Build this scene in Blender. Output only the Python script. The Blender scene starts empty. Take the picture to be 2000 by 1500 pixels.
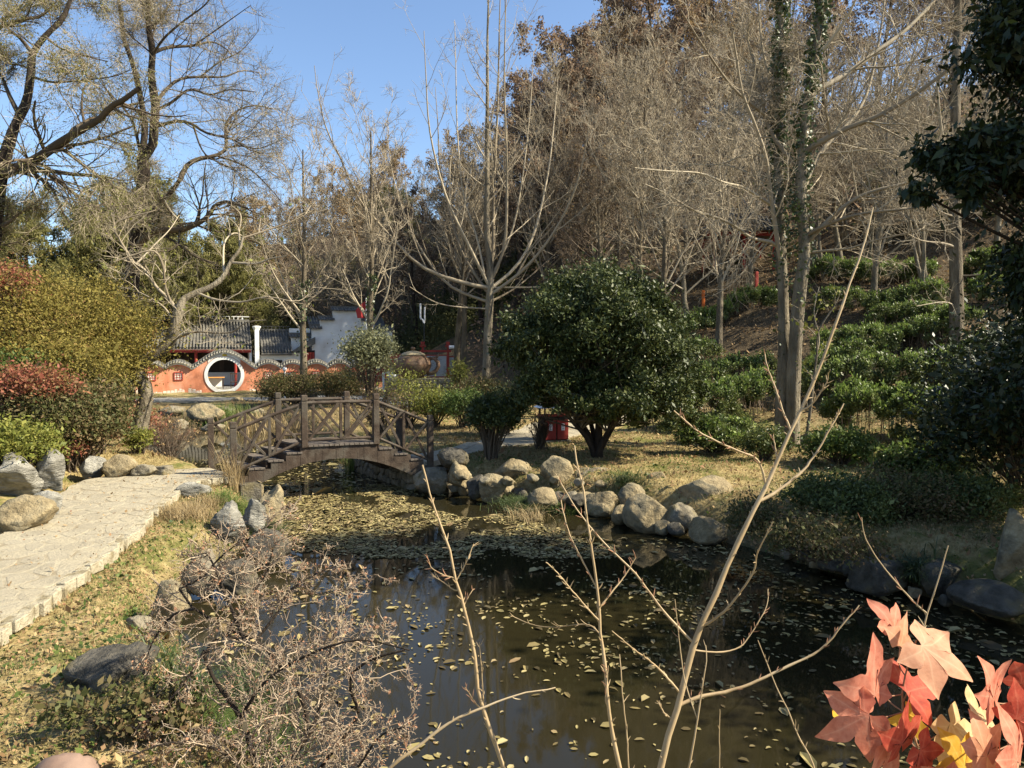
import bpy, math, random
import numpy as np
from mathutils import Vector, noise

# ------------------------------------------------------------------ camera, world, sun, exposure
SC = bpy.context.scene
F, CZ, PITCH = 1420.0, 2.5, math.atan(62 / 1420.0)
cam_data = bpy.data.cameras.new('camera')
cam_data.sensor_width = 36
cam_data.lens = F / 2000 * 36
cam_data.clip_start = 0.05
cam_data.clip_end = 2000
cam = bpy.data.objects.new('camera', cam_data)
SC.collection.objects.link(cam)
cam.location = (0, 0, CZ)
cam.rotation_euler = (math.pi / 2 - PITCH, 0, 0)
SC.camera = cam

SUN_AZ, SUN_EL = math.radians(97), math.radians(41)
world = bpy.data.worlds.new('World')
SC.world = world
world.use_nodes = True
nt = world.node_tree
sky = nt.nodes.new('ShaderNodeTexSky')
sky.sky_type = 'NISHITA'
sky.sun_disc = False
sky.sun_elevation = SUN_EL
sky.sun_rotation = SUN_AZ
sky.altitude = 50
sky.air_density = 1.0
sky.dust_density = 0.6
sky.ozone_density = 3.0
nt.links.new(sky.outputs[0], nt.nodes['Background'].inputs[0])
nt.nodes['Background'].inputs[1].default_value = 0.085
sd = bpy.data.lights.new('sun', 'SUN')
sd.energy = 5.0
sd.angle = math.radians(0.53)
sd.color = (1.0, 0.91, 0.72)
sun = bpy.data.objects.new('sun', sd)
SC.collection.objects.link(sun)
S = Vector((math.sin(SUN_AZ) * math.cos(SUN_EL), math.cos(SUN_AZ) * math.cos(SUN_EL), math.sin(SUN_EL)))
sun.rotation_euler = S.to_track_quat('Z', 'Y').to_euler()
SC.view_settings.view_transform = 'Standard'
SC.view_settings.look = 'None'
SC.view_settings.gamma = 1
SC.view_settings.use_curve_mapping = False
SC.view_settings.exposure = 1.45
SC.render.engine = 'CYCLES'
SC.cycles.max_bounces = 7
SC.cycles.diffuse_bounces = 3
SC.cycles.glossy_bounces = 3
SC.cycles.transparent_max_bounces = 4
SC.cycles.use_denoising = True

# ------------------------------------------------------------------ helpers
ORG = {}
RNG = np.random.default_rng(11)
random.seed(5)


def at(u, v, Y):
    """point seen at photo pixel (u, v) that stands Y metres away"""
    x = (u - 1000) / F
    w = -(v - 750) / F
    dy = math.cos(PITCH) + w * math.sin(PITCH)
    dz = -math.sin(PITCH) + w * math.cos(PITCH)
    k = Y / dy
    return np.array((x * k, Y, CZ + dz * k))


def gp(u, v, z):
    x = (u - 1000) / F
    w = -(v - 750) / F
    dy = math.cos(PITCH) + w * math.sin(PITCH)
    dz = -math.sin(PITCH) + w * math.cos(PITCH)
    k = (z - CZ) / dz
    return np.array((x * k, dy * k, z))


def unit(v):
    return v / np.maximum(np.linalg.norm(v, axis=-1, keepdims=True), 1e-9)


def ss(a, b, x):
    t = np.clip((x - a) / (b - a), 0, 1)
    return t * t * (3 - 2 * t)


def link(o, parent=None):
    SC.collection.objects.link(o)
    if parent is not None:
        o.parent = parent


def thing(name, label, cat, loc=(0, 0, 0), group=None):
    o = bpy.data.objects.new(name, None)
    link(o)
    o.location = loc
    o.empty_display_size = 0.2
    ORG[o] = np.array(loc, float)
    tag(o, label, cat, group)
    return o


def tag(o, label=None, cat=None, group=None, kind=None):
    if label: o['label'] = label
    if cat: o['category'] = cat
    if group: o['group'] = group
    if kind: o['kind'] = kind
    return o


def npmesh(name, V, Fc, mat=None, parent=None, smooth=False, attr=None, loc=None, mats=None, midx=None):
    """V (n,3) in world coordinates, Fc (m,3|4) or list of those arrays, or list of index tuples"""
    V = np.asarray(V, np.float32).reshape(-1, 3)
    org = np.zeros(3)
    if parent is not None:
        org = ORG.get(parent, org)
    if loc is not None and parent is None:
        org = np.array(loc, float)
    me = bpy.data.meshes.new(name)
    if isinstance(Fc, np.ndarray): Fc = [Fc]
    if len(Fc) and isinstance(Fc[0], np.ndarray):
        Fc = [f for f in Fc if len(f)]
        tot = np.concatenate([np.full(len(f), f.shape[1], np.int32) for f in Fc])
        idx = np.concatenate([f.reshape(-1) for f in Fc]).astype(np.int32)
    else:
        tot = np.array([len(f) for f in Fc], np.int32)
        idx = np.array([i for f in Fc for i in f], np.int32)
    me.vertices.add(len(V))
    me.vertices.foreach_set('co', (V - org).astype(np.float32).ravel())
    me.loops.add(len(idx))
    me.loops.foreach_set('vertex_index', idx)
    me.polygons.add(len(tot))
    st = np.concatenate([[0], np.cumsum(tot)[:-1]]).astype(np.int32)
    me.polygons.foreach_set('loop_start', st)
    me.polygons.foreach_set('loop_total', tot)
    me.polygons.foreach_set('use_smooth', np.full(len(tot), bool(smooth)))
    if midx is not None:
        me.polygons.foreach_set('material_index', np.asarray(midx, np.int32))
    me.update(calc_edges=True)
    if attr:
        for k, a in attr.items():
            at_ = me.attributes.new(k, 'FLOAT', 'POINT')
            at_.data.foreach_set('value', np.asarray(a, np.float32))
    for m in (mats or [mat]):
        if m: me.materials.append(m)
    o = bpy.data.objects.new(name, me)
    link(o, parent)
    if parent is None:
        o.location = org
        ORG[o] = org
    else:
        ORG[o] = org
    return o


class MB:
    """collects boxes, beams and tubes into one mesh"""
    def __init__(s): s.v, s.f = [], []

    def add(s, V, Fl):
        n = len(s.v)
        s.v += [tuple(p) for p in V]
        s.f += [tuple(i + n for i in f) for f in Fl]
        return s

    def hexa(s, P):
        return s.add(P, [(0, 3, 2, 1), (4, 5, 6, 7), (0, 1, 5, 4), (1, 2, 6, 5), (2, 3, 7, 6), (3, 0, 4, 7)])

    def box(s, c, size, ax=(1, 0), bev=0.0):
        """centre c, size (x,y,z); ax = direction of local x in plan"""
        a = np.array((ax[0], ax[1], 0.)); a = a / np.linalg.norm(a)
        b = np.array((-a[1], a[0], 0.)); z = np.array((0, 0, 1.))
        c = np.array(c, float); hx, hy, hz = [q / 2 for q in size]
        if bev <= 0:
            P = [c + a * x + b * y + z * w for w in (-hz, hz) for x, y in ((-hx, -hy), (hx, -hy), (hx, hy), (-hx, hy))]
            return s.hexa(P)
        k = bev
        rings = []
        for w, e in ((-hz, k), (-hz + k, 0), (hz - k, 0), (hz, k)):
            X, Y = hx - e, hy - e
            q = min(k, hx * .5, hy * .5) if e == 0 else 0
            pts = [(-X + q, -Y), (X - q, -Y), (X, -Y + q), (X, Y - q), (X - q, Y), (-X + q, Y), (-X, Y - q), (-X, -Y + q)] if q else \
                  [(-X, -Y), (X, -Y), (X, -Y), (X, Y), (X, Y), (-X, Y), (-X, Y), (-X, -Y)]
            rings.append([c + a * x + b * y + z * w for x, y in pts])
        V = [p for r in rings for p in r]
        Fl = [tuple(range(7, -1, -1)), tuple(range(24, 32))]
        for r in range(3):
            for i in range(8):
                j = (i + 1) % 8
                Fl.append((r * 8 + i, r * 8 + j, r * 8 + 8 + j, r * 8 + 8 + i))
        return s.add(V, Fl)

    def beam(s, p0, p1, w, h, up=(0, 0, 1), bev=0.006):
        p0 = np.array(p0, float); p1 = np.array(p1, float)
        d = unit(p1 - p0); up = np.array(up, float)
        if abs(d @ up) > .98: up = np.array((1., 0, 0))
        a = unit(np.cross(d, up)); b = np.cross(a, d)
        X, Y, k = w / 2, h / 2, min(bev, w * .3, h * .3)
        pts = [(-X + k, -Y), (X - k, -Y), (X, -Y + k), (X, Y - k), (X - k, Y), (-X + k, Y), (-X, Y - k), (-X, -Y + k)]
        V = [p + a * x + b * y for p in (p0, p1) for x, y in pts]
        Fl = [tuple(range(7, -1, -1)), tuple(range(8, 16))] + [(i, (i + 1) % 8, 8 + (i + 1) % 8, 8 + i) for i in range(8)]
        return s.add(V, Fl)

    def tube(s, pts, rad, k=8, cap=True):
        pts = np.array(pts, float)[None]; r = np.array(rad, float)
        r = (np.full(pts.shape[1], float(rad)) if r.ndim == 0 else r)[None]
        V, Q = tube_arrays(pts, r, k)
        Fl = [tuple(q) for q in Q]
        if cap:
            n = pts.shape[1]
            Fl += [tuple(range(k - 1, -1, -1)), tuple(range((n - 1) * k, n * k))]
        return s.add(V, Fl)

    def lathe(s, prof, c, k=24, sx=1, sy=1):
        n = len(prof); V = []
        for r, z in prof:
            for i in range(k):
                a = 2 * math.pi * i / k
                V.append((c[0] + r * math.cos(a) * sx, c[1] + r * math.sin(a) * sy, c[2] + z))
        Fl = [(r * k + i, r * k + (i + 1) % k, (r + 1) * k + (i + 1) % k, (r + 1) * k + i) for r in range(n - 1) for i in range(k)]
        Fl += [tuple(range(k - 1, -1, -1)), tuple(range((n - 1) * k, n * k))]
        return s.add(V, Fl)

    def build(s, name, mat, parent=None, smooth=False, loc=None):
        o = npmesh(name, s.v, s.f, mat, parent, smooth, loc=loc)
        if smooth == 'auto':
            pass
        return o


def tube_arrays(pts, rad, k, tip=True):
    """pts (N,P,3), rad (N,P) -> V, quads"""
    N, P, _ = pts.shape
    tan = np.empty_like(pts)
    tan[:, 1:-1] = pts[:, 2:] - pts[:, :-2]
    tan[:, 0] = pts[:, 1] - pts[:, 0]
    tan[:, -1] = pts[:, -1] - pts[:, -2]
    tan = unit(tan)
    mean = unit(pts[:, -1] - pts[:, 0])
    ref = np.where(np.abs(mean[:, 2:3]) < .8, np.array([[0, 0, 1.]]), np.array([[1., 0.13, 0]]))
    a = unit(np.cross(tan, ref[:, None, :])); b = np.cross(tan, a)
    th = np.arange(k) * 2 * np.pi / k
    ring = a[:, :, None] * np.cos(th)[None, None, :, None] + b[:, :, None] * np.sin(th)[None, None, :, None]
    V = pts[:, :, None] + ring * rad[:, :, None, None]
    base = (np.arange(N) * P * k)[:, None, None] + (np.arange(P - 1) * k)[None, :, None]
    i = np.arange(k)[None, None, :]; j = (i + 1) % k
    Q = np.stack([base + i, base + j, base + k + j, base + k + i], -1).reshape(-1, 4)
    return V.reshape(-1, 3), Q


def join(parts):
    V, Q, n = [], {}, 0
    for v, q in parts:
        V.append(v); Q.setdefault(q.shape[1], []).append(q + n); n += len(v)
    return np.concatenate(V), [np.concatenate(q) for q in Q.values()]


# ------------------------------------------------------------------ materials
def M(name, cols, scale=4.0, rough=.85, bump=0.0, bscale=None, island=0.0, trans=0.0, spec=.25, stretch=(1, 1, 1), detail=5,
      metal=0.0, blotch=None, bscale2=1.2, coat=0, wave=None, vec='Object'):
    m = bpy.data.materials.new(name)
    m.use_nodes = True
    n, l = m.node_tree.nodes, m.node_tree.links
    n.clear()
    out = n.new('ShaderNodeOutputMaterial')
    p = n.new('ShaderNodeBsdfPrincipled')
    p.inputs['Roughness'].default_value = rough
    p.inputs['Metallic'].default_value = metal
    p.inputs['Specular IOR Level'].default_value = spec
    if coat: p.inputs['Coat Weight'].default_value = coat
    tc = n.new('ShaderNodeTexCoord')
    mp = n.new('ShaderNodeMapping')
    mp.inputs['Scale'].default_value = stretch
    l.new(tc.outputs[vec], mp.inputs[0])
    nz = n.new('ShaderNodeTexNoise')
    nz.inputs['Scale'].default_value = scale
    nz.inputs['Detail'].default_value = detail
    nz.inputs['Roughness'].default_value = .62
    l.new(mp.outputs[0], nz.inputs['Vector'])
    fac = nz.outputs['Fac']
    if island > 0:
        g = n.new('ShaderNodeNewGeometry')
        mx = n.new('ShaderNodeMix')
        mx.data_type = 'FLOAT'
        mx.inputs[0].default_value = island
        st = n.new('ShaderNodeMapRange')
        st.inputs[1].default_value = .3; st.inputs[2].default_value = .7
        l.new(fac, st.inputs[0])
        l.new(st.outputs[0], mx.inputs[2])
        l.new(g.outputs['Random Per Island'], mx.inputs[3])
        fac = mx.outputs[0]
        lo, hi = 0.05, .95
    else:
        lo, hi = .3, .7
    rp = n.new('ShaderNodeValToRGB')
    while len(rp.color_ramp.elements) < len(cols):
        rp.color_ramp.elements.new(.5)
    for i, c in enumerate(cols):
        e = rp.color_ramp.elements[i]
        e.position = lo + (hi - lo) * i / max(1, len(cols) - 1)
        e.color = (*c, 1)
    l.new(fac, rp.inputs[0])
    col = rp.outputs[0]
    if blotch:
        n2 = n.new('ShaderNodeTexNoise')
        n2.inputs['Scale'].default_value = bscale2
        n2.inputs['Detail'].default_value = 6
        l.new(tc.outputs[vec], n2.inputs['Vector'])
        mr = n.new('ShaderNodeMapRange')
        mr.inputs[1].default_value = .48; mr.inputs[2].default_value = .62
        l.new(n2.outputs['Fac'], mr.inputs[0])
        mc = n.new('ShaderNodeMix')
        mc.data_type = 'RGBA'
        mc.inputs[7].default_value = (*blotch, 1)
        l.new(mr.outputs[0], mc.inputs[0])
        l.new(col, mc.inputs[6])
        col = mc.outputs[2]
    l.new(col, p.inputs['Base Color'])
    if bump:
        nb = n.new('ShaderNodeTexNoise')
        nb.inputs['Scale'].default_value = bscale or scale * 5
        nb.inputs['Detail'].default_value = 6
        nb.inputs['Roughness'].default_value = .65
        l.new(mp.outputs[0], nb.inputs['Vector'])
        bp = n.new('ShaderNodeBump')
        bp.inputs['Strength'].default_value = min(1, bump * 4)
        bp.inputs['Distance'].default_value = bump * .5
        l.new(nb.outputs['Fac'], bp.inputs['Height'])
        l.new(bp.outputs[0], p.inputs['Normal'])
    sh = p.outputs[0]
    if trans:
        t = n.new('ShaderNodeBsdfTranslucent')
        l.new(col, t.inputs[0])
        ms = n.new('ShaderNodeMixShader')
        ms.inputs[0].default_value = trans
        l.new(sh, ms.inputs[1]); l.new(t.outputs[0], ms.inputs[2])
        sh = ms.outputs[0]
    l.new(sh, out.inputs[0])
    m['_col'] = 1
    return m


MAT = {}
MAT['wood'] = M('bridge_timber', [(.024, .016, .011), (.052, .036, .025), (.095, .069, .049)], 6, .75, .08, 40, blotch=(.075, .062, .047), bscale2=3, island=.3, detail=8)
MAT['wood_dark'] = M('dark_timber', [(.03, .02, .014), (.07, .045, .03)], 6, .75, .04, 40, island=.4)
MAT['deck'] = M('deck_boards', [(.06, .05, .04), (.115, .095, .078), (.17, .145, .12)], 7, .8, .08, 50, island=.5, detail=8)
MAT['rock_grey'] = M('grey_rock', [(.085, .072, .05), (.18, .155, .11), (.27, .235, .17), (.38, .335, .25)], 3.2, .92, .2, 11, blotch=(.14, .115, .06), bscale2=3.4, detail=9)
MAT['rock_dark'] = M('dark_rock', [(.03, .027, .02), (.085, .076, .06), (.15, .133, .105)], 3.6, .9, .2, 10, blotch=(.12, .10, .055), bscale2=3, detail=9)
MAT['rock_tan'] = M('tan_rock', [(.13, .10, .055), (.27, .215, .125), (.40, .335, .215)], 3.2, .92, .2, 11, blotch=(.12, .105, .07), bscale2=3.4, detail=9)
MAT['rock_pale'] = M('pale_rock', [(.12, .112, .095), (.27, .255, .215), (.42, .395, .335)], 2.6, .92, .24, 8, stretch=(1, 1, 3), blotch=(.16, .15, .12), bscale2=4, detail=9)
MAT['mortar'] = M('path_mortar', [(.26, .225, .155), (.37, .325, .235)], 8, .9, .12, 40, blotch=(.23, .19, .125), bscale2=1.8, detail=8)
MAT['flag'] = M('flagstone', [(.14, .12, .085), (.24, .208, .148), (.31, .272, .198), (.38, .335, .25)], 1.5, .9, .14, 22, island=.6, blotch=(.33, .285, .20), bscale2=2.6, detail=9)
MAT['kerb'] = M('edge_stone', [(.21, .18, .12), (.34, .30, .215), (.45, .40, .30)], 5, .88, .16, 16, island=.5, detail=8, blotch=(.20, .165, .10), bscale2=5)
MAT['orange'] = M('orange_plaster', [(.40, .15, .08), (.54, .21, .115), (.62, .27, .16)], 2.2, .9, .05, 12, blotch=(.55, .27, .18), bscale2=.8, stretch=(1, 1, .5), detail=9)
MAT['white'] = M('white_plaster', [(.66, .66, .63), (.78, .78, .75)], 1.2, .9, .02, 20, blotch=(.62, .60, .56), bscale2=.7)
MAT['flake'] = M('flaking_plaster', [(.55, .45, .36), (.68, .62, .54)], 4, .9, .05, 20)
MAT['tile'] = M('roof_tile', [(.055, .053, .048), (.115, .108, .095), (.16, .15, .125)], 3, .8, .04, 25, island=.5)
MAT['tile_end'] = M('tile_end_face', [(.30, .28, .22), (.46, .43, .36)], 8, .85, island=.8)
MAT['red'] = M('red_paint', [(.24, .03, .022), (.34, .05, .036)], 3, .65, .01, 30)
MAT['red_sign'] = M('red_sign_face', [(.36, .03, .03), (.42, .04, .04)], 2, .5)
MAT['white_paint'] = M('white_paint', [(.72, .72, .72), (.8, .8, .8)], 3, .5)
MAT['grey_panel'] = M('map_panel', [(.36, .37, .37), (.42, .43, .42)], 2, .45, spec=.4)
MAT['ink'] = M('ink_marks', [(.10, .10, .10), (.14, .14, .13)], 5, .7)
MAT['dark'] = M('dark_recess', [(.02, .015, .012), (.035, .027, .02)], 3, .8)  # near-black colour paints in the shade inside rooms, openings and slots
MAT['steel'] = M('painted_metal', [(.03, .035, .035), (.05, .055, .055)], 4, .5)
MAT['yellow'] = M('yellow_paint', [(.62, .44, .03), (.7, .5, .04)], 4, .5)
MAT['clay'] = M('purple_clay', [(.085, .045, .025), (.15, .085, .048), (.21, .13, .078)], 2, .6, .08, 40, blotch=(.15, .10, .06), bscale2=1.5, spec=.3)
MAT['clay_lid'] = M('dusty_lid', [(.28, .22, .13), (.36, .30, .19)], 3, .7, .03, 40)
MAT['orange_wood'] = M('orange_tabletop', [(.55, .24, .06), (.62, .29, .08)], 4, .5)
MAT['floor_in'] = M('courtyard_paving', [(.20, .19, .17), (.27, .26, .23)], 4, .85)
MAT['bark_dark'] = M('dark_bark', [(.014, .010, .007), (.034, .025, .018), (.06, .045, .033)], 8, .95, .2, 18, stretch=(1, 1, .3), detail=8)
MAT['bark_grey'] = M('grey_bark', [(.055, .043, .028), (.14, .112, .075), (.24, .20, .14)], 5, .95, .3, 14, stretch=(1, 1, .22), detail=9)
MAT['bark_pale'] = M('pale_bark', [(.09, .073, .05), (.20, .168, .118), (.32, .275, .20)], 4, .95, .3, 14, stretch=(1, 1, .25), detail=9)
MAT['twig'] = M('bare_twigs', [(.17, .135, .092), (.29, .24, .168), (.42, .355, .255)], 1.5, .9, island=.75)
MAT['twig_brown'] = M('brown_twigs', [(.08, .058, .04), (.15, .112, .08), (.25, .195, .14)], 1.5, .9, island=.7)
MAT['twig_dark'] = M('dark_twigs', [(.04, .03, .02), (.08, .06, .04), (.13, .10, .07)], 1.5, .9, island=.6)
MAT['thorn'] = M('thorny_twigs', [(.13, .09, .062), (.27, .205, .145), (.42, .34, .24)], 3, .85, island=.7)
MAT['bud'] = M('red_brown_buds', [(.20, .10, .055), (.32, .17, .10)], 3, .8, island=.8)
MAT['sapling'] = M('sapling_bark', [(.22, .15, .075), (.34, .245, .135), (.44, .34, .21)], 3, .6, .03, 60, stretch=(1, 1, .4), spec=.35)
MAT['ivy'] = M('ivy_leaves', [(.02, .035, .012), (.05, .075, .024), (.10, .125, .045)], 2, .45, island=.75, trans=.15, spec=.45)
MAT['osm'] = M('osmanthus_leaves', [(.014, .022, .006), (.03, .045, .012), (.065, .082, .022), (.12, .125, .04)], 1.0, .5, island=.75, trans=.15, spec=.28)
MAT['dark_leaf'] = M('dark_evergreen_leaves', [(.007, .013, .005), (.016, .027, .009), (.035, .05, .015)], 1.2, .45, island=.7, trans=.12, spec=.3)
MAT['tea'] = M('tea_leaves', [(.028, .042, .013), (.058, .080, .022), (.115, .135, .038), (.21, .225, .07)], .9, .45, island=.65, trans=.25, spec=.3)
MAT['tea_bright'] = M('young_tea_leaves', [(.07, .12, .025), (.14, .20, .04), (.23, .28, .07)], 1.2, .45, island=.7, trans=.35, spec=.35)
MAT['olive'] = M('olive_leaves', [(.10, .10, .03), (.18, .172, .055), (.27, .245, .09)], .5, .7, island=.6, trans=.45)
MAT['olive_dark'] = M('dark_olive_leaves', [(.05, .058, .022), (.10, .105, .038), (.16, .15, .06)], .5, .7, island=.6, trans=.35)
MAT['brownleaf'] = M('brown_oak_leaves', [(.13, .085, .055), (.22, .15, .10), (.32, .23, .155)], .5, .8, island=.7, trans=.4)
MAT['tanleaf'] = M('tan_leaves', [(.16, .10, .045), (.26, .175, .085), (.36, .26, .13)], .6, .8, island=.7, trans=.3)
MAT['goldshrub'] = M('golden_shrub_leaves', [(.085, .07, .018), (.16, .135, .03), (.24, .195, .045), (.20, .105, .045)], .9, .75, island=.6, trans=.35)
MAT['redshrub'] = M('red_nandina_leaves', [(.07, .06, .02), (.15, .065, .035), (.28, .085, .055), (.24, .15, .06), (.10, .11, .03)], 1.6, .6, island=.5, trans=.35)
MAT['mixshrub'] = M('bronze_nandina_leaves', [(.035, .045, .015), (.085, .09, .028), (.13, .10, .045), (.22, .13, .07)], 1.3, .65, island=.6, trans=.25)
MAT['greenshrub'] = M('green_shrub_leaves', [(.03, .06, .015), (.075, .11, .025), (.14, .165, .04)], 1.2, .55, island=.7, trans=.3)
MAT['limeshrub'] = M('lime_shrub_leaves', [(.09, .11, .02), (.17, .18, .035), (.27, .25, .06)], 1.4, .6, island=.7, trans=.35)
MAT['greyshrub'] = M('silvery_shrub_leaves', [(.09, .10, .05), (.16, .165, .085), (.24, .235, .13)], 1.2, .6, island=.7, trans=.3)
MAT['grass_green'] = M('green_grass', [(.04, .075, .015), (.09, .13, .028), (.16, .18, .05)], 1.5, .6, island=.7, trans=.3)
MAT['grass_dry'] = M('dry_grass', [(.16, .115, .045), (.27, .205, .09), (.38, .30, .15), (.15, .15, .04)], 1.1, .8, island=.6, trans=.3)
MAT['litter'] = M('fallen_leaves', [(.12, .07, .03), (.23, .15, .07), (.34, .24, .12), (.20, .09, .05)], 2, .8, island=.8, trans=.15)
MAT['floatleaf'] = M('floating_leaves', [(.05, .036, .016), (.12, .09, .036), (.22, .18, .07), (.30, .25, .12), (.17, .11, .055)], 2.2, .65, island=.8)
MAT['reed'] = M('reed_blades', [(.05, .10, .02), (.12, .18, .04), (.24, .23, .08)], 2, .6, island=.8, trans=.3)
MAT['lily'] = M('liriope_blades', [(.02, .035, .012), (.045, .07, .02), (.09, .11, .035)], 2, .5, island=.8, trans=.2, spec=.4)
MAT['dryreed'] = M('dry_grass_blades', [(.24, .17, .08), (.36, .27, .14), (.45, .36, .21)], 2, .8, island=.8, trans=.3)

# ------------------------------------------------------------------ terrain
WZ = -0.60
POND = np.array([(5.7, 7.6), (5.0, 9.1), (4.35, 9.96), (3.6, 11.4), (2.5, 12.3), (1.5, 14.0), (0, 14.8), (-1.4, 15.8), (-2.5, 16.8), (-4.0, 19), (-5.3, 21.5),
                 (-7.5, 26), (-9.5, 30.5), (-12, 33.5), (-16, 34), (-18.5, 31), (-16, 26), (-12.2, 22.2), (-9.2, 19.6), (-7.0, 17.4), (-5.6, 15.6), (-4.95, 14.8),
                 (-4.5, 13.3), (-4.0, 11.0), (-3.95, 9.8), (-3.75, 8.7), (-3.25, 7.7), (-2.5, 6.7), (-1.8, 5.5), (-1.0, 4.7), (1, 4.3), (4, 4.3), (7, 4.0), (10, 4.5),
                 (8.5, 6.0)], float)


def chaikin(P, n=2):
    for _ in range(n):
        Q = np.roll(P, -1, 0)
        P = np.stack([.75 * P + .25 * Q, .25 * P + .75 * Q], 1).reshape(-1, 2)
    return P


PS = chaikin(POND, 2)


def pond_sd(x, y):
    """signed distance to the pond outline, negative inside"""
    sh = np.shape(x)
    X = np.ravel(x).astype(float); Y = np.ravel(y).astype(float)
    d = np.full(X.shape, 1e9); ins = np.zeros(X.shape, bool)
    A = PS; B = np.roll(PS, -1, 0)
    for a, b in zip(A, B):
        e = b - a
        t = np.clip(((X - a[0]) * e[0] + (Y - a[1]) * e[1]) / (e @ e), 0, 1)
        d = np.minimum(d, (X - a[0] - t * e[0]) ** 2 + (Y - a[1] - t * e[1]) ** 2)
        c = ((a[1] > Y) != (b[1] > Y))
        with np.errstate(divide='ignore', invalid='ignore'):
            xi = (b[0] - a[0]) * (Y - a[1]) / (b[1] - a[1]) + a[0]
        ins ^= c & (X < xi)
    d = np.sqrt(d)
    return np.where(ins, -d, d).reshape(sh)


def wob(x, y, s, seed=0.0):
    return (np.sin(x * s + 1.3 + seed) * np.cos(y * s * 1.13 + 2.1 * seed + .4) + .5 * np.sin(x * s * 2.3 + y * s * 1.7 + seed)
            + .35 * np.cos(y * s * 3.1 - x * s * 2.7 + seed * 3))


def hill_t(x, y):
    return .6 * x + .8 * y - 23 - 10 * (1 - ss(-3, 5, x)) - 13 * (1 - ss(-16, -4, x))


def h(x, y):
    x = np.asarray(x, float); y = np.asarray(y, float)
    t = hill_t(x, y)
    z = .38 * np.where(t > 8, t, np.logaddexp(0, np.clip(t, -30, 9) * 1.2) / 1.2) + .22 * np.maximum(t - 20, 0)
    z = 42 * np.tanh(z / 42)
    st = 1.15
    fr = z / st - np.floor(z / st)
    ter = st * (np.floor(z / st) + ss(.35, .95, fr))
    w = ss(1, 4, t) * ss(0, 7, x) * (1 - ss(12, 20, t))
    z = z * (1 - w) + ter * w
    z = z + .05 * wob(x, y, .9) + .03 * wob(x, y, 2.7, 2.) + ss(6, 20, t) * .5 * wob(x, y, .22, 5.)
    flat_left = ss(-3.6, -4.6, x) * (1 - ss(16, 18, y)) * ss(-9.5, -8.5, x)
    z = z * (1 - flat_left) + (-.12) * flat_left
    # photographer's bank
    z = z + .85 * ss(3.9, 1.0, y) * ss(-3.4, -1.8, x)
    # gentle mound left of the path
    z = z + .45 * ss(-8.4, -11, x) * ss(20, 15, y)
    sd = pond_sd(x, y)
    wid = 1.0 + .25 * wob(x, y, .7, 9.)
    lip = ss(0, 1, np.clip(sd / np.maximum(wid, .5), 0, 1))
    zb = WZ - .12 + (z + .12 - WZ) * lip
    zi = WZ - .12 - .9 * ss(0, 1.5, -sd)
    return np.where(sd > 0, zb, zi)


def hh(x, y):
    return float(h(np.array([x]), np.array([y]))[0])


def warp(a, b, n, c, k):
    """n samples from a to b, denser near c"""
    s = np.linspace(-1, 1, n)
    w = np.sinh(s * k) / math.sinh(k)
    return np.where(w < 0, c + (c - a) * w, c + (b - c) * w)


gx = warp(-170, 190, 330, -1, 3.4)
gy = warp(-30, 260, 330, 11, 3.6)
GX, GY = np.meshgrid(gx, gy)
GZ = h(GX, GY)
SDG = pond_sd(GX, GY)
TT = hill_t(GX, GY)
V = np.stack([GX, GY, GZ], -1).reshape(-1, 3)
nx, ny = len(gx), len(gy)
I = (np.arange(ny - 1)[:, None] * nx + np.arange(nx - 1)[None]).ravel()
Q = np.stack([I, I + 1, I + nx + 1, I + nx], -1)
mud = np.clip(1 - SDG / .8, 0, 1)
litter = ss(-2, 4, TT) + ss(14, 30, GX) + .8 * ss(-.2, .5, wob(GX, GY, .5, 4.)) * ss(16, 24, GY) * ss(2, -3, GX) * .8
ground_m = bpy.data.materials.new('ground_cover')


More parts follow.
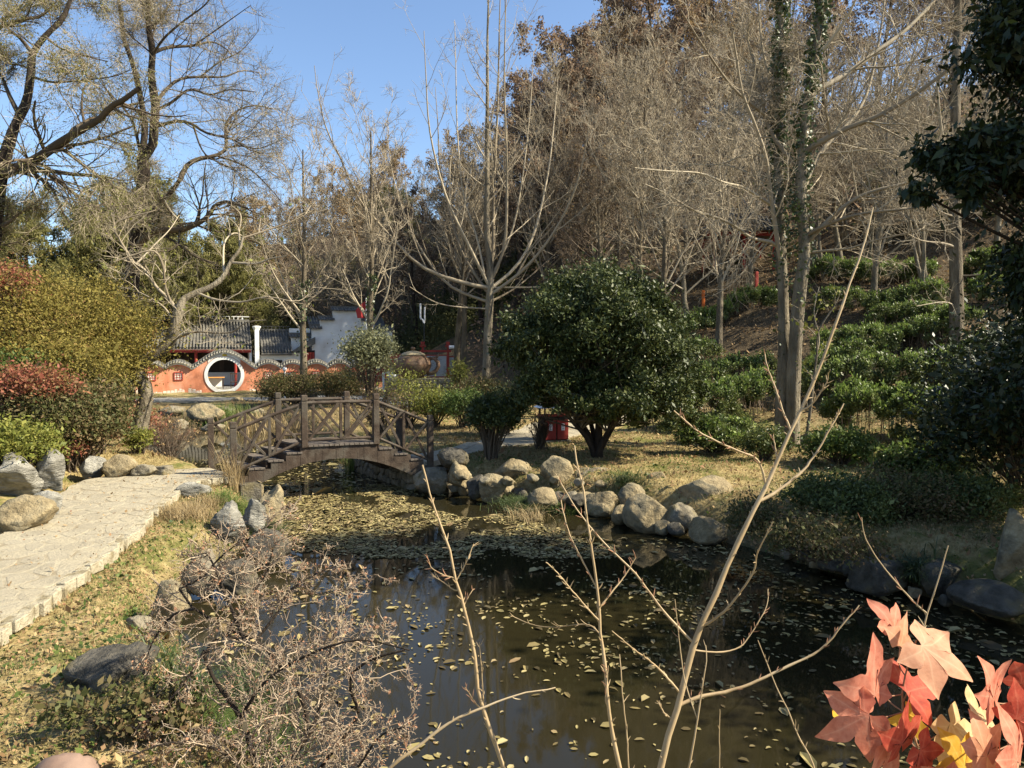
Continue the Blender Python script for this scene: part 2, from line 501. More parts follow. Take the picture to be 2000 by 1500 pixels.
def ground_material(m):
    m.use_nodes = True
    n, l = m.node_tree.nodes, m.node_tree.links
    p = n['Principled BSDF']
    p.inputs['Roughness'].default_value = .95
    p.inputs['Specular IOR Level'].default_value = .15
    tc = n.new('ShaderNodeTexCoord')

    def nz(sc, det=6):
        q = n.new('ShaderNodeTexNoise'); q.inputs['Scale'].default_value = sc; q.inputs['Detail'].default_value = det
        q.inputs['Roughness'].default_value = .65
        l.new(tc.outputs['Object'], q.inputs['Vector'])
        return q.outputs['Fac']

    def ramp(f, cols, lo=.35, hi=.65):
        r = n.new('ShaderNodeValToRGB')
        while len(r.color_ramp.elements) < len(cols): r.color_ramp.elements.new(.5)
        for i, c in enumerate(cols):
            r.color_ramp.elements[i].position = lo + (hi - lo) * i / (len(cols) - 1)
            r.color_ramp.elements[i].color = (*c, 1)
        l.new(f, r.inputs[0])
        return r.outputs[0]

    def mix(f, a, b):
        x = n.new('ShaderNodeMix'); x.data_type = 'RGBA'
        l.new(f, x.inputs[0]); l.new(a, x.inputs[6]); l.new(b, x.inputs[7])
        return x.outputs[2]
    grass = ramp(nz(9), [(.17, .125, .05), (.28, .215, .095), (.36, .285, .14)])
    green = ramp(nz(12), [(.075, .085, .022), (.15, .145, .04)])
    g1 = mix(ramp(nz(1.1), [(0, 0, 0), (1, 1, 1)], .5, .6), grass, green)
    lit = ramp(nz(14), [(.03, .022, .012), (.075, .055, .032), (.13, .095, .055)])
    soil = ramp(nz(7), [(.025, .02, .013), (.06, .045, .03)])
    a1 = n.new('ShaderNodeAttribute'); a1.attribute_name = 'litter'
    a2 = n.new('ShaderNodeAttribute'); a2.attribute_name = 'mud'
    c = mix(a1.outputs['Fac'], g1, lit)
    c = mix(a2.outputs['Fac'], c, soil)
    l.new(c, p.inputs['Base Color'])
    b = n.new('ShaderNodeBump'); b.inputs['Strength'].default_value = .8; b.inputs['Distance'].default_value = .05
    l.new(nz(16, 8), b.inputs['Height'])
    l.new(b.outputs[0], p.inputs['Normal'])


ground_material(ground_m)
ground = npmesh('ground', V, Q, ground_m, smooth=True, attr={'mud': mud.ravel(), 'litter': np.clip(litter, 0, 1).ravel()})
tag(ground, 'dry winter grass and leaf litter ground rising into a wooded hillside', kind='structure')

# water sheet
wm = bpy.data.materials.new('pond_water')
wm.use_nodes = True
_n, _l = wm.node_tree.nodes, wm.node_tree.links
_p = _n['Principled BSDF']
_p.inputs['Base Color'].default_value = (.016, .0135, .006, 1)
_p.inputs['Roughness'].default_value = .035
_p.inputs['IOR'].default_value = 1.33
_p.inputs['Specular IOR Level'].default_value = .5
_nz = _n.new('ShaderNodeTexNoise'); _nz.inputs['Scale'].default_value = 1.3; _nz.inputs['Detail'].default_value = 3
_tc = _n.new('ShaderNodeTexCoord'); _l.new(_tc.outputs['Object'], _nz.inputs['Vector'])
_b = _n.new('ShaderNodeBump'); _b.inputs['Strength'].default_value = .06; _b.inputs['Distance'].default_value = .02
_l.new(_nz.outputs['Fac'], _b.inputs['Height']); _l.new(_b.outputs[0], _p.inputs['Normal'])
wp = []
cen = PS.mean(0)
# triangulated by a slightly enlarged outline strip grid
xs = np.arange(-20, 11.01, .5); ys = np.arange(3, 35.01, .5)
WX, WY = np.meshgrid(xs, ys)
sdw = pond_sd(WX, WY)
idx = -np.ones(WX.shape, int); vs = []; fs = []
keep = sdw < .9
for j in range(len(ys)):
    for i in range(len(xs)):
        if keep[j, i]:
            idx[j, i] = len(vs); vs.append((xs[i], ys[j], WZ))
for j in range(len(ys) - 1):
    for i in range(len(xs) - 1):
        q = (idx[j, i], idx[j, i + 1], idx[j + 1, i + 1], idx[j + 1, i])
        if min(q) >= 0: fs.append(q)
water = npmesh('pond_water', vs, fs, wm)
tag(water, 'dark still pond water with reflections', kind='structure')


# ------------------------------------------------------------------ rocks
def ico(sub):
    import bmesh
    bm = bmesh.new()
    bmesh.ops.create_icosphere(bm, subdivisions=sub, radius=1)
    V = np.array([v.co[:] for v in bm.verts]); Fc = np.array([[v.index for v in f.verts] for f in bm.faces])
    bm.free()
    return V, Fc


ICO = {k: ico(k) for k in (2, 3, 4, 5)}


def rock_arrays(size, seed, sub=4, cut=7, rough=.13, rotz=0.0, tilt=0.0):
    r = np.random.default_rng(seed)
    V, Fc = ICO[sub]
    V = V.copy()
    for _ in range(cut):
        n = unit(r.normal(0, 1, 3)); n[2] *= .8
        n = unit(n)
        d = r.uniform(.50, .84)
        e = V @ n - d
        V = V - np.where(e > 0, e * .95, 0)[:, None] * n
    off = r.uniform(-50, 50, 3)
    disp = np.array([noise.fractal(Vector(p * 1.4 + off), .9, 2.1, 6) for p in V])
    crk = np.array([abs(noise.noise(Vector(p * np.array((1.2, 1.2, 3.5)) + off[::-1]))) for p in V])
    d2 = np.array([noise.fractal(Vector(p * 5 + off), .8, 2.0, 4) for p in V])
    V = V * (1 + rough * disp + .035 * d2 - .07 * np.exp(-crk * 22))[:, None]
    V = V * np.array(size) / 2
    if tilt:
        c, s_ = math.cos(tilt), math.sin(tilt)
        V = V @ np.array([[c, 0, s_], [0, 1, 0], [-s_, 0, c]])
    c, s_ = math.cos(rotz), math.sin(rotz)
    V = V @ np.array([[c, s_, 0], [-s_, c, 0], [0, 0, 1]])
    return V, Fc


def rock(label, c, size, seed, mat='rock_grey', rotz=None, group=None, name='rock', cut=7, rough=.13, tilt=0, sub=4):
    rz = (seed * 1.7) % 3.1 * .25 - .3 if rotz is None else rotz
    V, Fc = rock_arrays(size, seed, sub, cut, rough, rz, tilt)
    c = np.array(c, float)
    o = npmesh(name, V + c, Fc, MAT[mat], smooth=True, loc=(c[0], c[1], c[2] - size[2] / 2))
    return tag(o, label, 'rock', group)


def rock_px(label, u, vb, w, hp, seed, mat='rock_grey', zb=-.1, dep=.85, **k):
    """u centre, vb foot row, w x hp size as seen, standing on height zb"""
    p = gp(u, vb, zb)
    s = p[1] / F
    W, H = w * s * 1.12, hp * s * 1.12
    c = (p[0], p[1] + W * dep / 2 * .8, zb + H * .40)
    return rock(label, c, (W, W * dep, H * 1.15), seed, mat, **k)


RG = 'boulders edging the right bank of the pond'
W0 = WZ + .02
for a in [
    ('rounded brown boulder standing beside the right end of the footbridge', 882, 918, 60, 40, 1, 'rock_dark', -.02),
    ('wide low grey boulder just right of the masonry under the bridge', 845, 962, 72, 44, 2, 'rock_grey', -.5),
    ('narrow upright grey boulder between the wide low one and the bushy bank', 897, 957, 40, 54, 3, 'rock_grey', -.42),
    ('small squat grey boulder right of the narrow upright one', 927, 972, 46, 44, 4, 'rock_dark', -.5),
    ('brown blunt boulder at the water below the flat topped stone', 962, 980, 62, 48, 5, 'rock_grey', -.52),
    ('flat topped stone on the upper bank under the small dark shrub', 1000, 935, 66, 34, 6, 'rock_grey', -.2),
    ('big sunlit egg shaped boulder on the bank below the osmanthus', 1088, 956, 64, 58, 7, 'rock_tan', -.32),
    ('pale smooth slab lying right of the sunlit egg shaped boulder', 1166, 953, 88, 34, 8, 'rock_grey', -.28),
    ('sunlit yellowish boulder at the water left of the grassy overhang', 1062, 1000, 58, 42, 9, 'rock_tan', W0),
    ('little tan cobble half hidden between two waterline boulders', 1130, 996, 44, 28, 10, 'rock_dark', -.5),
    ('smooth tan boulder under the overhanging grass at the waterline', 1180, 1010, 66, 46, 11, 'rock_grey', W0),
    ('upright sunlit boulder leaning on the largest grey boulder', 1238, 1012, 58, 60, 12, 'rock_tan', -.5),
    ('largest grey boulder of the waterline row with a sloping face', 1277, 1042, 98, 74, 13, 'rock_grey', W0),
    ('round brown boulder right of the largest grey one', 1342, 1038, 66, 50, 14, 'rock_grey', W0 + .05),
    ('low brown boulder at the dark end of the waterline row', 1388, 1064, 68, 48, 15, 'rock_grey', W0),
    ('broad boulder with grass on its top above the round brown one', 1385, 992, 124, 52, 16, 'rock_tan', -.25),
    ('small angular stone behind the upright sunlit boulder', 1292, 963, 54, 36, 17, 'rock_tan', -.2),
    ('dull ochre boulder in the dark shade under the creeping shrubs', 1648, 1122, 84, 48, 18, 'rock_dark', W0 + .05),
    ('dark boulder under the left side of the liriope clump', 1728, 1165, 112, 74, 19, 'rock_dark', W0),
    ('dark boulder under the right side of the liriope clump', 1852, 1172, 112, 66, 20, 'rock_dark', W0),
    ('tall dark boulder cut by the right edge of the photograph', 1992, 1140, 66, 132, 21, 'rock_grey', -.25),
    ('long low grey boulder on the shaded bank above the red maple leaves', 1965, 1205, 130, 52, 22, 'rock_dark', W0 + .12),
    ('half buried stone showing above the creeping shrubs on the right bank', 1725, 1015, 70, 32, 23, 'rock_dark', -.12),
]:
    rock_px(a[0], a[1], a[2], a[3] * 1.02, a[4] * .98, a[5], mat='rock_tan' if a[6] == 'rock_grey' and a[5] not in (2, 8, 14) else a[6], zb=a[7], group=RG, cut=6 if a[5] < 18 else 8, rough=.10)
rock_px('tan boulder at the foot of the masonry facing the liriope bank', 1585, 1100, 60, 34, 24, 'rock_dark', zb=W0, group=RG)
_fr = np.random.default_rng(90)
for k in range(26):
    t_ = k / 25
    u_ = 835 + 640 * t_ if k < 20 else 1480 + (k - 19) * 62
    v_ = np.interp(u_, [835, 1000, 1150, 1280, 1450, 1620, 1780, 1900], [958, 978, 1003, 1040, 1072, 1125, 1172, 1205]) + _fr.uniform(-10, 3)
    s__ = _fr.uniform(26, 48)
    rock_px('small stone packed between the boulders of the right bank waterline', u_, v_, s__, s__ * .7, 500 + k, ['rock_tan', 'rock_dark', 'rock_grey'][k % 3], zb=W0 + .02, group='small stones packed along the right waterline', sub=3, cut=6)
for k in range(14):
    u_ = 900 + 46 * k; v_ = np.interp(u_, [900, 1150, 1500], [938, 950, 985]) + _fr.uniform(-6, 8); s__ = _fr.uniform(22, 44)
    rock_px('small stone set in the grass just above the right bank boulders', u_, v_, s__, s__ * .55, 540 + k, ['rock_tan', 'rock_grey'][k % 2], zb=-.18, group='small stones in the grass of the right bank', sub=3, cut=6)
LG = 'boulders along the left path and bank'
for a in [
    ('pale layered boulder at the left edge above the path', 2, 970, 100, 78, 31, 'rock_pale', .0, 1.0),
    ('pale pointed boulder under the red leaved shrubs', 84, 960, 66, 80, 32, 'rock_pale', .0, .8),
    ('yellowish boulder resting on the path edge below the layered one', 28, 1045, 112, 62, 33, 'rock_tan', -.02, .8),
    ('small grey boulder tucked right of the yellowish one on the path edge', 80, 1012, 60, 46, 34, 'rock_pale', .0, .8),
    ('low grey stone left of the square tan block', 165, 934, 58, 44, 35, 'rock_pale', .0, .8),
    ('square tan block at the far side of the path', 218, 936, 74, 44, 36, 'rock_tan', .0, .7),
    ('left one of two low grey stones at the path side by the leaning tree', 275, 934, 46, 24, 37, 'rock_grey', .0, .7),
    ('right one of two low grey stones at the path side by the leaning tree', 316, 931, 50, 22, 38, 'rock_grey', .0, .7),
    ('large flat dark boulder lying in the grass of the lower left corner', 172, 1405, 236, 118, 39, 'rock_dark', -.22, .75),
    ('grey boulder with a carved looking hollow beside the dry grass tuft', 438, 1062, 68, 74, 40, 'rock_pale', -.42, .9),
    ('tall pale boulder under the bridge end at the water', 524, 1048, 58, 92, 41, 'rock_tan', W0, .9),
    ('pale upright boulder left of the tall one under the grass clump', 487, 1050, 50, 70, 42, 'rock_pale', W0 + .1, .9),
    ('smooth dark boulder at the water below the grass clump', 503, 1112, 96, 62, 43, 'rock_dark', W0, .9),
    ('tan boulder on the bank behind the tip of the thorny shrub', 385, 1160, 84, 76, 44, 'rock_grey', -.5, .8),
    ('upright tan boulder with dark hollows behind the thorny branches', 318, 1255, 74, 116, 45, 'rock_tan', -.42, .8),
    ('small pale stone in the grass above the flat dark boulder', 262, 1238, 60, 26, 46, 'rock_grey', -.2, .8),
    ('dark wet boulder at the water behind the thorny shrub', 460, 1170, 90, 70, 47, 'rock_dark', W0, .8),
    ('pale stone half hidden at the path corner by the dry grass tuft', 365, 972, 66, 28, 48, 'rock_pale', -.1, .8),
]:
    rock_px(a[0], *a[1:6], mat=a[6], zb=a[7], dep=a[8], group=LG, sub=5 if a[5] == 39 else 4, cut=11, rough=.16)
for i, (u, v, w, hp, m, lb) in enumerate([
    (330, 812, 70, 26, 'rock_grey', 'leftmost stone of the rockery across the pond'), (392, 822, 90, 42, 'rock_pale', 'pale knobbly stone of the rockery below the round gate'),
    (436, 812, 44, 26, 'rock_grey', 'dark hollow stone of the rockery under the round gate'), (462, 798, 52, 28, 'rock_pale', 'wedge shaped pale stone topping the rockery'),
    (405, 843, 70, 22, 'rock_grey', 'flat stone lying at the water in front of the rockery'), (345, 838, 44, 24, 'rock_pale', 'small stone of the rockery at its waterline left end'),
    (375, 800, 50, 22, 'rock_grey', 'middle upper stone of the rockery across the pond'), (500, 812, 50, 20, 'rock_grey', 'rightmost stone of the rockery across the pond'),
    (868, 770, 46, 26, 'rock_pale', 'pale rockery stone right of the teapot plinth'), (843, 776, 30, 16, 'rock_grey', 'little grey stone at the foot of the teapot plinth')]):
    rock_px(lb, u, v, w * .72, hp * .72, 60 + i, 'rock_grey' if i not in (1, 3) else 'rock_tan', zb=-.35 if u < 600 else 0, group='rockery stones across the pond' if u < 600 else 'rockery stones by the teapot', sub=3, rough=.2)
o = rock_px('corner of a pinkish brown stone block at the bottom edge', 98, 1600, 120, 100, 88, 'clay_lid', zb=-.1, dep=.9, cut=3, rough=.03)
o.data.materials[0] = M('pinkish_stone', [(.16, .105, .08), (.22, .15, .115)], 4, .8, .03, 40)


# ------------------------------------------------------------------ paths
def clip_poly(P, n, d):
    """keep part of convex polygon with p.n <= d"""
    out = []
    for i in range(len(P)):
        a, b = P[i], P[(i + 1) % len(P)]
        fa, fb = a @ n - d, b @ n - d
        if fa <= 0: out.append(a)
        if fa * fb < 0: out.append(a + (b - a) * fa / (fa - fb))
    return np.array(out)


def strip(Lp, Rp):
    """smooth centre strip map: (s in 0..n-1, w in 0..1) -> xy"""
    Lp = np.array(Lp, float); Rp = np.array(Rp, float)

    def f(s, w):
        s = np.clip(s, 0, len(Lp) - 1.0001)
        i = int(s); a = s - i

        def cr(P):
            p0, p1, p2, p3 = P[max(i - 1, 0)], P[i], P[i + 1], P[min(i + 2, len(P) - 1)]
            return .5 * ((2 * p1) + (-p0 + p2) * a + (2 * p0 - 5 * p1 + 4 * p2 - p3) * a * a + (-p0 + 3 * p1 - 3 * p2 + p3) * a ** 3)
        return cr(Lp) * (1 - w) + cr(Rp) * w
    return f


def make_path(name, label, Lp, Rp, ztop, stone_len, rows, nstone_max, thick=.16, seed=1, near_only=None, follow=False):
    f = strip(Lp, Rp)
    n = len(Lp) - 1
    r = np.random.default_rng(seed)
    NS, NW = n * 10, 6
    zt = (lambda x, y: max(ztop, hh(x, y) + .03)) if follow else (lambda x, y: ztop)
    V = []; Fl = []
    for a in range(NS + 1):
        for b in range(NW + 1):
            w = b / NW
            jit = .012 * math.sin(a * 5.1 + 3 * b) if b in (0, NW) else 0
            x, y = f(a / 10, w + jit * (1 if b else -1))
            V.append((x, y, zt(x, y)))
    for a in range(NS):
        for b in range(NW):
            q = a * (NW + 1) + b
            Fl.append((q, q + 1, q + NW + 2, q + NW + 1))
    base = len(V)
    ring = [a * (NW + 1) for a in range(NS + 1)] + [NS * (NW + 1) + b for b in range(1, NW + 1)] + [a * (NW + 1) + NW for a in range(NS - 1, -1, -1)] + [b for b in range(NW - 1, 0, -1)]
    for k in ring:
        V.append((V[k][0], V[k][1], V[k][2] - thick))
    m = len(ring)
    for k in range(m):
        Fl.append((ring[k], base + k, base + (k + 1) % m, ring[(k + 1) % m]))
    p = npmesh(name, V, Fl, MAT['mortar'])
    tag(p, label, kind='structure')
    # stones: voronoi cells in (length, width) space
    seg = np.array([0] + [np.linalg.norm(f(i + 1, .5) - f(i, .5)) for i in range(n)]).cumsum()
    Ltot = seg[-1]; W = np.mean([np.linalg.norm(f(i, 0) - f(i, 1)) for i in range(n + 1)])
    nl = int(Ltot / stone_len)
    pts = []
    for i in range(nl):
        for j in range(rows):
            pts.append(((i + .5 + r.uniform(-.42, .42) + .5 * (j % 2)) * Ltot / nl, (j + .5 + r.uniform(-.33, .33)) * W / rows))
    pts = np.array(pts)
    cnt = 0; rest = MB()
    order = np.argsort([np.hypot(*f(np.interp(q[0], seg, range(n + 1)), .5)) for q in pts])
    for k in order:
        c = pts[k]
        poly = np.array([(c[0] - .8, .02), (c[0] + .8, .02), (c[0] + .8, W - .02), (c[0] - .8, W - .02)])
        for o_ in pts[np.hypot(*(pts - c).T) < 1.6]:
            dlt = o_ - c
            L_ = np.hypot(*dlt)
            if L_ < 1e-6: continue
            nn = dlt / L_
            poly = clip_poly(poly, nn, nn @ (c + o_) / 2 - r.uniform(.012, .026))
            if len(poly) < 3: break
        if len(poly) < 3: continue
        poly[:, 0] = np.clip(poly[:, 0], 0.02, Ltot - .02)
        # rounded corners
        q = np.roll(poly, -1, 0)
        poly = np.stack([.8 * poly + .2 * q, .2 * poly + .8 * q], 1).reshape(-1, 2)
        g = poly.mean(0)
        hz = r.uniform(.002, .006); tx, ty = r.normal(0, .006, 2)
        rings = []
        for sc, z in ((1.0, -.01), (.97, hz * .6), (.90, hz)):
            P = []
            for a_, b_ in (poly - g) * sc + g:
                x, y = f(np.interp(a_, seg, range(n + 1)), b_ / W)
                P.append((x, y, zt(x, y) + z + (tx * (a_ - g[0]) + ty * (b_ - g[1])) * (z > 0)))
            rings.append(P)
        m = len(poly)
        VV = [v for P in rings for v in P]
        FF = [(r_ * m + i, r_ * m + (i + 1) % m, (r_ + 1) * m + (i + 1) % m, (r_ + 1) * m + i) for r_ in range(2) for i in range(m)] + [tuple(range(2 * m, 3 * m))]
        if cnt < nstone_max:
            npmesh('paving_stone', VV, FF, MAT['flag'], p)
        else:
            rest.add(VV, FF)
        cnt += 1
    if rest.v:
        tag(rest.build('paving_stones', MAT['flag'], p), kind='stuff')
    return p, f


PL = [(-6.50, 15.5), (-7.6, 14.95), (-8.25, 14.0), (-7.9, 12.6), (-7.25, 10.8), (-6.95, 9.7), (-6.55, 7.6), (-6.4, 5), (-6.4, 1), (-6.5, -5)]
PR = [(-5.60, 14.55), (-5.85, 14.2), (-6.15, 13.55), (-5.95, 12.5), (-5.6, 11.0), (-5.3, 9.9), (-4.85, 7.6), (-4.5, 5), (-4.3, 1), (-4.3, -5)]
path1, f1 = make_path('path', 'sunlit pale path of irregular flagstones curving to the footbridge', PL, PR, .03, .42, 6, 290, .2, 3)
# upright edge stones on the pond side of the path
r_ = np.random.default_rng(8)
s = .3
cntk = 0
while s < 7.9 and cntk < 290:
    a = f1(s, 1.0); b = f1(s + .02, 1.0)
    d = unit(b - a); nrm = np.array((-d[1], d[0])) * (1 if np.cross(d, f1(s, 0) - a) < 0 else -1)
    wd = r_.uniform(.06, .26)
    L_ = np.linalg.norm(f1(min(s + .5, 8.9), 1) - f1(s, 1)) * 2
    ht = r_.uniform(.10, .17)
    mb = MB().box((a[0] + nrm[0] * .05, a[1] + nrm[1] * .05, .034 + r_.uniform(-.012, .004) - ht / 2), (wd * 1.04, r_.uniform(.06, .20), ht), (d[0] + r_.normal(0, .16), d[1] + r_.normal(0, .16)), bev=.008)
    mb.build('edge_stone', MAT['kerb'], path1)
    cntk += 1
    s += wd / max(L_, .1)
P2L = [(-2.75, 17.1), (-1.9, 18.1), (-.85, 20.2), (0.0, 22.6), (.95, 25.2), (2.6, 28), (5.5, 30.5)]
P2R = [(-1.95, 16.1), (-1.2, 17.3), (-.2, 18.9), (1.0, 20.0), (2.2, 22.0), (4.1, 25.2), (7.0, 27.5)]
path2, f2 = make_path('far_path', 'pale flagstone path leading away from the right end of the footbridge', P2L, P2R, .04, .55, 4, 120, .12, 5, follow=True)
# paving in front of the orange wall and winding walk right of it
P3L = [(-30, 37.2), (-22, 38.6), (-15, 39.4), (-10, 40.2), (-5.5, 40.8), (-3, 37), (-2.6, 33)]
P3R = [(-30, 34.5), (-22, 36.0), (-15, 36.8), (-10.5, 37.4), (-7.4, 37.5), (-6.2, 35), (-5.6, 32)]
path3, f3 = make_path('courtyard_paving', 'grey paved strip running below the orange wall', P3L, P3R, .05, .9, 3, 100, .1, 6, follow=True)
for o in [path3] + list(path3.children):
    o.data.materials[0] = MAT['floor_in']

# ------------------------------------------------------------------ footbridge
A = np.array((-5.62, 14.6)); Bv = np.array((3.79, 1.6)); O = np.array((-.85, .95))


def bp(s, w, z):
    q = A + Bv * s + O * w
    return np.array((q[0], q[1], z))


LBR = float(np.hypot(*Bv)); ax = unit(Bv); ao = unit(O)
bridge = thing('footbridge', 'brown timber footbridge with crossed railings arching over the pond', 'bridge', tuple(bp(.5, .5, 0)))
S1, S2, DZ = .338, .704, .56
wood = MAT['wood']
for w in (0.0, 1.0):
    tops = {0.0: 1.10, S1: DZ + 1.05, S2: DZ + 1.05, 1.0: 1.10}
    ks = list(tops)
    for s_ in ks:
        zb = {0.0: -.15, S1: DZ - .05, S2: DZ - .05, 1.0: -.15}[s_]
        p = bp(s_, w, 0)
        mb = MB().box((p[0], p[1], (zb + tops[s_]) / 2 - .07), (.125, .125, tops[s_] - zb - .14), ax, bev=.008)
        po = mb.build('post', wood, bridge)
        MB().box((p[0], p[1], tops[s_] - .065), (.125, .125, .125), ax, bev=.012).build('post_cap', wood, po)
    for i in range(3):
        a, b = ks[i], ks[i + 1]
        za, zb = tops[a] - .17, tops[b] - .17
        ba, bb = (.08 if a == 0 else DZ + .10), (.08 if b == 1 else DZ + .10)
        ins = .07 / LBR
        g = lambda t, lo: bp(a + (b - a) * t, w, (za + (zb - za) * t) if not lo else (ba + (bb - ba) * t))
        e0, e1 = .055, .945
        MB().tube([g(e0 * .6, 0), g(.5, 0) + np.array((0, 0, .006)), g(1 - e0 * .6, 0)], .036, 8).build('top_rail', wood, bridge)
        MB().tube([g(e0 * .6, 1), g(1 - e0 * .6, 1)], .03, 8).build('bottom_rail', wood, bridge)
        m0, m1 = g(.5, 1), g(.5, 0)
        MB().beam(m0, m1, .06, .06, up=(*ax, 0)).build('baluster', wood, bridge)
        for (t0, t1) in ((e0, .47), (.53, e1)):
            n3 = np.array((*unit(np.array((-Bv[1], Bv[0]))), 0)) * .016
            MB().beam(g(t0, 0) + n3, g(t1, 1) + n3, .03, .055, up=(*ax, .3)).build('cross_brace', wood, bridge)
            MB().beam(g(t0, 1) - n3, g(t1, 0) - n3, .03, .055, up=(*ax, .3)).build('cross_brace', wood, bridge)
# deck boards laid across
ND = 15
for i in range(ND):
    s0 = S1 - .012 + (S2 - S1 + .024) * i / ND; s1 = S1 - .012 + (S2 - S1 + .024) * (i + 1) / ND - .0035
    z = DZ + random.uniform(-.003, .003)
    MB().hexa([bp(s0, -.045, z - .04), bp(s1, -.045, z - .04), bp(s1, 1.045, z - .04), bp(s0, 1.045, z - .04),
               bp(s0, -.045, z), bp(s1, -.045, z), bp(s1, 1.045, z), bp(s0, 1.045, z)]).build('deck_board', MAT['deck'], bridge)
steps = []
for side in (0, 1):
    for k in range(3):
        z = DZ - .14 * (k + 1)
        if side == 0:
            s0, s1 = S1 - .09 * (k + 1), S1 - .09 * k - .012
        else:
            s0, s1 = S2 + .085 * k + .012, S2 + .085 * (k + 1)
        steps.append((min(s0, s1), max(s0, s1), z))
        for j in range(3):
            a = s0 + (s1 - s0) * j / 3; b = s0 + (s1 - s0) * (j + 1) / 3 - .003
            a, b = min(a, b), max(a, b)
            MB().hexa([bp(a, -.03, z - .035), bp(b, -.03, z - .035), bp(b, 1.03, z - .035), bp(a, 1.03, z - .035),
                       bp(a, -.03, z), bp(b, -.03, z), bp(b, 1.03, z), bp(a, 1.03, z)]).build('step_board', MAT['deck'], bridge)
        sr = (s0 - .001) if side == 1 else (s1 + .004)
        MB().hexa([bp(sr, .0, z + .0), bp(sr + .006, .0, z + .0), bp(sr + .006, 1.0, z + .0), bp(sr, 1.0, z + .0),
                   bp(sr, .0, z + .10), bp(sr + .006, .0, z + .10), bp(sr + .006, 1.0, z + .10), bp(sr, 1.0, z + .10)]).build('riser', MAT['wood_dark'], bridge)


def arch(s_):
    return max(-.24, .24 - .48 * ((s_ - .5) / .40) ** 2)


def topz(s_):
    if S1 - .012 <= s_ <= S2 + .012: return DZ - .043
    for a, b, z in steps:
        if a - .001 <= s_ <= b + .012: return z - .038
    return -.02


for w in (-.015, 1.015):
    n = 27
    for i in range(n):
        a = .03 + .965 * i / n; b = .03 + .965 * (i + 1) / n - .0008
        zt = topz((a + b) / 2)
        w2 = w + (.035 if w < 0 else -.035)
        ja = random.uniform(-.009, .009)
        P = [bp(a, w + ja * .3, arch(a)), bp(b, w + ja * .3, arch(b)), bp(b, w2, arch(b)), bp(a, w2, arch(a)),
             bp(a, w + ja * .3, zt), bp(b, w + ja * .3, zt), bp(b, w2, zt), bp(a, w2, zt)]
        MB().hexa(P).build('side_plank', wood, bridge)
for w in (.12, .5, .88):
    mb = MB()
    ss_ = np.linspace(.06, .97, 30)
    for i in range(29):
        a, b = ss_[i], ss_[i + 1]
        za, zb = arch(a) + .05, arch(b) + .05
        ta = min(topz((a + b) / 2) - .02, DZ - .06)
        mb.hexa([bp(a, w, za), bp(b, w, zb), bp(b, w + .06, zb), bp(a, w + .06, za), bp(a, w, max(ta, za + .02)), bp(b, w, max(ta, zb + .02)), bp(b, w + .06, max(ta, zb + .02)), bp(a, w + .06, max(ta, za + .02))])
    mb.build('under_beam', MAT['wood_dark'], bridge)

# masonry abutments under both bridge ends: random stones set in a wall
def masonry(name, label, pts, z0, z1, seed, mat='rock_grey', size=.26):
    r = np.random.default_rng(seed)
    pts = [np.array(p, float) for p in pts]
    root = thing(name, label, 'wall', (pts[0][0], pts[0][1], z0))
    back = MB()
    for a, b in zip(pts[:-1], pts[1:]):
        d = unit(b - a); nrm = np.array((d[1], -d[0])); L = np.linalg.norm(b - a)
        back.hexa([(*a, z0), (*b, z0), (*(b - nrm * .4), z0), (*(a - nrm * .4), z0), (*a, z1 - .02), (*b, z1 - .02), (*(b - nrm * .4), z1 - .02), (*(a - nrm * .4), z1 - .02)])
        nu, nv = max(1, round(L / size)), max(1, round((z1 - z0) / (size * .8)))
        P = np.array([((i + .5 + r.uniform(-.35, .35) + .5 * (j % 2)) * L / nu, (j + .5 + r.uniform(-.3, .3)) * (z1 - z0) / nv) for i in range(nu) for j in range(nv)])
        for c in P:
            poly = np.array([(0, 0), (L, 0), (L, z1 - z0), (0, z1 - z0)], float)
            for q in P:
                dl = q - c; l_ = np.hypot(*dl)
                if l_ < 1e-6 or l_ > 1.5: continue
                poly = clip_poly(poly, dl / l_, (dl / l_) @ (c + q) / 2 - .012)
                if len(poly) < 3: break
            if len(poly) < 3: continue
            g = poly.mean(0); m = len(poly); pr = r.uniform(.02, .06)
            VV = []
            for sc, off in ((1, -.02), (.96, pr * .7), (.78, pr)):
                for x, y in (poly - g) * sc + g:
                    w_ = a + d * x + nrm * off
                    VV.append((w_[0], w_[1], z0 + y))
            FF = [(k * m + i, k * m + (i + 1) % m, (k + 1) * m + (i + 1) % m, (k + 1) * m + i) for k in range(2) for i in range(m)] + [tuple(range(2 * m, 3 * m))]
            npmesh('stone', VV, FF, MAT[mat], root)
    back.build('wall_core', MAT['rock_dark'], root)
    return root


masonry('stone_abutment', 'rough stone masonry carrying the right end of the footbridge', [(-4.15, 19.0), (-3.3, 17.75), (-2.35, 16.35), (-1.55, 15.75)], -.85, -.06, 4)
masonry('stone_abutment', 'rough stone masonry carrying the left end of the footbridge', [(-5.05, 14.55), (-5.35, 15.0), (-6.0, 15.9)][::1], -.85, -.12, 5, 'rock_tan')

# ------------------------------------------------------------------ orange wave wall with round gate
G0 = np.array((-18.2, 46.0)); D = unit(np.array((.927, .375))); N = np.array((-D[1], D[0]))


def fp(t, n, z):
    q = G0 + D * t + N * n
    return (q[0], q[1], z)


VAL = [-7.9, -6.4, -4.9, -3.4, -1.9, 1.9] + [1.9 + 1.5 * k for k in range(1, 8)]


def wtop(t):
    t = max(VAL[0], min(VAL[-1], t))
    for a, b in zip(VAL[:-1], VAL[1:]):
        if a <= t <= b:
            x = (t - a) / (b - a)
            if b - a > 2: return 1.50 + .98 * (math.sin(math.pi * x) ** 1.25)
            return 1.50 + .33 * math.sin(math.pi * x) ** .8


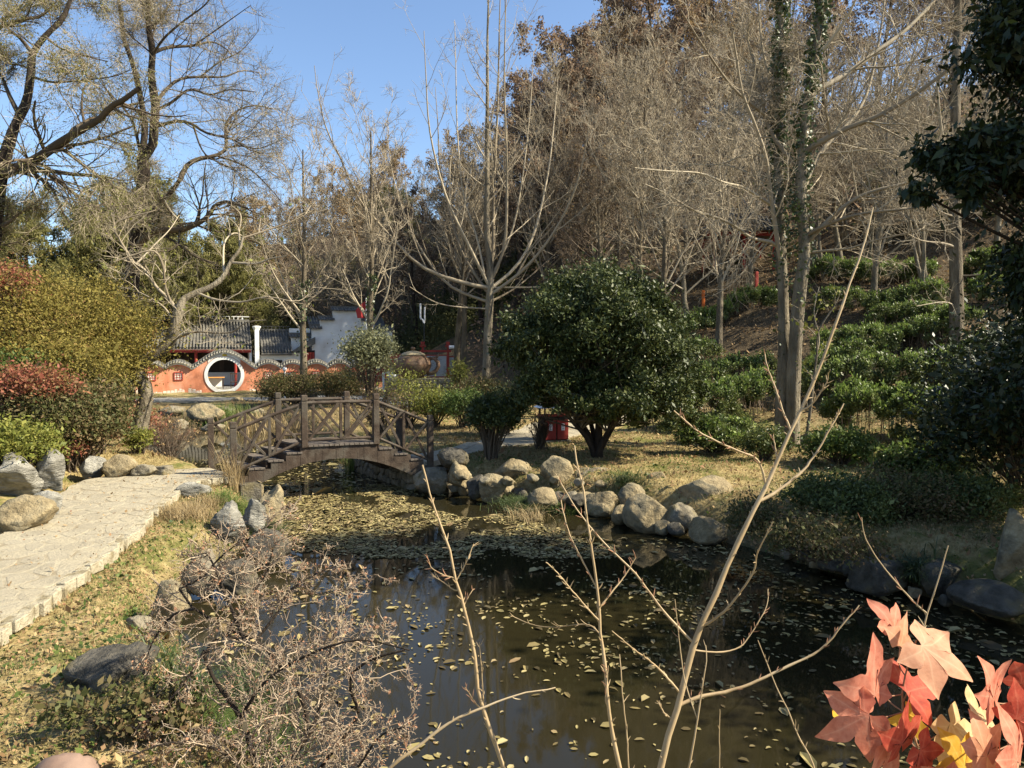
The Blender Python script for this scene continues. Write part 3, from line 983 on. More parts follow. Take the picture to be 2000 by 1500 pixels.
wall = thing('garden_wall', 'orange garden wall with a wavy tiled top and a white ringed round gate', 'wall', fp(0, 0, 0))
WT = .30; ZC, RI = 1.06, 1.0
mb = MB()
tt = sorted(set(list(np.round(np.arange(VAL[0], VAL[-1] + .001, .07), 4)) + VAL + [-RI, RI]))
for a, b in zip(tt[:-1], tt[1:]):
    m = (a + b) / 2
    if abs(m) < RI:
        ya = math.sqrt(max(0, RI * RI - a * a)); yb = math.sqrt(max(0, RI * RI - b * b))
        mb.hexa([fp(a, 0, ZC + ya), fp(b, 0, ZC + yb), fp(b, WT, ZC + yb), fp(a, WT, ZC + ya), fp(a, 0, wtop(a)), fp(b, 0, wtop(b)), fp(b, WT, wtop(b)), fp(a, WT, wtop(a))])
        mb.hexa([fp(a, 0, -.2), fp(b, 0, -.2), fp(b, WT, -.2), fp(a, WT, -.2), fp(a, 0, ZC - ya), fp(b, 0, ZC - yb), fp(b, WT, ZC - yb), fp(a, WT, ZC - ya)])
    else:
        mb.hexa([fp(a, 0, -.2), fp(b, 0, -.2), fp(b, WT, -.2), fp(a, WT, -.2), fp(a, 0, wtop(a)), fp(b, 0, wtop(b)), fp(b, WT, wtop(b)), fp(a, WT, wtop(a))])
mb.build('wall_face', MAT['orange'], wall)
mb = MB(); K = 56
for i in range(K):
    a, b = 2 * math.pi * i / K, 2 * math.pi * (i + 1) / K
    P = []
    for n_ in (-.05, WT + .05):
        for an, r in ((a, RI - .02), (b, RI - .02), (b, RI + .18), (a, RI + .18)):
            P.append(fp(r * math.sin(an), n_, ZC + r * math.cos(an)))
    mb.hexa(P)
mb.build('gate_ring', MAT['white'], wall)
mb = MB()
for i in range(10):
    a, b = -.95 + .19 * i, -.95 + .19 * (i + 1)
    f_ = lambda x: 1.50 + .98 * (math.cos(math.pi * x / 3.8) ** 1.25) - .10
    g_ = lambda x: ZC + math.sqrt(max(0, 1.23 ** 2 - x * x)) - .02
    mb.hexa([fp(a, -.03, g_(a)), fp(b, -.03, g_(b)), fp(b, .02, g_(b)), fp(a, .02, g_(a)), fp(a, -.03, max(f_(a), g_(a) + .01)), fp(b, -.03, max(f_(b), g_(b) + .01)), fp(b, .02, max(f_(b), g_(b) + .01)), fp(a, .02, max(f_(a), g_(a) + .01))])
mb.build('gate_hood', MAT['white'], wall)
MB().box(fp(0.02, -.05, 2.32), (.26, .04, .10), D, bev=.01).build('gate_plaque', MAT['yellow'], wall)
# white trim below the cap, dark tiled cap, round tile ends
mb, cap, ridge = MB(), MB(), MB()
for a, b in zip(tt[:-1], tt[1:]):
    za, zb = wtop(a), wtop(b)
    mb.hexa([fp(a, -.06, za - .09), fp(b, -.06, zb - .09), fp(b, WT + .06, zb - .09), fp(a, WT + .06, za - .09), fp(a, -.06, za + .02), fp(b, -.06, zb + .02), fp(b, WT + .06, zb + .02), fp(a, WT + .06, za + .02)])
    cap.hexa([fp(a, -.20, za + .021), fp(b, -.20, zb + .021), fp(b, WT + .20, zb + .021), fp(a, WT + .20, za + .021), fp(a, 0.04, za + .16), fp(b, 0.04, zb + .16), fp(b, WT - .04, zb + .16), fp(a, WT - .04, za + .16)])
    ridge.hexa([fp(a, .07, za + .15), fp(b, .07, zb + .15), fp(b, WT - .07, zb + .15), fp(a, WT - .07, za + .15), fp(a, .09, za + .25), fp(b, .09, zb + .25), fp(b, WT - .09, zb + .25), fp(a, WT - .09, za + .25)])
mb.build('white_trim', MAT['white'], wall)
cap.build('cap_bed', MAT['tile'], wall)
ridge.build('cap_ridge', MAT['tile'], wall)
ends, ribs = MB(), MB()
t = VAL[0] + .05
while t < VAL[-1]:
    z = wtop(t)
    for n0, n1 in ((-.23, .06), (WT + .23, WT - .06)):
        p0, p1 = np.array(fp(t, n0, z + .06)), np.array(fp(t, n1, z + .17))
        ribs.tube([p0, p1], .045, 6)
        if n0 < 0:
            ends.tube([p0 + np.array((*(-N * .015), 0)), p0 + np.array((*(N * .01), 0))], .052, 8)
    t += .155
tag(ribs.build('cap_tiles', MAT['tile'], wall), kind='stuff')
tag(ends.build('tile_ends', MAT['tile_end'], wall), kind='stuff')
r_ = np.random.default_rng(3)
mb = MB(); t = VAL[0]
while t < VAL[-1]:
    w = r_.uniform(.08, .3)
    if abs(t + w / 2) > 1.25 and r_.random() < .85:
        hgt = r_.uniform(.05, .2) + .06 * math.sin(t * 2)
        mb.hexa([fp(t, -.012, -.1), fp(t + w, -.012, -.1), fp(t + w, .01, -.1), fp(t, .01, -.1), fp(t + w * .1, -.012, hgt), fp(t + w * .9, -.012, hgt * r_.uniform(.6, 1.2)), fp(t + w * .9, .01, hgt), fp(t + w * .1, .01, hgt)])
    t += w
tag(mb.build('flaking_base', MAT['flake'], wall), kind='stuff')
for tw in (-7.15, -5.65, -4.15, -2.65, 2.65, 4.15, 5.65, 7.15, 8.65, 10.15):
    fr = MB(); c = np.array(fp(tw, 0, 1.02))
    s = .23
    for dx, dz, sx, sz in ((-s, 0, .05, .5), (s, 0, .05, .5), (0, -s, .42, .05), (0, s, .42, .05)):
        fr.box(fp(tw + dx, -.02, 1.02 + dz), (sx, .06, sz), D)
    f_ = fr.build('window', MAT['red'], wall)
    MB().box(fp(tw, -.004, 1.02), (.42, .012, .42), D).build('window_panel', MAT['flake'], f_)
    la = MB()
    for k in (-.09, .09):
        la.box(fp(tw + k, -.016, 1.02), (.022, .02, .41), D); la.box(fp(tw, -.018, 1.02 + k), (.41, .02, .022), D)
    la.tube([fp(tw + .09 * math.cos(q), -.02, 1.02 + .09 * math.sin(q)) for q in np.linspace(0, 2 * math.pi, 13)], .013, 5)
    la.build('lattice', MAT['red'], f_)


# ------------------------------------------------------------------ tiled roofs
def tiled_roof(root, t0, t1, n0, z0, n1, z1, pitch=.21, seed=0, name='roof'):
    """sloping field of tile ribs from eave (n0,z0) to ridge (n1,z1)"""
    sub = MB()
    sub.hexa([fp(t0, n0, z0 - .09), fp(t1, n0, z0 - .09), fp(t1, n1, z1 - .09), fp(t0, n1, z1 - .09), fp(t0, n0, z0), fp(t1, n0, z0), fp(t1, n1, z1), fp(t0, n1, z1)])
    rf = sub.build(name, MAT['tile'], root)
    rb = MB(); m = int((t1 - t0) / pitch)
    r = np.random.default_rng(seed)
    for i in range(m + 1):
        t = t0 + .05 + (t1 - t0 - .1) * i / m
        P = [np.array(fp(t + r.normal(0, .006), n0 + (n1 - n0) * q, z0 + (z1 - z0) * q + .03 - .10 * math.sin(math.pi * q))) + (0, 0, .08) for q in np.linspace(-.01, 1, 9)]
        for p, q in zip(P[:-1], P[1:]):
            rb.tube([p, q + (q - p) * .04], [.062, .05], 6)
    tag(rb.build('tile_rows', MAT['tile'], rf), kind='stuff')
    return rf


hall = thing('courtyard_hall', 'long hall with a grey tiled roof behind the orange wall', 'building', fp(-5, 6, 0))
tiled_roof(hall, -14, 1.9, 6, 2.72, 9.6, 4.75)
rg = MB()
rg.box(fp(-6.05, 9.65, 4.86), (15.9, .22, .24), D, bev=.03)
ro = rg.build('roof_ridge', MAT['tile'], hall)
fr = MB()
t = -13.9
while t < 1.7:
    fr.box(fp(t, 9.65, 5.08), (.05, .1, .2), D); t += .3
fr.box(fp(-6.05, 9.65, 5.2), (15.9, .12, .05), D)
tag(fr.build('ridge_openwork', MAT['white'], ro), kind='stuff')
MB().box(fp(-6.05, 6.15, 2.56), (15.8, .12, .16), D).build('eave_beam', MAT['red'], hall)
MB().box(fp(-6.05, 6.02, 2.66), (15.8, .04, .07), D).build('eave_board', MAT['red'], hall)
for t in (-12.2, -9.6, -7, -4.4, -1.8, .8):
    q = fp(t, 6.4, 0)
    MB().lathe([(.15, -.1), (.15, .12), (.1, .14), (.1, 2.5)], q, 12).build('column', MAT['red'], hall)
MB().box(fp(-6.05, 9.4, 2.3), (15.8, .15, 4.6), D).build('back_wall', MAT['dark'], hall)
MB().hexa([fp(1.75, 6.3, -.1), fp(1.9, 6.3, -.1), fp(1.9, 9.5, -.1), fp(1.75, 9.5, -.1), fp(1.75, 6.3, 2.6), fp(1.9, 6.3, 2.6), fp(1.9, 9.5, 4.6), fp(1.75, 9.5, 4.6)]).build('gable_wall', MAT['white'], hall)
MB().box(fp(-6.05, 9.25, .5), (15.6, .1, 1.0), D).build('low_white_wall', MAT['white'], hall)
for k in range(26):
    if k % 2 == 0:
        MB().box(fp(-13.3 + k * .6, 9.28, 1.75), (.32, .06, 1.4), D, bev=.01).build('door_panel', MAT['wood_dark'], hall)
yard = npmesh('courtyard_floor', [fp(-16, .35, .03), fp(14, .35, .03), fp(14, 9.3, .05), fp(-16, 9.3, .05)], [(0, 1, 2, 3)], MAT['floor_in'])
tag(yard, 'grey paved courtyard floor seen through the round gate', kind='structure')

link_w = thing('connecting_roof', 'short tiled roof between the white pillar and the white building', 'building', fp(3.4, 6, 0))
tiled_roof(link_w, 2.55, 4.7, 6, 2.42, 8.4, 4.1, seed=4)
fr = MB(); fr.box(fp(3.6, 8.45, 4.2), (2.3, .16, .12), D)
for k in range(8): fr.box(fp(2.6 + k * .28, 8.45, 4.35), (.04, .08, .2), D)
fr.box(fp(3.6, 8.45, 4.46), (2.3, .08, .04), D)
fr.build('roof_ridge', MAT['tile'], link_w)
MB().box(fp(3.6, 6.5, 1.15), (2.2, .2, 2.3), D).build('wall_face', MAT['white'], link_w)
w_ = MB().box(fp(3.5, 6.38, 1.72), (1.0, .05, .42), D).build('window', MAT['dark'], link_w)
MB().box(fp(3.6, 6.1, 2.34), (2.2, .1, .12), D).build('eave_beam', MAT['wood_dark'], link_w)
pil = thing('white_pillar', 'white plastered end pillar between the two tiled roofs', 'pillar', fp(2.25, 6, 0))
MB().box(fp(2.25, 6.1, 2.05), (.30, .4, 4.1), D, bev=.02).build('shaft', MAT['white'], pil)
MB().lathe([(.2, 0), (.24, .1), (.32, .22), (.32, .28), (.15, .32)], fp(2.25, 6.1, 4.08), 4).build('pillar_head', MAT['white'], pil)

white = thing('white_house', 'white walled house with stepped horse head gables and dark tile caps', 'building', fp(8, 6, 0))


def gable(seglist, n, th, z0=-.2):
    """stepped gable wall: [(t0,t1,ztop)]"""
    mbw = MB()
    for t0, t1, zt in seglist:
        mbw.hexa([fp(t0, n, z0), fp(t1, n, z0), fp(t1, n + th, z0), fp(t0, n + th, z0), fp(t0, n, zt), fp(t1, n, zt), fp(t1, n + th, zt), fp(t0, n + th, zt)])
    w = mbw.build('wall_face', MAT['white'], white)
    for t0, t1, zt in seglist:
        L = t1 - t0
        if L < .3: continue
        c = MB()
        c.hexa([fp(t0 - .12, n - .24, zt + .002), fp(t1 + .12, n - .24, zt + .002), fp(t1 + .12, n + th + .24, zt + .002), fp(t0 - .12, n + th + .24, zt + .002),
                fp(t0 - .12, n + .04, zt + .20), fp(t1 + .12, n + .04, zt + .20), fp(t1 + .12, n + th - .04, zt + .20), fp(t0 - .12, n + th - .04, zt + .20)])
        c.hexa([fp(t0 - .14, n + .07, zt + .19), fp(t1 + .14, n + .07, zt + .19), fp(t1 + .14, n + th - .07, zt + .19), fp(t0 - .14, n + th - .07, zt + .19),
                fp(t0 - .22, n + .09, zt + .36), fp(t1 + .22, n + .09, zt + .36), fp(t1 + .22, n + th - .09, zt + .36), fp(t0 - .22, n + th - .09, zt + .36)])
        cp = c.build('gable_cap', MAT['tile'], white)
        rb = MB(); t = t0 - .08
        while t < t1 + .1:
            rb.tube([fp(t, n - .27, zt + .03), fp(t, n + .08, zt + .22)], .05, 6)
            rb.tube([fp(t, n - .29, zt + .0), fp(t, n - .27, zt + .03)], .03, 6)
            t += .19
        tag(rb.build('tile_rows', MAT['tile'], cp), kind='stuff')
        MB().box(fp((t0 + t1) / 2, n - .02, zt - .10), (L, .05, .07), D).build('cap_moulding', MAT['white'], white)


gable([(6.15, 6.75, 4.25), (6.75, 7.7, 4.9), (7.7, 9.9, 5.62), (9.9, 10.8, 4.9), (10.8, 12.2, 4.2)], 6.4, .35)
gable([(4.72, 6.05, 3.62)], 7.2, .3)
MB().box(fp(5.4, 7.7, 3.2), (1.5, .25, 2.2), D).build('rear_wall', MAT['white'], white)
MB().box(fp(5.1, 6.6, 1.2), (.8, .3, 2.5), D).build('porch_wall', MAT['white'], white)
MB().hexa([fp(4.75, 5.6, 2.45), fp(6.3, 5.6, 3.1), fp(6.3, 7.2, 3.1), fp(4.75, 7.2, 2.45), fp(4.75, 5.6, 2.56), fp(6.3, 5.6, 3.62), fp(6.3, 7.2, 3.62), fp(4.75, 7.2, 2.56)]).build('porch_roof', MAT['tile'], white)
for k in range(4):
    MB().box(fp(5.62 + k * .2, 6.3, 1.25), (.16, .08, 2.5), D, bev=.01).build('door_leaf', MAT['red'], white)
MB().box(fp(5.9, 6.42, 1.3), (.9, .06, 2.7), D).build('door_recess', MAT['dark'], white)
for zz in (1.95, 1.45):
    w_ = MB().box(fp(10.35, 6.37, zz + .5), (.62, .06, .4), D).build('window', MAT['steel'], white)
    mbm = MB()
    for k in (-.2, 0, .2): mbm.box(fp(10.35 + k, 6.33, zz + .5), (.03, .02, .38), D)
    mbm.build('window_bars', MAT['white_paint'], w_)
tiled_roof(white, 6.2, 12.2, 7.0, 3.6, 10, 5.2, seed=9)
MB().box(fp(9.2, 10.2, 2.2), (6, .3, 4.4), D).build('back_wall', MAT['white'], white)

# table and chair beyond the gate
tb = thing('table', 'orange topped table seen through the round gate', 'table', fp(-.72, 3.4, .04))
MB().box(fp(-.72, 3.4, .80), (1.5, .7, .06), D, bev=.01).build('table_top', MAT['orange_wood'], tb)
for dx in (-.65, .65):
    for dy in (-.27, .27):
        MB().box(fp(-.72 + dx, 3.4 + dy, .41), (.06, .06, .73), D).build('leg', MAT['wood_dark'], tb)
MB().box(fp(-.72, 3.68, .45), (1.2, .03, .55), D).build('front_panel', MAT['white'], tb)
ch = thing('chair', 'dark wooden chair standing inside the round gate', 'chair', fp(.62, 3.6, .04))
MB().box(fp(.62, 3.6, .48), (.45, .42, .05), D, bev=.01).build('seat', MAT['wood_dark'], ch)
for dx in (-.19, .19):
    for dy in (-.17, .17):
        MB().box(fp(.62 + dx, 3.6 + dy, .25), (.045, .045, .43), D).build('leg', MAT['wood_dark'], ch)
bk = MB()
for dx in (-.19, -.06, .06, .19): bk.box(fp(.62 + dx, 3.79, .76), (.03, .03, .5), D)
bk.box(fp(.62, 3.79, 1.03), (.46, .04, .08), D)
bk.build('backrest', MAT['wood_dark'], ch)
for dx in (-.2, .2): MB().beam(fp(.62 + dx, 3.42, .7), fp(.62 + dx, 3.78, .72), .04, .03).build('armrest', MAT['wood_dark'], ch)

# ------------------------------------------------------------------ teapot on its plinth
TP = at(807, 738, 40.5); TP[2] = 1.06
pl = thing('stone_plinth', 'stacked stone plinth under the giant teapot', 'plinth', (TP[0] + .35, TP[1], 0))
r_ = np.random.default_rng(14)
for lay in range(5):
    z0 = -.06 + lay * .21; x = -1.75
    while x < 1.9:
        w = r_.uniform(.28, .6); w = min(w, 1.95 - x)
        mb = MB().box((TP[0] + .35 + x + w / 2, TP[1] - .98 + r_.normal(0, .015), z0 + .10), (w - .02, .3, .19), (1, 0), bev=.025)
        mb.build('stone', MAT['rock_grey'], pl); x += w
    for sx in (-1.62, 1.82):
        y = -.82
        while y < .9:
            w = r_.uniform(.3, .55)
            MB().box((TP[0] + .35 + sx, TP[1] + y + w / 2, z0 + .10), (.3, w - .02, .19), (1, 0), bev=.025).build('stone', MAT['rock_grey'], pl); y += w
MB().box((TP[0] + .45, TP[1] - .0, 1.02), (3.75, 2.2, .09), (1, 0), bev=.02).build('plinth_slab', MAT['rock_grey'], pl)
MB().box((TP[0] + .35, TP[1], .45), (3.1, 1.7, 1.1), (1, 0)).build('plinth_core', MAT['rock_dark'], pl)
tp = thing('teapot_sculpture', 'giant brown clay teapot sculpture with lid, curved spout and ear handle', 'sculpture', tuple(TP))
prof = [(.46, 0), (.54, .03), (.56, .1), (.72, .2), (.90, .4), (1.0, .62), (1.02, .78), (.97, .95), (.85, 1.12), (.69, 1.24), (.62, 1.27)]
PR_ = np.array(prof); ti = np.linspace(0, len(prof) - 1, 40)
sm = [(float(np.interp(q, range(len(prof)), PR_[:, 0])), float(np.interp(q, range(len(prof)), PR_[:, 1]))) for q in ti]
MB().lathe(sm, (TP[0], TP[1], TP[2] + .01), 48).build('teapot_body', MAT['clay'], tp, smooth=True)
MB().lathe([(.68, 1.26), (.70, 1.30), (.66, 1.33), (.52, 1.42), (.34, 1.48), (.14, 1.52), (.08, 1.52)], (TP[0], TP[1], TP[2]), 40).build('lid', MAT['clay_lid'], tp, smooth=True)
MB().lathe([(.05, 1.5), (.06, 1.55), (.12, 1.61), (.13, 1.68), (.08, 1.73), (.02, 1.74)], (TP[0], TP[1], TP[2]), 16).build('lid_knob', MAT['clay'], tp, smooth=True)
sp = [(-.72, .42), (-.98, .42), (-1.18, .58), (-1.25, .80), (-1.38, .98), (-1.55, 1.08)]
MB().tube([(TP[0] + x, TP[1] - .05, TP[2] + z) for x, z in sp], [.26, .22, .17, .135, .12, .135], 16).build('spout', MAT['clay'], tp, smooth=True)
hd = [(.78, .98), (.98, 1.10), (1.22, 1.08), (1.38, .90), (1.40, .65), (1.28, .42), (1.05, .26), (.76, .24)]
MB().tube([(TP[0] + x, TP[1], TP[2] + z) for x, z in hd], [.13, .12, .115, .11, .11, .11, .11, .12], 12).build('handle', MAT['clay'], tp, smooth=True)
MB().tube([(TP[0] + x, TP[1], TP[2] + z) for x, z in [(1.2, 1.1), (1.36, 1.2), (1.43, 1.38)]], [.09, .07, .03], 10).build('handle_thumb_rest', MAT['clay'], tp, smooth=True)
# tea bowl lying on the plinth and red sign boards left of the teapot
cb = thing('stone_bowl', 'pale shallow bowl lying on the plinth left of the teapot', 'bowl', (TP[0] - .9, TP[1] - .75, 1.065))
MB().lathe([(.12, 0), (.22, .05), (.26, .15), (.27, .22), (.22, .22), (.16, .1), (.05, .08)], (TP[0] - .98, TP[1] - .72, 1.065), 20).build('bowl_body', MAT['white'], cb, smooth=True)


def board(name, label, cat, u0, u1, v0, v1, Y, frame, face, posts=True, zg=None, marks=None, over=.0):
    a = at(u0, v1, Y); b = at(u1, v0, Y)
    c = (a + b) / 2; W, H = b[0] - a[0], b[2] - a[2]
    zg = hh(c[0], c[1]) if zg is None else zg
    root = thing(name, label, cat, (c[0], Y, zg))
    MB().box(c, (W, .06, H), (1, 0), bev=.01).build('board_face', face, root)
    fr = MB()
    for dx in (-W / 2, W / 2): fr.box((c[0] + dx, Y - .01, c[2]), (.06, .09, H + .06), (1, 0))
    for dz in (-H / 2, H / 2): fr.box((c[0], Y - .012, c[2] + dz), (W + .06, .085, .06), (1, 0))
    fr.build('board_frame', frame, root)
    if posts:
        for dx in (-W / 2 - .06, W / 2 + .06):
            MB().box((c[0] + dx, Y, (c[2] + H / 2 + over + zg) / 2), (.12, .12, c[2] + H / 2 + over - zg), (1, 0), bev=.01).build('post', frame, root)
    if marks is not None:
        mk = MB()
        for (x, z, w, h_) in marks:
            mk.box((c[0] - W / 2 + x * W, Y - .034, c[2] - H / 2 + z * H), (w * W, .006, h_ * H), (1, 0))
        mk.build('board_marks', MAT['ink'] if face is MAT['grey_panel'] else MAT['white_paint'], root)
    return root, c, W, H


r_ = np.random.default_rng(21)
mk = [(.5, .93, .3, .03)] + [(.5 + .12 * math.sin(q * 9) + .1 * r_.normal(), .12 + .75 * q, r_.uniform(.01, .07), .012) for q in np.linspace(0, 1, 46)] + \
     [(.5 + .05 * math.sin(q * 20), .15 + .7 * q, .012, .04) for q in np.linspace(0, 1, 16)] + [(.9, .15 + .03 * k, .1, .008) for k in range(12)]
mb_, c_, W_, H_ = board('map_board', 'grey scenic area map board in a red timber frame behind the teapot handle', 'notice board', 828, 873, 694, 736, 43.5, MAT['red'], MAT['grey_panel'], True, None, mk, .5)
for dx in (-W_ / 2 - .06, W_ / 2 + .06):
    q = MB()
    q.box((c_[0] + dx, 43.5, c_[2] + H_ / 2 + .55), (.34, .3, .1), (1, 0), bev=.02); q.box((c_[0] + dx, 43.5, c_[2] + H_ / 2 + .72), (.22, .22, .2), (1, 0), bev=.02)
    q.build('post_finial', MAT['red'], mb_)
MB().box((c_[0], 43.5, c_[2] + H_ / 2 + .25), (W_ + .5, .1, .12), (1, 0)).build('top_beam', MAT['red'], mb_)
MB().box((c_[0] + W_ / 2 + .05, 43.4, .25), (.17, .17, .32), (1, 0), bev=.01).build('post_sleeve', MAT['white_paint'], mb_)
q = at(887, 678, 43.3)
lt = MB().lathe([(.0, -.3), (.1, -.3), (.1, .3), (.0, .3)], (0, 0, 0), 12)
lt.v = [(q[0] + z, q[1] + y, q[2] + x) for x, y, z in lt.v]
lt.build('tube_light', MAT['white_paint'], mb_)
board('text_board', 'narrow grey board of small text right of the map board', 'notice board', 877, 888, 697, 733, 43.6, MAT['red'], MAT['grey_panel'], True, None,
      [(.5, .9 - .055 * k, .7, .018) for k in range(15)])
root, c_, W_, H_ = board('red_sign', 'red sign panel with a white outlined square behind the teapot spout', 'sign', 757, 783, 692, 742, 42.6, MAT['red'], MAT['red_sign'], True, None,
                         [(.5, .80, .9, .015), (.5, .78, .2, .03), (.1, .5, .012, .55), (.88, .5, .012, .55), (.66, .70, .45, .012), (.66, .55, .03, .2), (.66, .30, .03, .15), (.60, .48, .1, .05), (.7, .2, .12, .04)])
root, c_, W_, H_ = board('white_sign', 'low white panel with two red seals left of the teapot plinth', 'sign', 751, 767, 727, 742, 41.6, MAT['white_paint'], MAT['white_paint'], True, None, None)
for dx in (-.26, .22):
    sl = MB().lathe([(.0, 0), (.09, 0), (.09, .01), (0, .01)], (0, 0, 0), 14, 1, 1.7)
    sl.v = [(c_[0] + dx * W_ / .47 * .5 + x, c_[1] - .045 - z, c_[2] + y) for x, y, z in sl.v]
    sl.build('red_seal', MAT['red_sign'], root)
board('red_banner', 'red hoarding left of the teapot partly hidden by the pale leafy sapling', 'sign', 728, 752, 706, 745, 43.2, MAT['red'], MAT['red_sign'], True, None, [(.5, .3, .6, .02), (.5, .6, .3, .2)])

# small things in the middle distance
def pole_thing(name, label, cat, u, vb, Y, parts):
    q = at(u, vb, Y); z = hh(q[0], q[1])
    root = thing(name, label, cat, (q[0], q[1], z))
    parts(root, q[0], q[1], z)
    return root


def lamp_parts(root, x, y, z):
    MB().lathe([(.09, 0), (.09, .3), (.045, .35), (.045, 3.35)], (x, y, z), 12).build('pole', MAT['steel'], root)
    tb_ = MB()
    tb_.tube([(x, y, z + 3.3), (x - .1, y, z + 3.55), (x - .22, y, z + 3.6), (x - .26, y, z + 3.7), (x - .26, y, z + 4.7)], .06, 8)
    tb_.build('lamp_tube', MAT['white_paint'], root)
    MB().tube([(x, y, z + 3.3), (x + .04, y, z + 3.6), (x + .05, y, z + 4.45)], .05, 8).build('lamp_tube', MAT['white_paint'], root)


pole_thing('street_lamp', 'dark lamp pole with two upright white tubes behind the teapot', 'street lamp', 829, 740, 52, lamp_parts)


def bol(root, x, y, z):
    MB().lathe([(.22, 0), (.22, 1.0)], (x, y, z), 20).build('bollard_body', MAT['steel'], root)
    MB().lathe([(.223, 1.0), (.223, 1.22), (.2, 1.25)], (x, y, z), 20).build('yellow_band', MAT['yellow'], root)
    MB().lathe([(.225, 1.21), (.225, 1.36), (.18, 1.42), (.02, 1.43)], (x, y, z), 20).build('bollard_cap', MAT['steel'], root)
    MB().box((x + .03, y - .222, z + .78), (.1, .015, .35), (1, 0)).build('white_label', MAT['white_paint'], root)
    MB().box((x - .03, y - .225, z + 1.1), (.12, .012, .12), (1, 0)).build('dark_mark', MAT['ink'], root)


pole_thing('speaker_bollard', 'black bollard with a yellow band beside the ivy covered trunk', 'bollard', 610, 790, 37.0, bol)


def sp_(root, x, y, z):
    MB().box((x, y, z + .75), (.07, .07, 1.5), (1, 0), bev=.01).build('pole', MAT['white_paint'], root)
    MB().lathe([(.02, 1.5), (.09, 1.55), (.11, 1.62), (.09, 1.7), (.02, 1.74)], (x, y, z), 12).build('lamp_globe', MAT['white_paint'], root)
    MB().box((x - .24, y + .05, z + 1.12), (.34, .05, .62), (1, 0), bev=.01).build('board_face', MAT['steel'], root)
    MB().box((x + .1, y + .1, z + 1.1), (.42, .05, .62), (1, 0), bev=.01).build('side_board', MAT['grey_panel'], root)


pole_thing('white_signpost', 'white signpost with a small dark display board before the orange wall', 'signpost', 557, 790, 38.5, sp_)


def lant(root, x, y, z):
    MB().lathe([(.05, 0), (.05, 4.2)], (x, y, z), 10).build('pole', MAT['steel'], root)
    MB().lathe([(.05, 4.2), (.22, 4.35), (.26, 4.7), (.12, 4.95)], (x, y, z), 8).build('lamp_glass', MAT['white_paint'], root)
    MB().lathe([(.3, 4.93), (.12, 5.12), (.03, 5.2), (.03, 5.4)], (x, y, z), 8).build('lamp_cap', MAT['white_paint'], root)


pole_thing('garden_lantern', 'pale lantern on a tall pole rising behind the tiled hall roof', 'lantern', 474, 700, 58, lant)


def flagp(root, x, y, z):
    MB().lathe([(.03, 0), (.03, 6.3)], (x, y, z), 8).build('pole', MAT['white_paint'], root)
    n = 7; V = []
    for j in range(2):
        for i in range(n):
            V.append((x - .75 * i / (n - 1) * (1 - .15 * j), y + .08 * math.sin(i * 1.4), z + 6.2 - 1.3 * j - .75 * i / (n - 1) * (1 - j)))
    Vb = [(a, b + .012, c) for a, b, c in V]
    Fq = [(i, i + 1, n + i + 1, n + i) for i in range(n - 1)]
    Fq += [tuple(q + 2 * n for q in f[::-1]) for f in Fq]
    MB().add(V + Vb, Fq).build('flag', MAT['red_sign'], root)


pole_thing('red_flag', 'red flag hanging in the branches beside the white house', 'flag', 716, 700, 51, flagp)

# low bench / slab right of the plinth
q = at(872, 764, 38.0)
bn = thing('stone_bench', 'dark slab bench on two legs below the map board', 'bench', (q[0], q[1], 0))
MB().box((q[0], q[1], .42), (1.3, .4, .08), (1, 0), bev=.01).build('seat', MAT['rock_dark'], bn)
for dx in (-.5, .5): MB().box((q[0] + dx, q[1], .17), (.1, .32, .42), (1, 0)).build('leg', MAT['rock_dark'], bn)

# ------------------------------------------------------------------ litter bin by the far path
bp0 = gp(1080, 862, .03); bx, by = bp0[0] + .03, bp0[1] + .35; bz = hh(bx, by) - .02
bd = unit(np.array((.93, .36)))
bb = thing('litter_bin', 'red double litter bin with white recycling labels under a small roof', 'litter bin', (bx, by, bz))
bo = np.array((-bd[1], bd[0]))


def bq(a, b, z): return (bx + bd[0] * a + bo[0] * b, by + bd[1] * a + bo[1] * b, bz + z)


MB().box(bq(0, 0, .03), (.86, .50, .06), bd, bev=.01).build('base', MAT['rock_pale'], bb)
MB().box(bq(-.0, 0, .40), (.74, .42, .66), bd, bev=.012).build('bin_body', MAT['wood_dark'], bb)  # dark body colour stands in for shade on the bin's left face
for s_ in (-.19, .19):
    d_ = MB().box(bq(s_, -.222, .36), (.34, .03, .54), bd, bev=.008).build('door', MAT['red'], bb)
    MB().box(bq(s_, -.240, .44), (.10, .008, .19), bd).build('recycling_label', MAT['white_paint'], d_)
    MB().box(bq(s_, -.224, .695), (.24, .02, .075), bd).build('bin_slot', MAT['dark'], bb)
    mk_ = MB()
    mk_.tube([bq(s_ + .025 * math.cos(q), -.2455, .465 + .025 * math.sin(q)) for q in np.linspace(.5, 5.8, 9)], .004, 4)
    mk_.box(bq(s_, -.2455, .39), (.05, .004, .012), bd)
    mk_.build('label_mark', MAT['ink'], d_)
MB().box(bq(0, -.0, .755), (.80, .48, .05), bd, bev=.01).build('bin_top', MAT['red'], bb)
for a in (-.34, .34):
    for b in (-.18, .18): MB().box(bq(a, b, .88), (.04, .04, .22), bd).build('roof_post', MAT['wood_dark'], bb)
MB().hexa([bq(-.48, -.34, .98), bq(.48, -.34, .98), bq(.48, .34, .98), bq(-.48, .34, .98), bq(-.3, -.02, 1.12), bq(.3, -.02, 1.12), bq(.3, .02, 1.12), bq(-.3, .02, 1.12)]).build('canopy', MAT['white_paint'], bb)  # white colour imitates sky reflected on the glossy bin roof

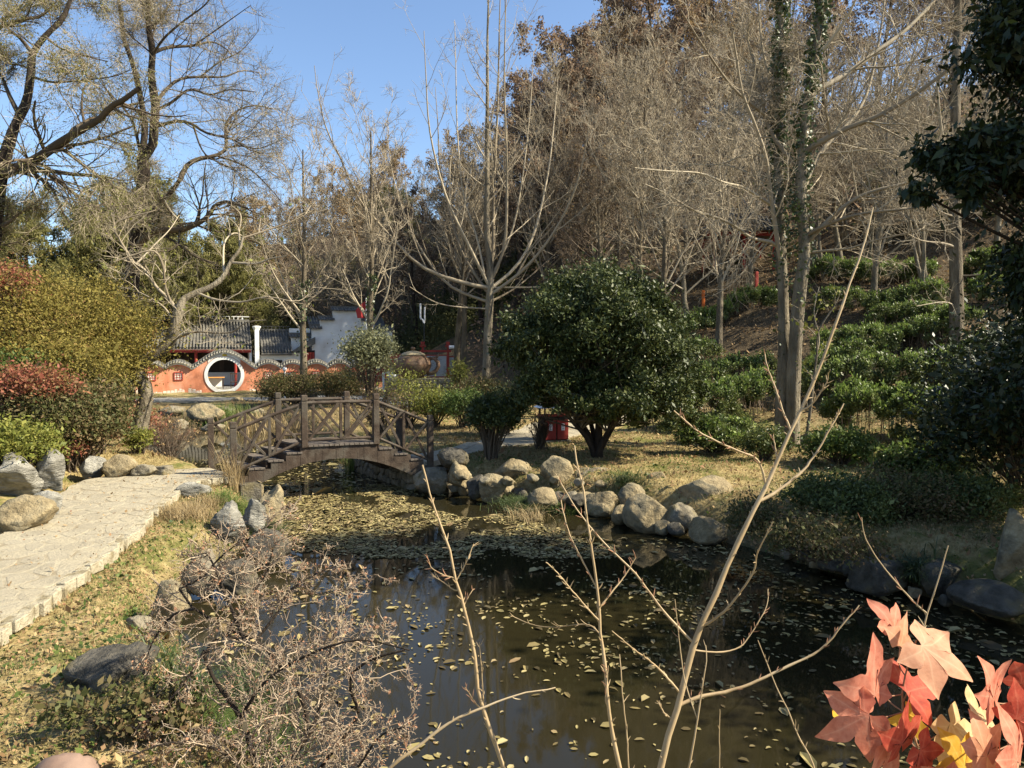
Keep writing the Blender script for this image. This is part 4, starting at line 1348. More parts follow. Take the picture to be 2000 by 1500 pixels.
# ------------------------------------------------------------------ things on the hillside
pv = at(1440, 548, 43); pz = hh(pv[0], pv[1])
pav = thing('pavilion', 'open hillside pavilion with a grey tiled roof and red posts', 'pavilion', (pv[0], pv[1], pz))
for dx in (-1.7, 0, 1.7):
    for dy in (-1.2, 1.2):
        MB().box((pv[0] + dx, pv[1] + dy, pz + .9), (.14, .14, 2.2), (1, 0), bev=.01).build('post', MAT['red'], pav)
MB().box((pv[0], pv[1] - 1.3, pz + 1.9), (4.4, .14, .26), (1, 0)).build('beam', MAT['red'], pav)
MB().box((pv[0], pv[1] + 1.3, pz + 1.9), (4.4, .14, .26), (1, 0)).build('beam', MAT['red'], pav)
E = [(-2.6, -2, 2.0), (2.6, -2, 2.0), (2.6, 2, 2.0), (-2.6, 2, 2.0)]; T = [(-.7, -.05, 3.35), (.7, -.05, 3.35), (.7, .05, 3.35), (-.7, .05, 3.35)]
cv = lambda p: (pv[0] + p[0], pv[1] + p[1], pz + p[2])
ro = MB().hexa([cv(p) for p in E] + [cv(p) for p in T]).build('roof', MAT['tile'], pav)
rb = MB()
for side in (-1, 1):
    for k in range(23):
        x = -2.5 + 5 * k / 22
        xt = np.clip(x, -.7, .7) if abs(x) < .7 else math.copysign(.7, x)
        q = 1 if abs(x) <= .7 else (2.6 - abs(x)) / 1.9
        top = (x, side * (2 - 1.95 * q), 2.0 + 1.35 * q)
        rb.tube([cv((x, side * 2.03, 2.07)), cv((top[0], top[1], top[2] + .07))], .06, 6)
rb.build('tile_rows', MAT['tile'], ro)
MB().box(cv((0, 0, 3.45)), (1.7, .18, .25), (1, 0), bev=.03).build('roof_ridge', MAT['tile'], pav)
for i, (u, v, Y, lb, hgt) in enumerate([(1374, 556, 37.5, 'bright orange post standing left of the hillside pavilion', 1.25), (1478, 532, 39, 'thin red post standing right of the hillside pavilion', .9)]):
    q = at(u, v, Y); z = hh(q[0], q[1])
    o = MB().box((q[0], q[1], z + hgt / 2 - .1), (.14, .14, hgt + .2), (1, 0), bev=.02).build('marker_post', M('orange_paint' if i == 0 else 'pink_red_paint', [(.55, .12, .02), (.62, .16, .03)] if i == 0 else [(.5, .08, .06), (.55, .1, .08)], 3, .6), loc=(q[0], q[1], z))
    tag(o, lb, 'post')
q = at(1762, 440, 40); z = hh(q[0], q[1])
sh = thing('hillside_shelter', 'low old shelter with dark openings on the upper tea slope', 'hut', (q[0], q[1], z))
MB().box((q[0], q[1] + .9, z + .5), (3.9, .15, 1.3), (1, 0)).build('back_wall', MAT['dark'], sh)
for dx in (-1.8, -.7, .5, 1.7): MB().box((q[0] + dx, q[1], z + .5), (.22, .22, 1.3), (1, 0), bev=.01).build('post', MAT['rock_dark'], sh)
MB().hexa([(q[0] - 2.2, q[1] - .4, z + 1.12), (q[0] + 2.2, q[1] - .4, z + 1.12), (q[0] + 2.2, q[1] + 1.2, z + 1.4), (q[0] - 2.2, q[1] + 1.2, z + 1.4), (q[0] - 2.2, q[1] - .4, z + 1.22), (q[0] + 2.2, q[1] - .4, z + 1.22), (q[0] + 2.2, q[1] + 1.2, z + 1.52), (q[0] - 2.2, q[1] + 1.2, z + 1.52)]).build('roof', MAT['rock_dark'], sh)
MB().box((q[0], q[1] - .05, z + .15), (3.5, .06, .08), (1, 0)).build('rail', MAT['rock_dark'], sh)

# ------------------------------------------------------------------ plant generators
UP = np.array((0, 0, 1.))


def grow(p, d, L, r, P, curv, trop, tipf, rng, tropvec=UP, zig=0.0):
    n = len(p)
    pts = np.empty((n, P, 3)); pts[:, 0] = p
    d = unit(d)
    tv = np.asarray(tropvec, float)
    for i in range(1, P):
        d = unit(d + rng.normal(0, curv, (n, 3)) + trop * tv)
        e = d
        if zig:
            e = unit(d + zig * (1 if i % 2 else -1) * unit(np.cross(d, np.array((.3, .2, 1.)))))
        pts[:, i] = pts[:, i - 1] + e * (L / (P - 1))[:, None]
    t = np.linspace(0, 1, P)
    return pts, r[:, None] * (1 - (1 - tipf) * t)[None]


def spawn(pts, rad, n, t0, t1, ang, angj, lf, rf, rng, taper=.5, minr=0, absL=None, even=False, updir=0):
    Nn, P, _ = pts.shape
    idx = np.repeat(np.arange(Nn), n)
    m = len(idx)
    if even:
        t = np.tile((np.arange(n) + .5) / n, Nn) + rng.uniform(-.4, .4, m) / n
        t = t0 + (t1 - t0) * np.clip(t, 0, 1)
    else:
        t = rng.uniform(t0, t1, m)
    f = t * (P - 1); i = np.minimum(f.astype(int), P - 2); a = (f - i)[:, None]
    p0, p1 = pts[idx, i], pts[idx, i + 1]
    pos = p0 * (1 - a) + p1 * a
    tan = unit(p1 - p0)
    perp = unit(np.cross(tan, unit(rng.normal(0, 1, (m, 3)))))
    if updir: perp = unit(perp + updir * UP)
    an = np.radians(ang + angj * rng.normal(0, 1, m))[:, None]
    d = tan * np.cos(an) + perp * np.sin(an)
    pl = np.linalg.norm(np.diff(pts, axis=1), axis=2).sum(1)[idx]
    L = (pl * lf if absL is None else np.full(m, absL)) * (1 - taper * t) * rng.uniform(.65, 1.3, m)
    rr = (rad[idx, i] * (1 - a[:, 0]) + rad[idx, i + 1] * a[:, 0]) * rf
    rr = np.maximum(rr, minr)
    return pos, d, L, rr


def tips(chains, n, rng, t0=.3, jit=.05):
    """sample points along chains"""
    P_ = []
    for pts in chains:
        N_, P, _ = pts.shape
        if N_ == 0: continue
        P_.append(pts.reshape(N_, P, 3))
    sel = []
    w = np.array([len(p) for p in P_], float); w /= w.sum()
    for p, k in zip(P_, (w * n).astype(int)):
        i = rng.integers(0, len(p), k); t = rng.uniform(t0, 1, k) * (p.shape[1] - 1)
        j = np.minimum(t.astype(int), p.shape[1] - 2); a = (t - j)[:, None]
        sel.append(p[i, j] * (1 - a) + p[i, j + 1] * a + rng.normal(0, jit, (k, 3)))
    return np.concatenate(sel)


def leaves(P, size, rng, aspect=.45, sj=.35, down=0.0, flat=0.0, fold=False):
    n = len(P)
    s = size * np.exp(rng.normal(0, sj, n))[:, None]
    a = unit(rng.normal(0, 1, (n, 3)) + np.array((0, 0, -down)))
    nr = rng.normal(0, 1, (n, 3)); nr[:, 2] = nr[:, 2] + flat * 3
    b = unit(np.cross(nr, a))
    V = np.stack([P, P + a * s * .45 + b * s * aspect * .5, P + a * s, P + a * s * .45 - b * s * aspect * .5], 1).reshape(-1, 3)
    I_ = (np.arange(n) * 4)[:, None]
    return V, I_ + np.arange(4)[None]


def resamp(poly, P=12):
    poly = np.array(poly, float)
    L = np.r_[0, np.cumsum(np.linalg.norm(np.diff(poly, axis=0), axis=1))]
    # smooth catmull-rom through the points
    n = len(poly); out = []
    for q in np.linspace(0, L[-1], P):
        i = min(np.searchsorted(L, q, side='right') - 1, n - 2); a = (q - L[i]) / (L[i + 1] - L[i])
        p0, p1, p2, p3 = poly[max(i - 1, 0)], poly[i], poly[i + 1], poly[min(i + 2, n - 1)]
        out.append(.5 * ((2 * p1) + (-p0 + p2) * a + (2 * p0 - 5 * p1 + 4 * p2 - p3) * a * a + (-p0 + 3 * p1 - 3 * p2 + p3) * a ** 3))
    return np.array(out)


def limb(pix, Y0, dY=0.0, P=18, drift=None):
    """limb through photo pixels starting Y0 metres away, leaning dY metres back along its length"""
    n = len(pix)
    return resamp([at(u, v, Y0 + dY * i / (n - 1)) for i, (u, v) in enumerate(pix)], P)


def tree_obj(name, label, group, trunk_arr, crown_arr, mt, mc, base, extra=(), kt=9, local=False, cat='tree'):
    """trunk_arr, crown_arr: lists of (pts, rad, sides)"""
    root = thing(name, label, cat, base, group)
    V, Q_ = join([tube_arrays(p, r, k) for p, r, k in trunk_arr])
    npmesh('trunk', V, Q_, mt, root, smooth=True)
    V, Q_ = join([tube_arrays(p, r, k) for p, r, k in crown_arr])
    cr = npmesh('crown', V, Q_, mc, root, smooth=True)
    for nm, LV, LQ, m in extra:
        npmesh(nm, LV, LQ, m, cr)
    return root


def attach(P, hosts):
    """shift a limb along its sight lines so that it starts on its host branch"""
    H = np.concatenate(hosts)
    a = P[0] - (0, 0, CZ); a = a / a[1]
    b = H - (0, 0, CZ); b = b / b[:, 1:2]
    k = np.argmin((b[:, 0] - a[0]) ** 2 + (b[:, 2] - a[2]) ** 2)
    s_ = H[k, 1] / P[0, 1]
    Q = (P - (0, 0, CZ)) * s_ + (0, 0, CZ)
    off = H[k] - Q[0]
    w = (1 - np.linspace(0, 1, len(P)) * 3).clip(0, 1)[:, None] ** 2
    return Q + off * w


def bump_trunk(pts, rad, rng, k=.12):
    rad = rad * (1 + rng.normal(0, k * .4, rad.shape))
    return pts, rad


def generic(seed, H=14, r0=.22, kind='asc', twigs=1.0, leafs=None, nl=3000, ls=.1, lmat='brownleaf', mt='bark_grey', mc='twig', clear=.25, name='bare_tree', label='', group=None, base=(0, 0, 0), multi=1, thick=1.0, spread=1.0, **lk):
    g = np.random.default_rng(seed)
    b = np.array(base, float)
    p = np.repeat(b[None], multi, 0) + np.array((0, 0, -.2)) + g.normal(0, .15, (multi, 3)) * (multi > 1) * (1, 1, 0)
    d = np.repeat(UP[None], multi, 0) + g.normal(0, .06 if multi == 1 else .16, (multi, 3)) * (1, 1, 0)
    T = grow(p, d, np.full(multi, H), np.full(multi, r0), 14, .035 if kind != 'spread' else .08, .04, .10, g)
    T = (T[0], T[1] * np.r_[1.35, 1.08, np.ones(12)][None])
    A_ = {'asc': 38, 'spread': 62, 'oak': 55}[kind]
    U_ = {'asc': .17, 'spread': .08, 'oak': .10}[kind]
    s1 = spawn(*T, int(26 / multi) + 4, clear, .97, A_, 10, .48 * spread, .42, g, taper=.62, even=True)
    B1 = grow(*s1, 10, .07, U_ * .55, .2, g)
    s2 = spawn(*B1, 7, .15, .97, 40, 12, .42, .55, g, taper=.5, minr=.0105 * thick)
    B2 = grow(*s2, 6, .10, U_ * .5, .35, g)
    s3 = spawn(*B2, int(6 * twigs), .12, 1, 42, 14, .5, .6, g, taper=.4, minr=.008 * thick)
    B3 = grow(*s3, 4, .16, U_ * .4, .5, g)
    s4 = spawn(*B3, max(1, int(3 * twigs)), .2, 1, 45, 15, .6, .7, g, taper=.4, minr=.006 * thick)
    B4 = grow(*s4, 3, .2, .06, .6, g)
    ex = []
    if nl:
        LP = tips([B4[0], B3[0]], nl, g, .1, ls * .8)
        ex.append(('leaves', *leaves(LP, ls, g, **lk), MAT[lmat]))
    return tree_obj(name, label, group, [(T[0], T[1], 8)], [(*B1, 5), (*B2, 4), (*B3, 3), (*B4, 3)], MAT[mt], MAT[mc], tuple(b), ex)


def dup(root, loc, rotz=0, scale=1, label=None, group=None):
    r = root.copy(); SC.collection.objects.link(r); r.location = loc; r.rotation_euler = (0, 0, rotz)
    r.scale = (scale, scale, scale) if np.isscalar(scale) else scale
    if label: r['label'] = label
    if group: r['group'] = group
    for c0 in list(root.children):
        c = c0.copy(); SC.collection.objects.link(c); c.parent = r
        for g0 in c0.children:
            g_ = g0.copy(); SC.collection.objects.link(g_); g_.parent = c
    return r


def place(root, loc, rotz=0, scale=1):
    root.location = loc; root.rotation_euler = (0, 0, rotz)
    root.scale = (scale, scale, scale) if np.isscalar(scale) else scale


# ------------------------------------------------------------------ hillside woods: bare trees, brown leaved trees, olive trees
FG = 'bare trees of the hillside wood'
LB = 'bare pale twigged tree in the dense hillside wood'
bare = [generic(100, 13, .15, 'asc', .8, mt='bark_pale', mc='twig_brown', multi=2, nl=0, name='bare_tree', label=LB, group=FG, thick=2.0),
        generic(101, 12, .13, 'asc', .8, mt='bark_pale', mc='twig', nl=0, name='bare_tree', label=LB, group=FG, thick=2.0, multi=3),
        generic(102, 11, .17, 'spread', .9, nl=0, mc='twig_brown', name='bare_tree', label=LB, group=FG, thick=1.7),
        generic(103, 14, .17, 'spread', .9, nl=1500, ls=.12, lmat='tanleaf', mc='twig_brown', name='bare_tree', label=LB, group=FG, thick=1.7)]
OG = 'brown leaved trees on the hillside'
LO = 'tall hillside tree still holding clumps of brown leaves'
oak = [generic(110, 15, .26, 'oak', 1, nl=10500, ls=.155, lmat='brownleaf', mc='twig_dark', mt='bark_dark', name='brown_leaved_tree', label=LO, group=OG, aspect=.7, thick=1.6, spread=.85),
       generic(111, 14, .24, 'oak', 1, nl=7500, ls=.15, lmat='tanleaf', mc='twig_brown', mt='bark_dark', name='brown_leaved_tree', label=LO, group=OG, aspect=.7, thick=1.6, spread=.9)]
WG = 'olive green trees behind the tiled roofs'
LW = 'soft olive green tree in the belt behind the tiled roofs'
wil = [generic(120, 10, .25, 'spread', 1, nl=42000, ls=.15, lmat='olive', mc='twig_dark', mt='bark_dark', name='olive_tree', label=LW, group=WG, aspect=.28, down=1.2, spread=1.1),
       generic(121, 10, .25, 'oak', 1, nl=42000, ls=.14, lmat='olive_dark', mc='twig_dark', mt='bark_dark', name='olive_tree', label=LW, group=WG, aspect=.3, down=1.0, spread=1.1)]
first = {id(o): True for o in bare + oak + wil}


def put(src, x, y, rz, sc):
    z = hh(x, y) - .1
    if first.get(id(src)):
        first[id(src)] = False
        place(src, (x, y, z), rz, sc)
    else:
        dup(src, (x, y, z), rz, sc)


g = np.random.default_rng(77)
pl_ = []


def far_enough(x, y, dmin):
    return all((x - a) ** 2 + (y - b) ** 2 > dmin * dmin for a, b in pl_)


def scatter(n, ulo, uhi, ylo, yhi, srcs, scl, dmin=1.6, cond=None):
    c = 0; tries = 0
    while c < n and tries < n * 60:
        tries += 1
        Y = math.sqrt(g.uniform(ylo ** 2, yhi ** 2)); u = g.uniform(ulo, uhi); x = (u - 1000) / F * Y
        if not far_enough(x, Y, dmin): continue
        if cond and not cond(x, Y): continue
        pl_.append((x, Y))
        s_ = g.uniform(*scl)
        put(srcs[g.integers(len(srcs))], x, Y, g.uniform(0, 6.28), (s_ * g.uniform(.85, 1.1), s_ * g.uniform(.85, 1.1), s_))
        c += 1


# olive belt behind the roofs
for u, Y, k, s_ in [(30, 60, 1, .9), (115, 64, 0, .95), (190, 62, 1, 1.05), (255, 70, 0, 1.25), (330, 61, 0, 1.15), (395, 66, 1, 1.05), (440, 60, 0, .95), (505, 63, 1, .8), (560, 66, 0, .75), (-60, 66, 0, 1.0),
                    (20, 74, 1, 1.1), (150, 50, 0, 1.25), (325, 52.5, 0, 1.5), (450, 57, 0, 1.2), (60, 52, 0, 1.25), (-40, 48, 1, 1.1), (250, 55, 1, 1.4), (620, 74, 1, .8), (690, 72, 0, .7)]:
    x = (u - 1000) / F * Y
    pl_.append((x, Y)); put(wil[k], x, Y, u * .37, s_)
# brown leaved trees at the crest
for u, Y, k, s_ in [(815, 60, 0, .80), (870, 66, 0, .85), (940, 58, 1, .85), (1010, 55, 0, 1.0), (1080, 53, 0, 1.12), (1150, 58, 0, 1.0), (1225, 60, 1, 1.1), (1290, 56, 0, 1.25), (1345, 64, 0, 1.3), (1430, 60, 0, 1.3), (1500, 66, 1, 1.3),
                    (1240, 74, 0, 1.35), (1600, 62, 0, 1.2), (1700, 70, 1, 1.2), (1840, 62, 0, 1.1), (1110, 70, 1, 1.2), (1390, 54, 1, 1.0), (1960, 58, 1, 1.0)]:
    x = (u - 1000) / F * Y
    pl_.append((x, Y)); put(oak[k], x, Y, u * .53, s_)
scatter(28, 620, 1330, 50, 80, bare, (.72, 1.05), 2.6, lambda x, y: not (-24 < x < 1 and y < 60))
scatter(17, 1250, 2040, 43, 78, bare, (.85, 1.15), 3.0)
scatter(5, 1080, 1330, 38, 48, bare, (.7, .95), 2.4)
scatter(16, 380, 820, 62, 84, bare, (.65, .9), 2.0)
scatter(14, 420, 830, 70, 100, wil, (.7, 1.0), 3.0)
scatter(26, 250, 860, 92, 125, wil + oak[1:] + bare, (1.0, 1.45), 3.0)
scatter(10, 850, 1300, 62, 95, oak, (.9, 1.1), 3.0)
scatter(7, 1550, 1980, 29, 42, bare[:2], (.7, .95), 2.5, lambda x, y: not (19 < x < 24 and 35 < y < 44))

# undergrowth of the wood: brown brush and dark evergreen scrub
g = np.random.default_rng(78)
n = 90000
Yv = np.sqrt(g.uniform(43 ** 2, 105 ** 2, n)); uv = g.uniform(-100, 2150, n); Xv = (uv - 1000) / F * Yv
tv = hill_t(Xv, Yv)
ok = (tv > 5) & ~((Xv < -3) & (Yv < 61))
Xv, Yv = Xv[ok], Yv[ok]
cl = .5 + .5 * wob(Xv, Yv, .8, 3.0)
Zv = h(Xv, Yv) + np.abs(g.normal(0, .75, len(Xv))) * (.4 + cl.clip(0, 1.3))
V_, Q_ = leaves(np.stack([Xv, Yv, Zv], 1), .27, g, aspect=.4)
tag(npmesh('undergrowth', V_, Q_, MAT['brownleaf']), 'brown brushwood and dry leaves covering the wooded slope', 'undergrowth', kind='stuff')
ok = g.random(len(Xv)) < .45
V_, Q_ = leaves(np.stack([Xv, Yv, Zv], 1)[ok] + g.normal(0, .9, (ok.sum(), 3)) * (1, 1, .3), .26, g, aspect=.4)
tag(npmesh('undergrowth', V_, Q_, MAT['olive_dark']), 'dark green scrub between the trunks of the wood', 'undergrowth', kind='stuff')
n = 26000
tt_ = g.uniform(-8, 13, n); nn_ = g.uniform(11, 19, n)
Pq = np.array([fp(a, b, 0) for a, b in zip(tt_, nn_)])
Pq[:, 2] = h(Pq[:, 0], Pq[:, 1]) + np.abs(g.normal(0, 1.5, n)) * (1 + .35 * np.sin(tt_ * 1.7)) * ss(10, 14, nn_)
V_, Q_ = leaves(Pq, .22, g, aspect=.4)
tag(npmesh('undergrowth', V_, Q_, MAT['olive_dark']), 'dark olive thicket directly behind the white house', 'undergrowth', kind='stuff')
n = 45000
tt_ = g.uniform(12.5, 32, n); nn_ = g.uniform(5, 14, n)
Pq = np.array([fp(a, b, 0) for a, b in zip(tt_, nn_)])
Pq[:, 2] = h(Pq[:, 0], Pq[:, 1]) + np.abs(g.normal(0, 1.3, n)) * (1 + .35 * np.sin(tt_ * .9)) * ss(5, 8, nn_)
V_, Q_ = leaves(Pq, .20, g, aspect=.4)
tag(npmesh('undergrowth', V_, Q_, MAT['olive_dark']), 'dark thicket on the bank behind the teapot', 'undergrowth', kind='stuff')


# ------------------------------------------------------------------ hero trees
def hero(name, label, base, trunks, limbs, specs, mt, mc, rng, extra_leaf=None, kt=10, ivy=None, cat='tree', lk_=1.0, twm=None):
    """trunks/limbs: list of (polyline world P pts, r0, r1)"""
    def arr(L):
        P = np.stack([l[0] for l in L])
        t = np.linspace(0, 1, P.shape[1])
        R = np.stack([l[1] + (l[2] - l[1]) * t for l in L])
        return P, R
    TA = arr(trunks)
    if limbs:
        fix = []
        hosts = [q[0] for q in trunks]
        hosts = [resamp(q, 60) for q in hosts]
        for l in limbs:
            q = attach(l[0], hosts); fix.append((q, l[1] * lk_, l[2] * lk_)); hosts.append(resamp(q, 40))
        limbs = fix
    LA = arr(limbs) if limbs else None
    TA = (TA[0] + np.cumsum(rng.normal(0, .004, TA[0].shape), 1), TA[1] * (1 + rng.normal(0, .05, TA[1].shape)))
    crown = []; fine = []
    src = [(*TA, specs[0].get('tn', 0))]
    cur = []
    if LA is not None:
        crown.append((*LA, 7)); cur.append(LA)
    if specs[0].get('tn', 0):
        s = spawn(*TA, specs[0]['tn'], specs[0]['t0'], .98, specs[0]['ang'], 10, 1, specs[0].get('rf', .35), rng, taper=specs[0].get('taper', .5), absL=specs[0]['L'], even=True)
        B = grow(*s, 12, specs[0].get('curv', .06), specs[0].get('trop', .05), .15, rng)
        crown.append((*B, 6)); cur.append(B)
    tipsets = []
    for q in specs[1:]:
        nxt = []
        for B in cur:
            s = spawn(*B, q['n'], q.get('t0', .15), 1, q['ang'], 12, q.get('lf', .45), q.get('rf', .5), rng, taper=q.get('taper', .45), minr=q['minr'], absL=q.get('L'))
            pl = np.linalg.norm(np.diff(B[0], axis=1), axis=2).sum(1)
            if len(pl) > 3 and q is not specs[-1]:
                kk = rng.random(len(s[2])) < np.repeat(np.clip(pl / np.percentile(pl, 75), 0, 1) ** 1.3, q['n'])
                s = tuple(a_[kk] for a_ in s)
            C = grow(*s, q.get('P', 4), q.get('curv', .12), q.get('trop', .03), .45, rng, zig=q.get('zig', 0))
            if q.get('cut') is not None:
                mk_ = q['cut'](C[0][:, 0])
                C = (C[0][mk_], C[1][mk_])
            (fine if (twm and q is specs[-1]) else crown).append((*C, q.get('k', 3))); nxt.append(C)
        cur = nxt
        tipsets = [c[0] for c in cur]
    ex = []
    if extra_leaf:
        nl, ls, lm, lk = extra_leaf
        ex.append(('leaves', *leaves(tips(tipsets, nl, rng, .1, ls), ls, rng, **lk), MAT[lm]))
    if fine:
        ex.append(('twigs', *join([tube_arrays(p_, r_, 3) for p_, r_, _k in fine]), MAT[twm]))
    root = tree_obj(name, label, None, [(*TA, kt)], crown, MAT[mt], MAT[mc], base, ex, cat=cat)
    if ivy:
        ni, tr, lo, hi, s_ = ivy
        Pp, Rr = TA
        i = rng.choice(tr, ni); t = lo + (hi - lo) * rng.random(ni) ** ivy_pow
        f = t * (Pp.shape[1] - 1); j = np.minimum(f.astype(int), Pp.shape[1] - 2); a = (f - j)[:, None]
        p = Pp[i, j] * (1 - a) + Pp[i, j + 1] * a; r = Rr[i, j]
        th = rng.uniform(0, 6.28, ni)
        clump = .5 + .5 * np.sin(t * 31 + th * 2) * np.cos(t * 13 - th)
        rr = r + np.abs(rng.normal(0, .10, ni)) * (clump + .35)
        p = p + np.stack([np.cos(th) * rr, np.sin(th) * rr, rng.normal(0, .06, ni)], 1)
        keep_ = rng.random(ni) < clump * 1.2 * (.10 + .9 * ss(.30, .55, t))
        LV, LQ = leaves(p[keep_], s_, rng, aspect=.9, down=.8)
        npmesh('ivy', LV, LQ, MAT['ivy'], root)
    return root


ivy_pow = 1.0
g = np.random.default_rng(201)
# A: big dark barked tree behind the leaning tree
YA = 36.0
zA = hh((250 - 1000) / F * YA, YA)
bA = (at(248, 780, YA)[0], YA, zA)
trA = [(limb([(246, 800), (252, 640), (262, 500), (270, 420), (281, 340), (278, 308)], YA, 0), .40, .27)]
trA += [(limb([(278, 310), (297, 285), (300, 245), (303, 208), (295, 150), (297, 100), (289, 58), (288, -10)], YA, -1.0), .24, .10),
        (limb([(277, 308), (280, 285), (283, 245), (277, 205), (261, 130), (241, 70), (238, 35), (230, -10)], YA, 1.6), .17, .08)]
lbA = [(limb([(270, 440), (300, 405), (330, 380), (352, 350)], YA - .2, -1.4), .15, .12),
       (limb([(273, 306), (266, 262), (259, 238), (241, 210), (222, 190), (196, 160)], YA, 2.2), .11, .03),
       (limb([(299, 102), (320, 94), (343, 91), (378, 89), (413, 82), (437, 92), (455, 110)], YA - .8, 2.5), .12, .03),
       (limb([(301, 246), (315, 243), (350, 236), (378, 244), (402, 259), (455, 273), (483, 290), (508, 300)], YA, -3), .12, .025),
       (limb([(304, 208), (318, 182), (350, 155), (392, 150), (437, 150), (472, 138), (506, 142)], YA, 3), .12, .03),
       (limb([(285, 490), (300, 460), (318, 450), (360, 447), (402, 427), (420, 402), (446, 394), (483, 407)], YA, -3.4), .24, .07),
       (limb([(352, 350), (364, 325), (385, 311), (420, 304), (441, 290), (441, 245), (462, 217), (497, 206), (530, 212)], YA - 2, 2), .16, .03),
       (limb([(441, 290), (470, 285), (505, 290), (545, 275)], YA, -1.5), .07, .02),
       (limb([(289, 60), (310, 40), (330, 10), (345, -20)], YA - 1, 1.5), .10, .03),
       (limb([(297, 110), (320, 75), (360, 40), (400, 10), (420, -20)], YA - 1, -2), .08, .03),
       (limb([(303, 215), (335, 200), (370, 175), (410, 185), (450, 175), (500, 180)], YA, -4), .10, .02),
       (limb([(283, 245), (265, 215), (232, 205), (205, 170), (190, 130)], YA + .5, -2.5), .09, .02),
       (limb([(392, 150), (430, 120), (470, 100), (505, 60)], YA + 2, 1), .06, .015),
       (limb([(378, 89), (420, 60), (455, 35), (490, 10)], YA + 1, -2), .06, .015),
       (limb([(378, 244), (400, 300), (455, 330), (500, 360)], YA - 1, 1), .06, .015),
       (limb([(420, 304), (480, 325), (520, 360), (555, 400)], YA - 1.5, -1), .07, .015)]
hero('dark_barked_tree', 'tall dark barked tree with twisting limbs standing behind the leaning pale tree', bA, trA, lbA,
     [dict(tn=3, t0=.6, ang=60, L=3.0, rf=.3), dict(n=13, ang=48, lf=.50, rf=.42, minr=.014, P=7, curv=.16, trop=.03, k=4),
      dict(n=8, ang=46, lf=.62, rf=.5, minr=.009, P=6, curv=.17, trop=0.02), dict(n=6, ang=42, L=.9, minr=.0058, P=4, curv=.2, trop=-.01, taper=.2)],
     'bark_dark', 'twig_dark', g, (34000, .05, 'olive', dict(aspect=.35, down=.6)), lk_=.8, twm='twig')
# B: tree at the left edge with heavy rising limb
YB = 30.0
g = np.random.default_rng(202)
bB = (at(-35, 800, YB)[0], YB, hh(at(-35, 800, YB)[0], YB))
trB = [(limb([(-40, 840), (-30, 640), (-15, 460), (0, 350), (12, 297)], YB, 0), .42, .27),
       (limb([(12, 297), (24, 259), (38, 227), (52, 196), (60, 140), (63, 105), (87, 70), (122, 35), (140, -10)], YB, 1.5), .22, .08)]
lbB = [(limb([(2, 345), (35, 329), (70, 312), (115, 281), (168, 248), (196, 232), (217, 208), (240, 196), (272, 172)], YB, -1.5), .27, .10),
       (limb([(6, 345), (35, 336), (87, 333), (140, 340), (182, 343), (210, 350), (227, 381)], YB, -2.5), .14, .05),
       (limb([(38, 227), (20, 190), (8, 160), (-10, 120)], YB, 1), .13, .04),
       (limb([(63, 105), (40, 75), (20, 60), (-20, 20)], YB + 1, -1), .10, .04),
       (limb([(-60, 75), (0, 52), (45, 38), (80, 31), (105, 8)], YB - 2, 1), .14, .05),
       (limb([(-60, 60), (10, 35), (50, 14), (70, -10)], YB - 3, 1), .08, .04),
       (limb([(87, 70), (120, 95), (170, 110), (210, 120)], YB + 1, -2), .07, .02),
       (limb([(168, 248), (160, 210), (165, 170), (190, 140)], YB - 1, 2), .07, .02),
       (limb([(60, 150), (100, 160), (150, 158), (220, 150)], YB + 1, -2), .07, .02),
       (limb([(140, 338), (160, 380), (190, 430)], YB - 1, -.5), .05, .015)]
hero('leafy_edge_tree', 'tree at the left edge with a heavy rising limb and thin olive leaves', bB, trB, lbB,
     [dict(tn=4, t0=.4, ang=60, L=3.0, rf=.3), dict(n=13, ang=45, lf=.5, rf=.45, minr=.016, P=7, curv=.15, trop=.02, k=4),
      dict(n=9, ang=42, lf=.55, rf=.5, minr=.011, P=5, curv=.16, trop=0.0), dict(n=5, ang=38, L=.8, minr=.0065, P=4, curv=.2, trop=-.08, taper=.2)],
     'bark_dark', 'twig_dark', g, (42000, .075, 'olive', dict(aspect=.32, down=.8)), lk_=.85, twm='twig')
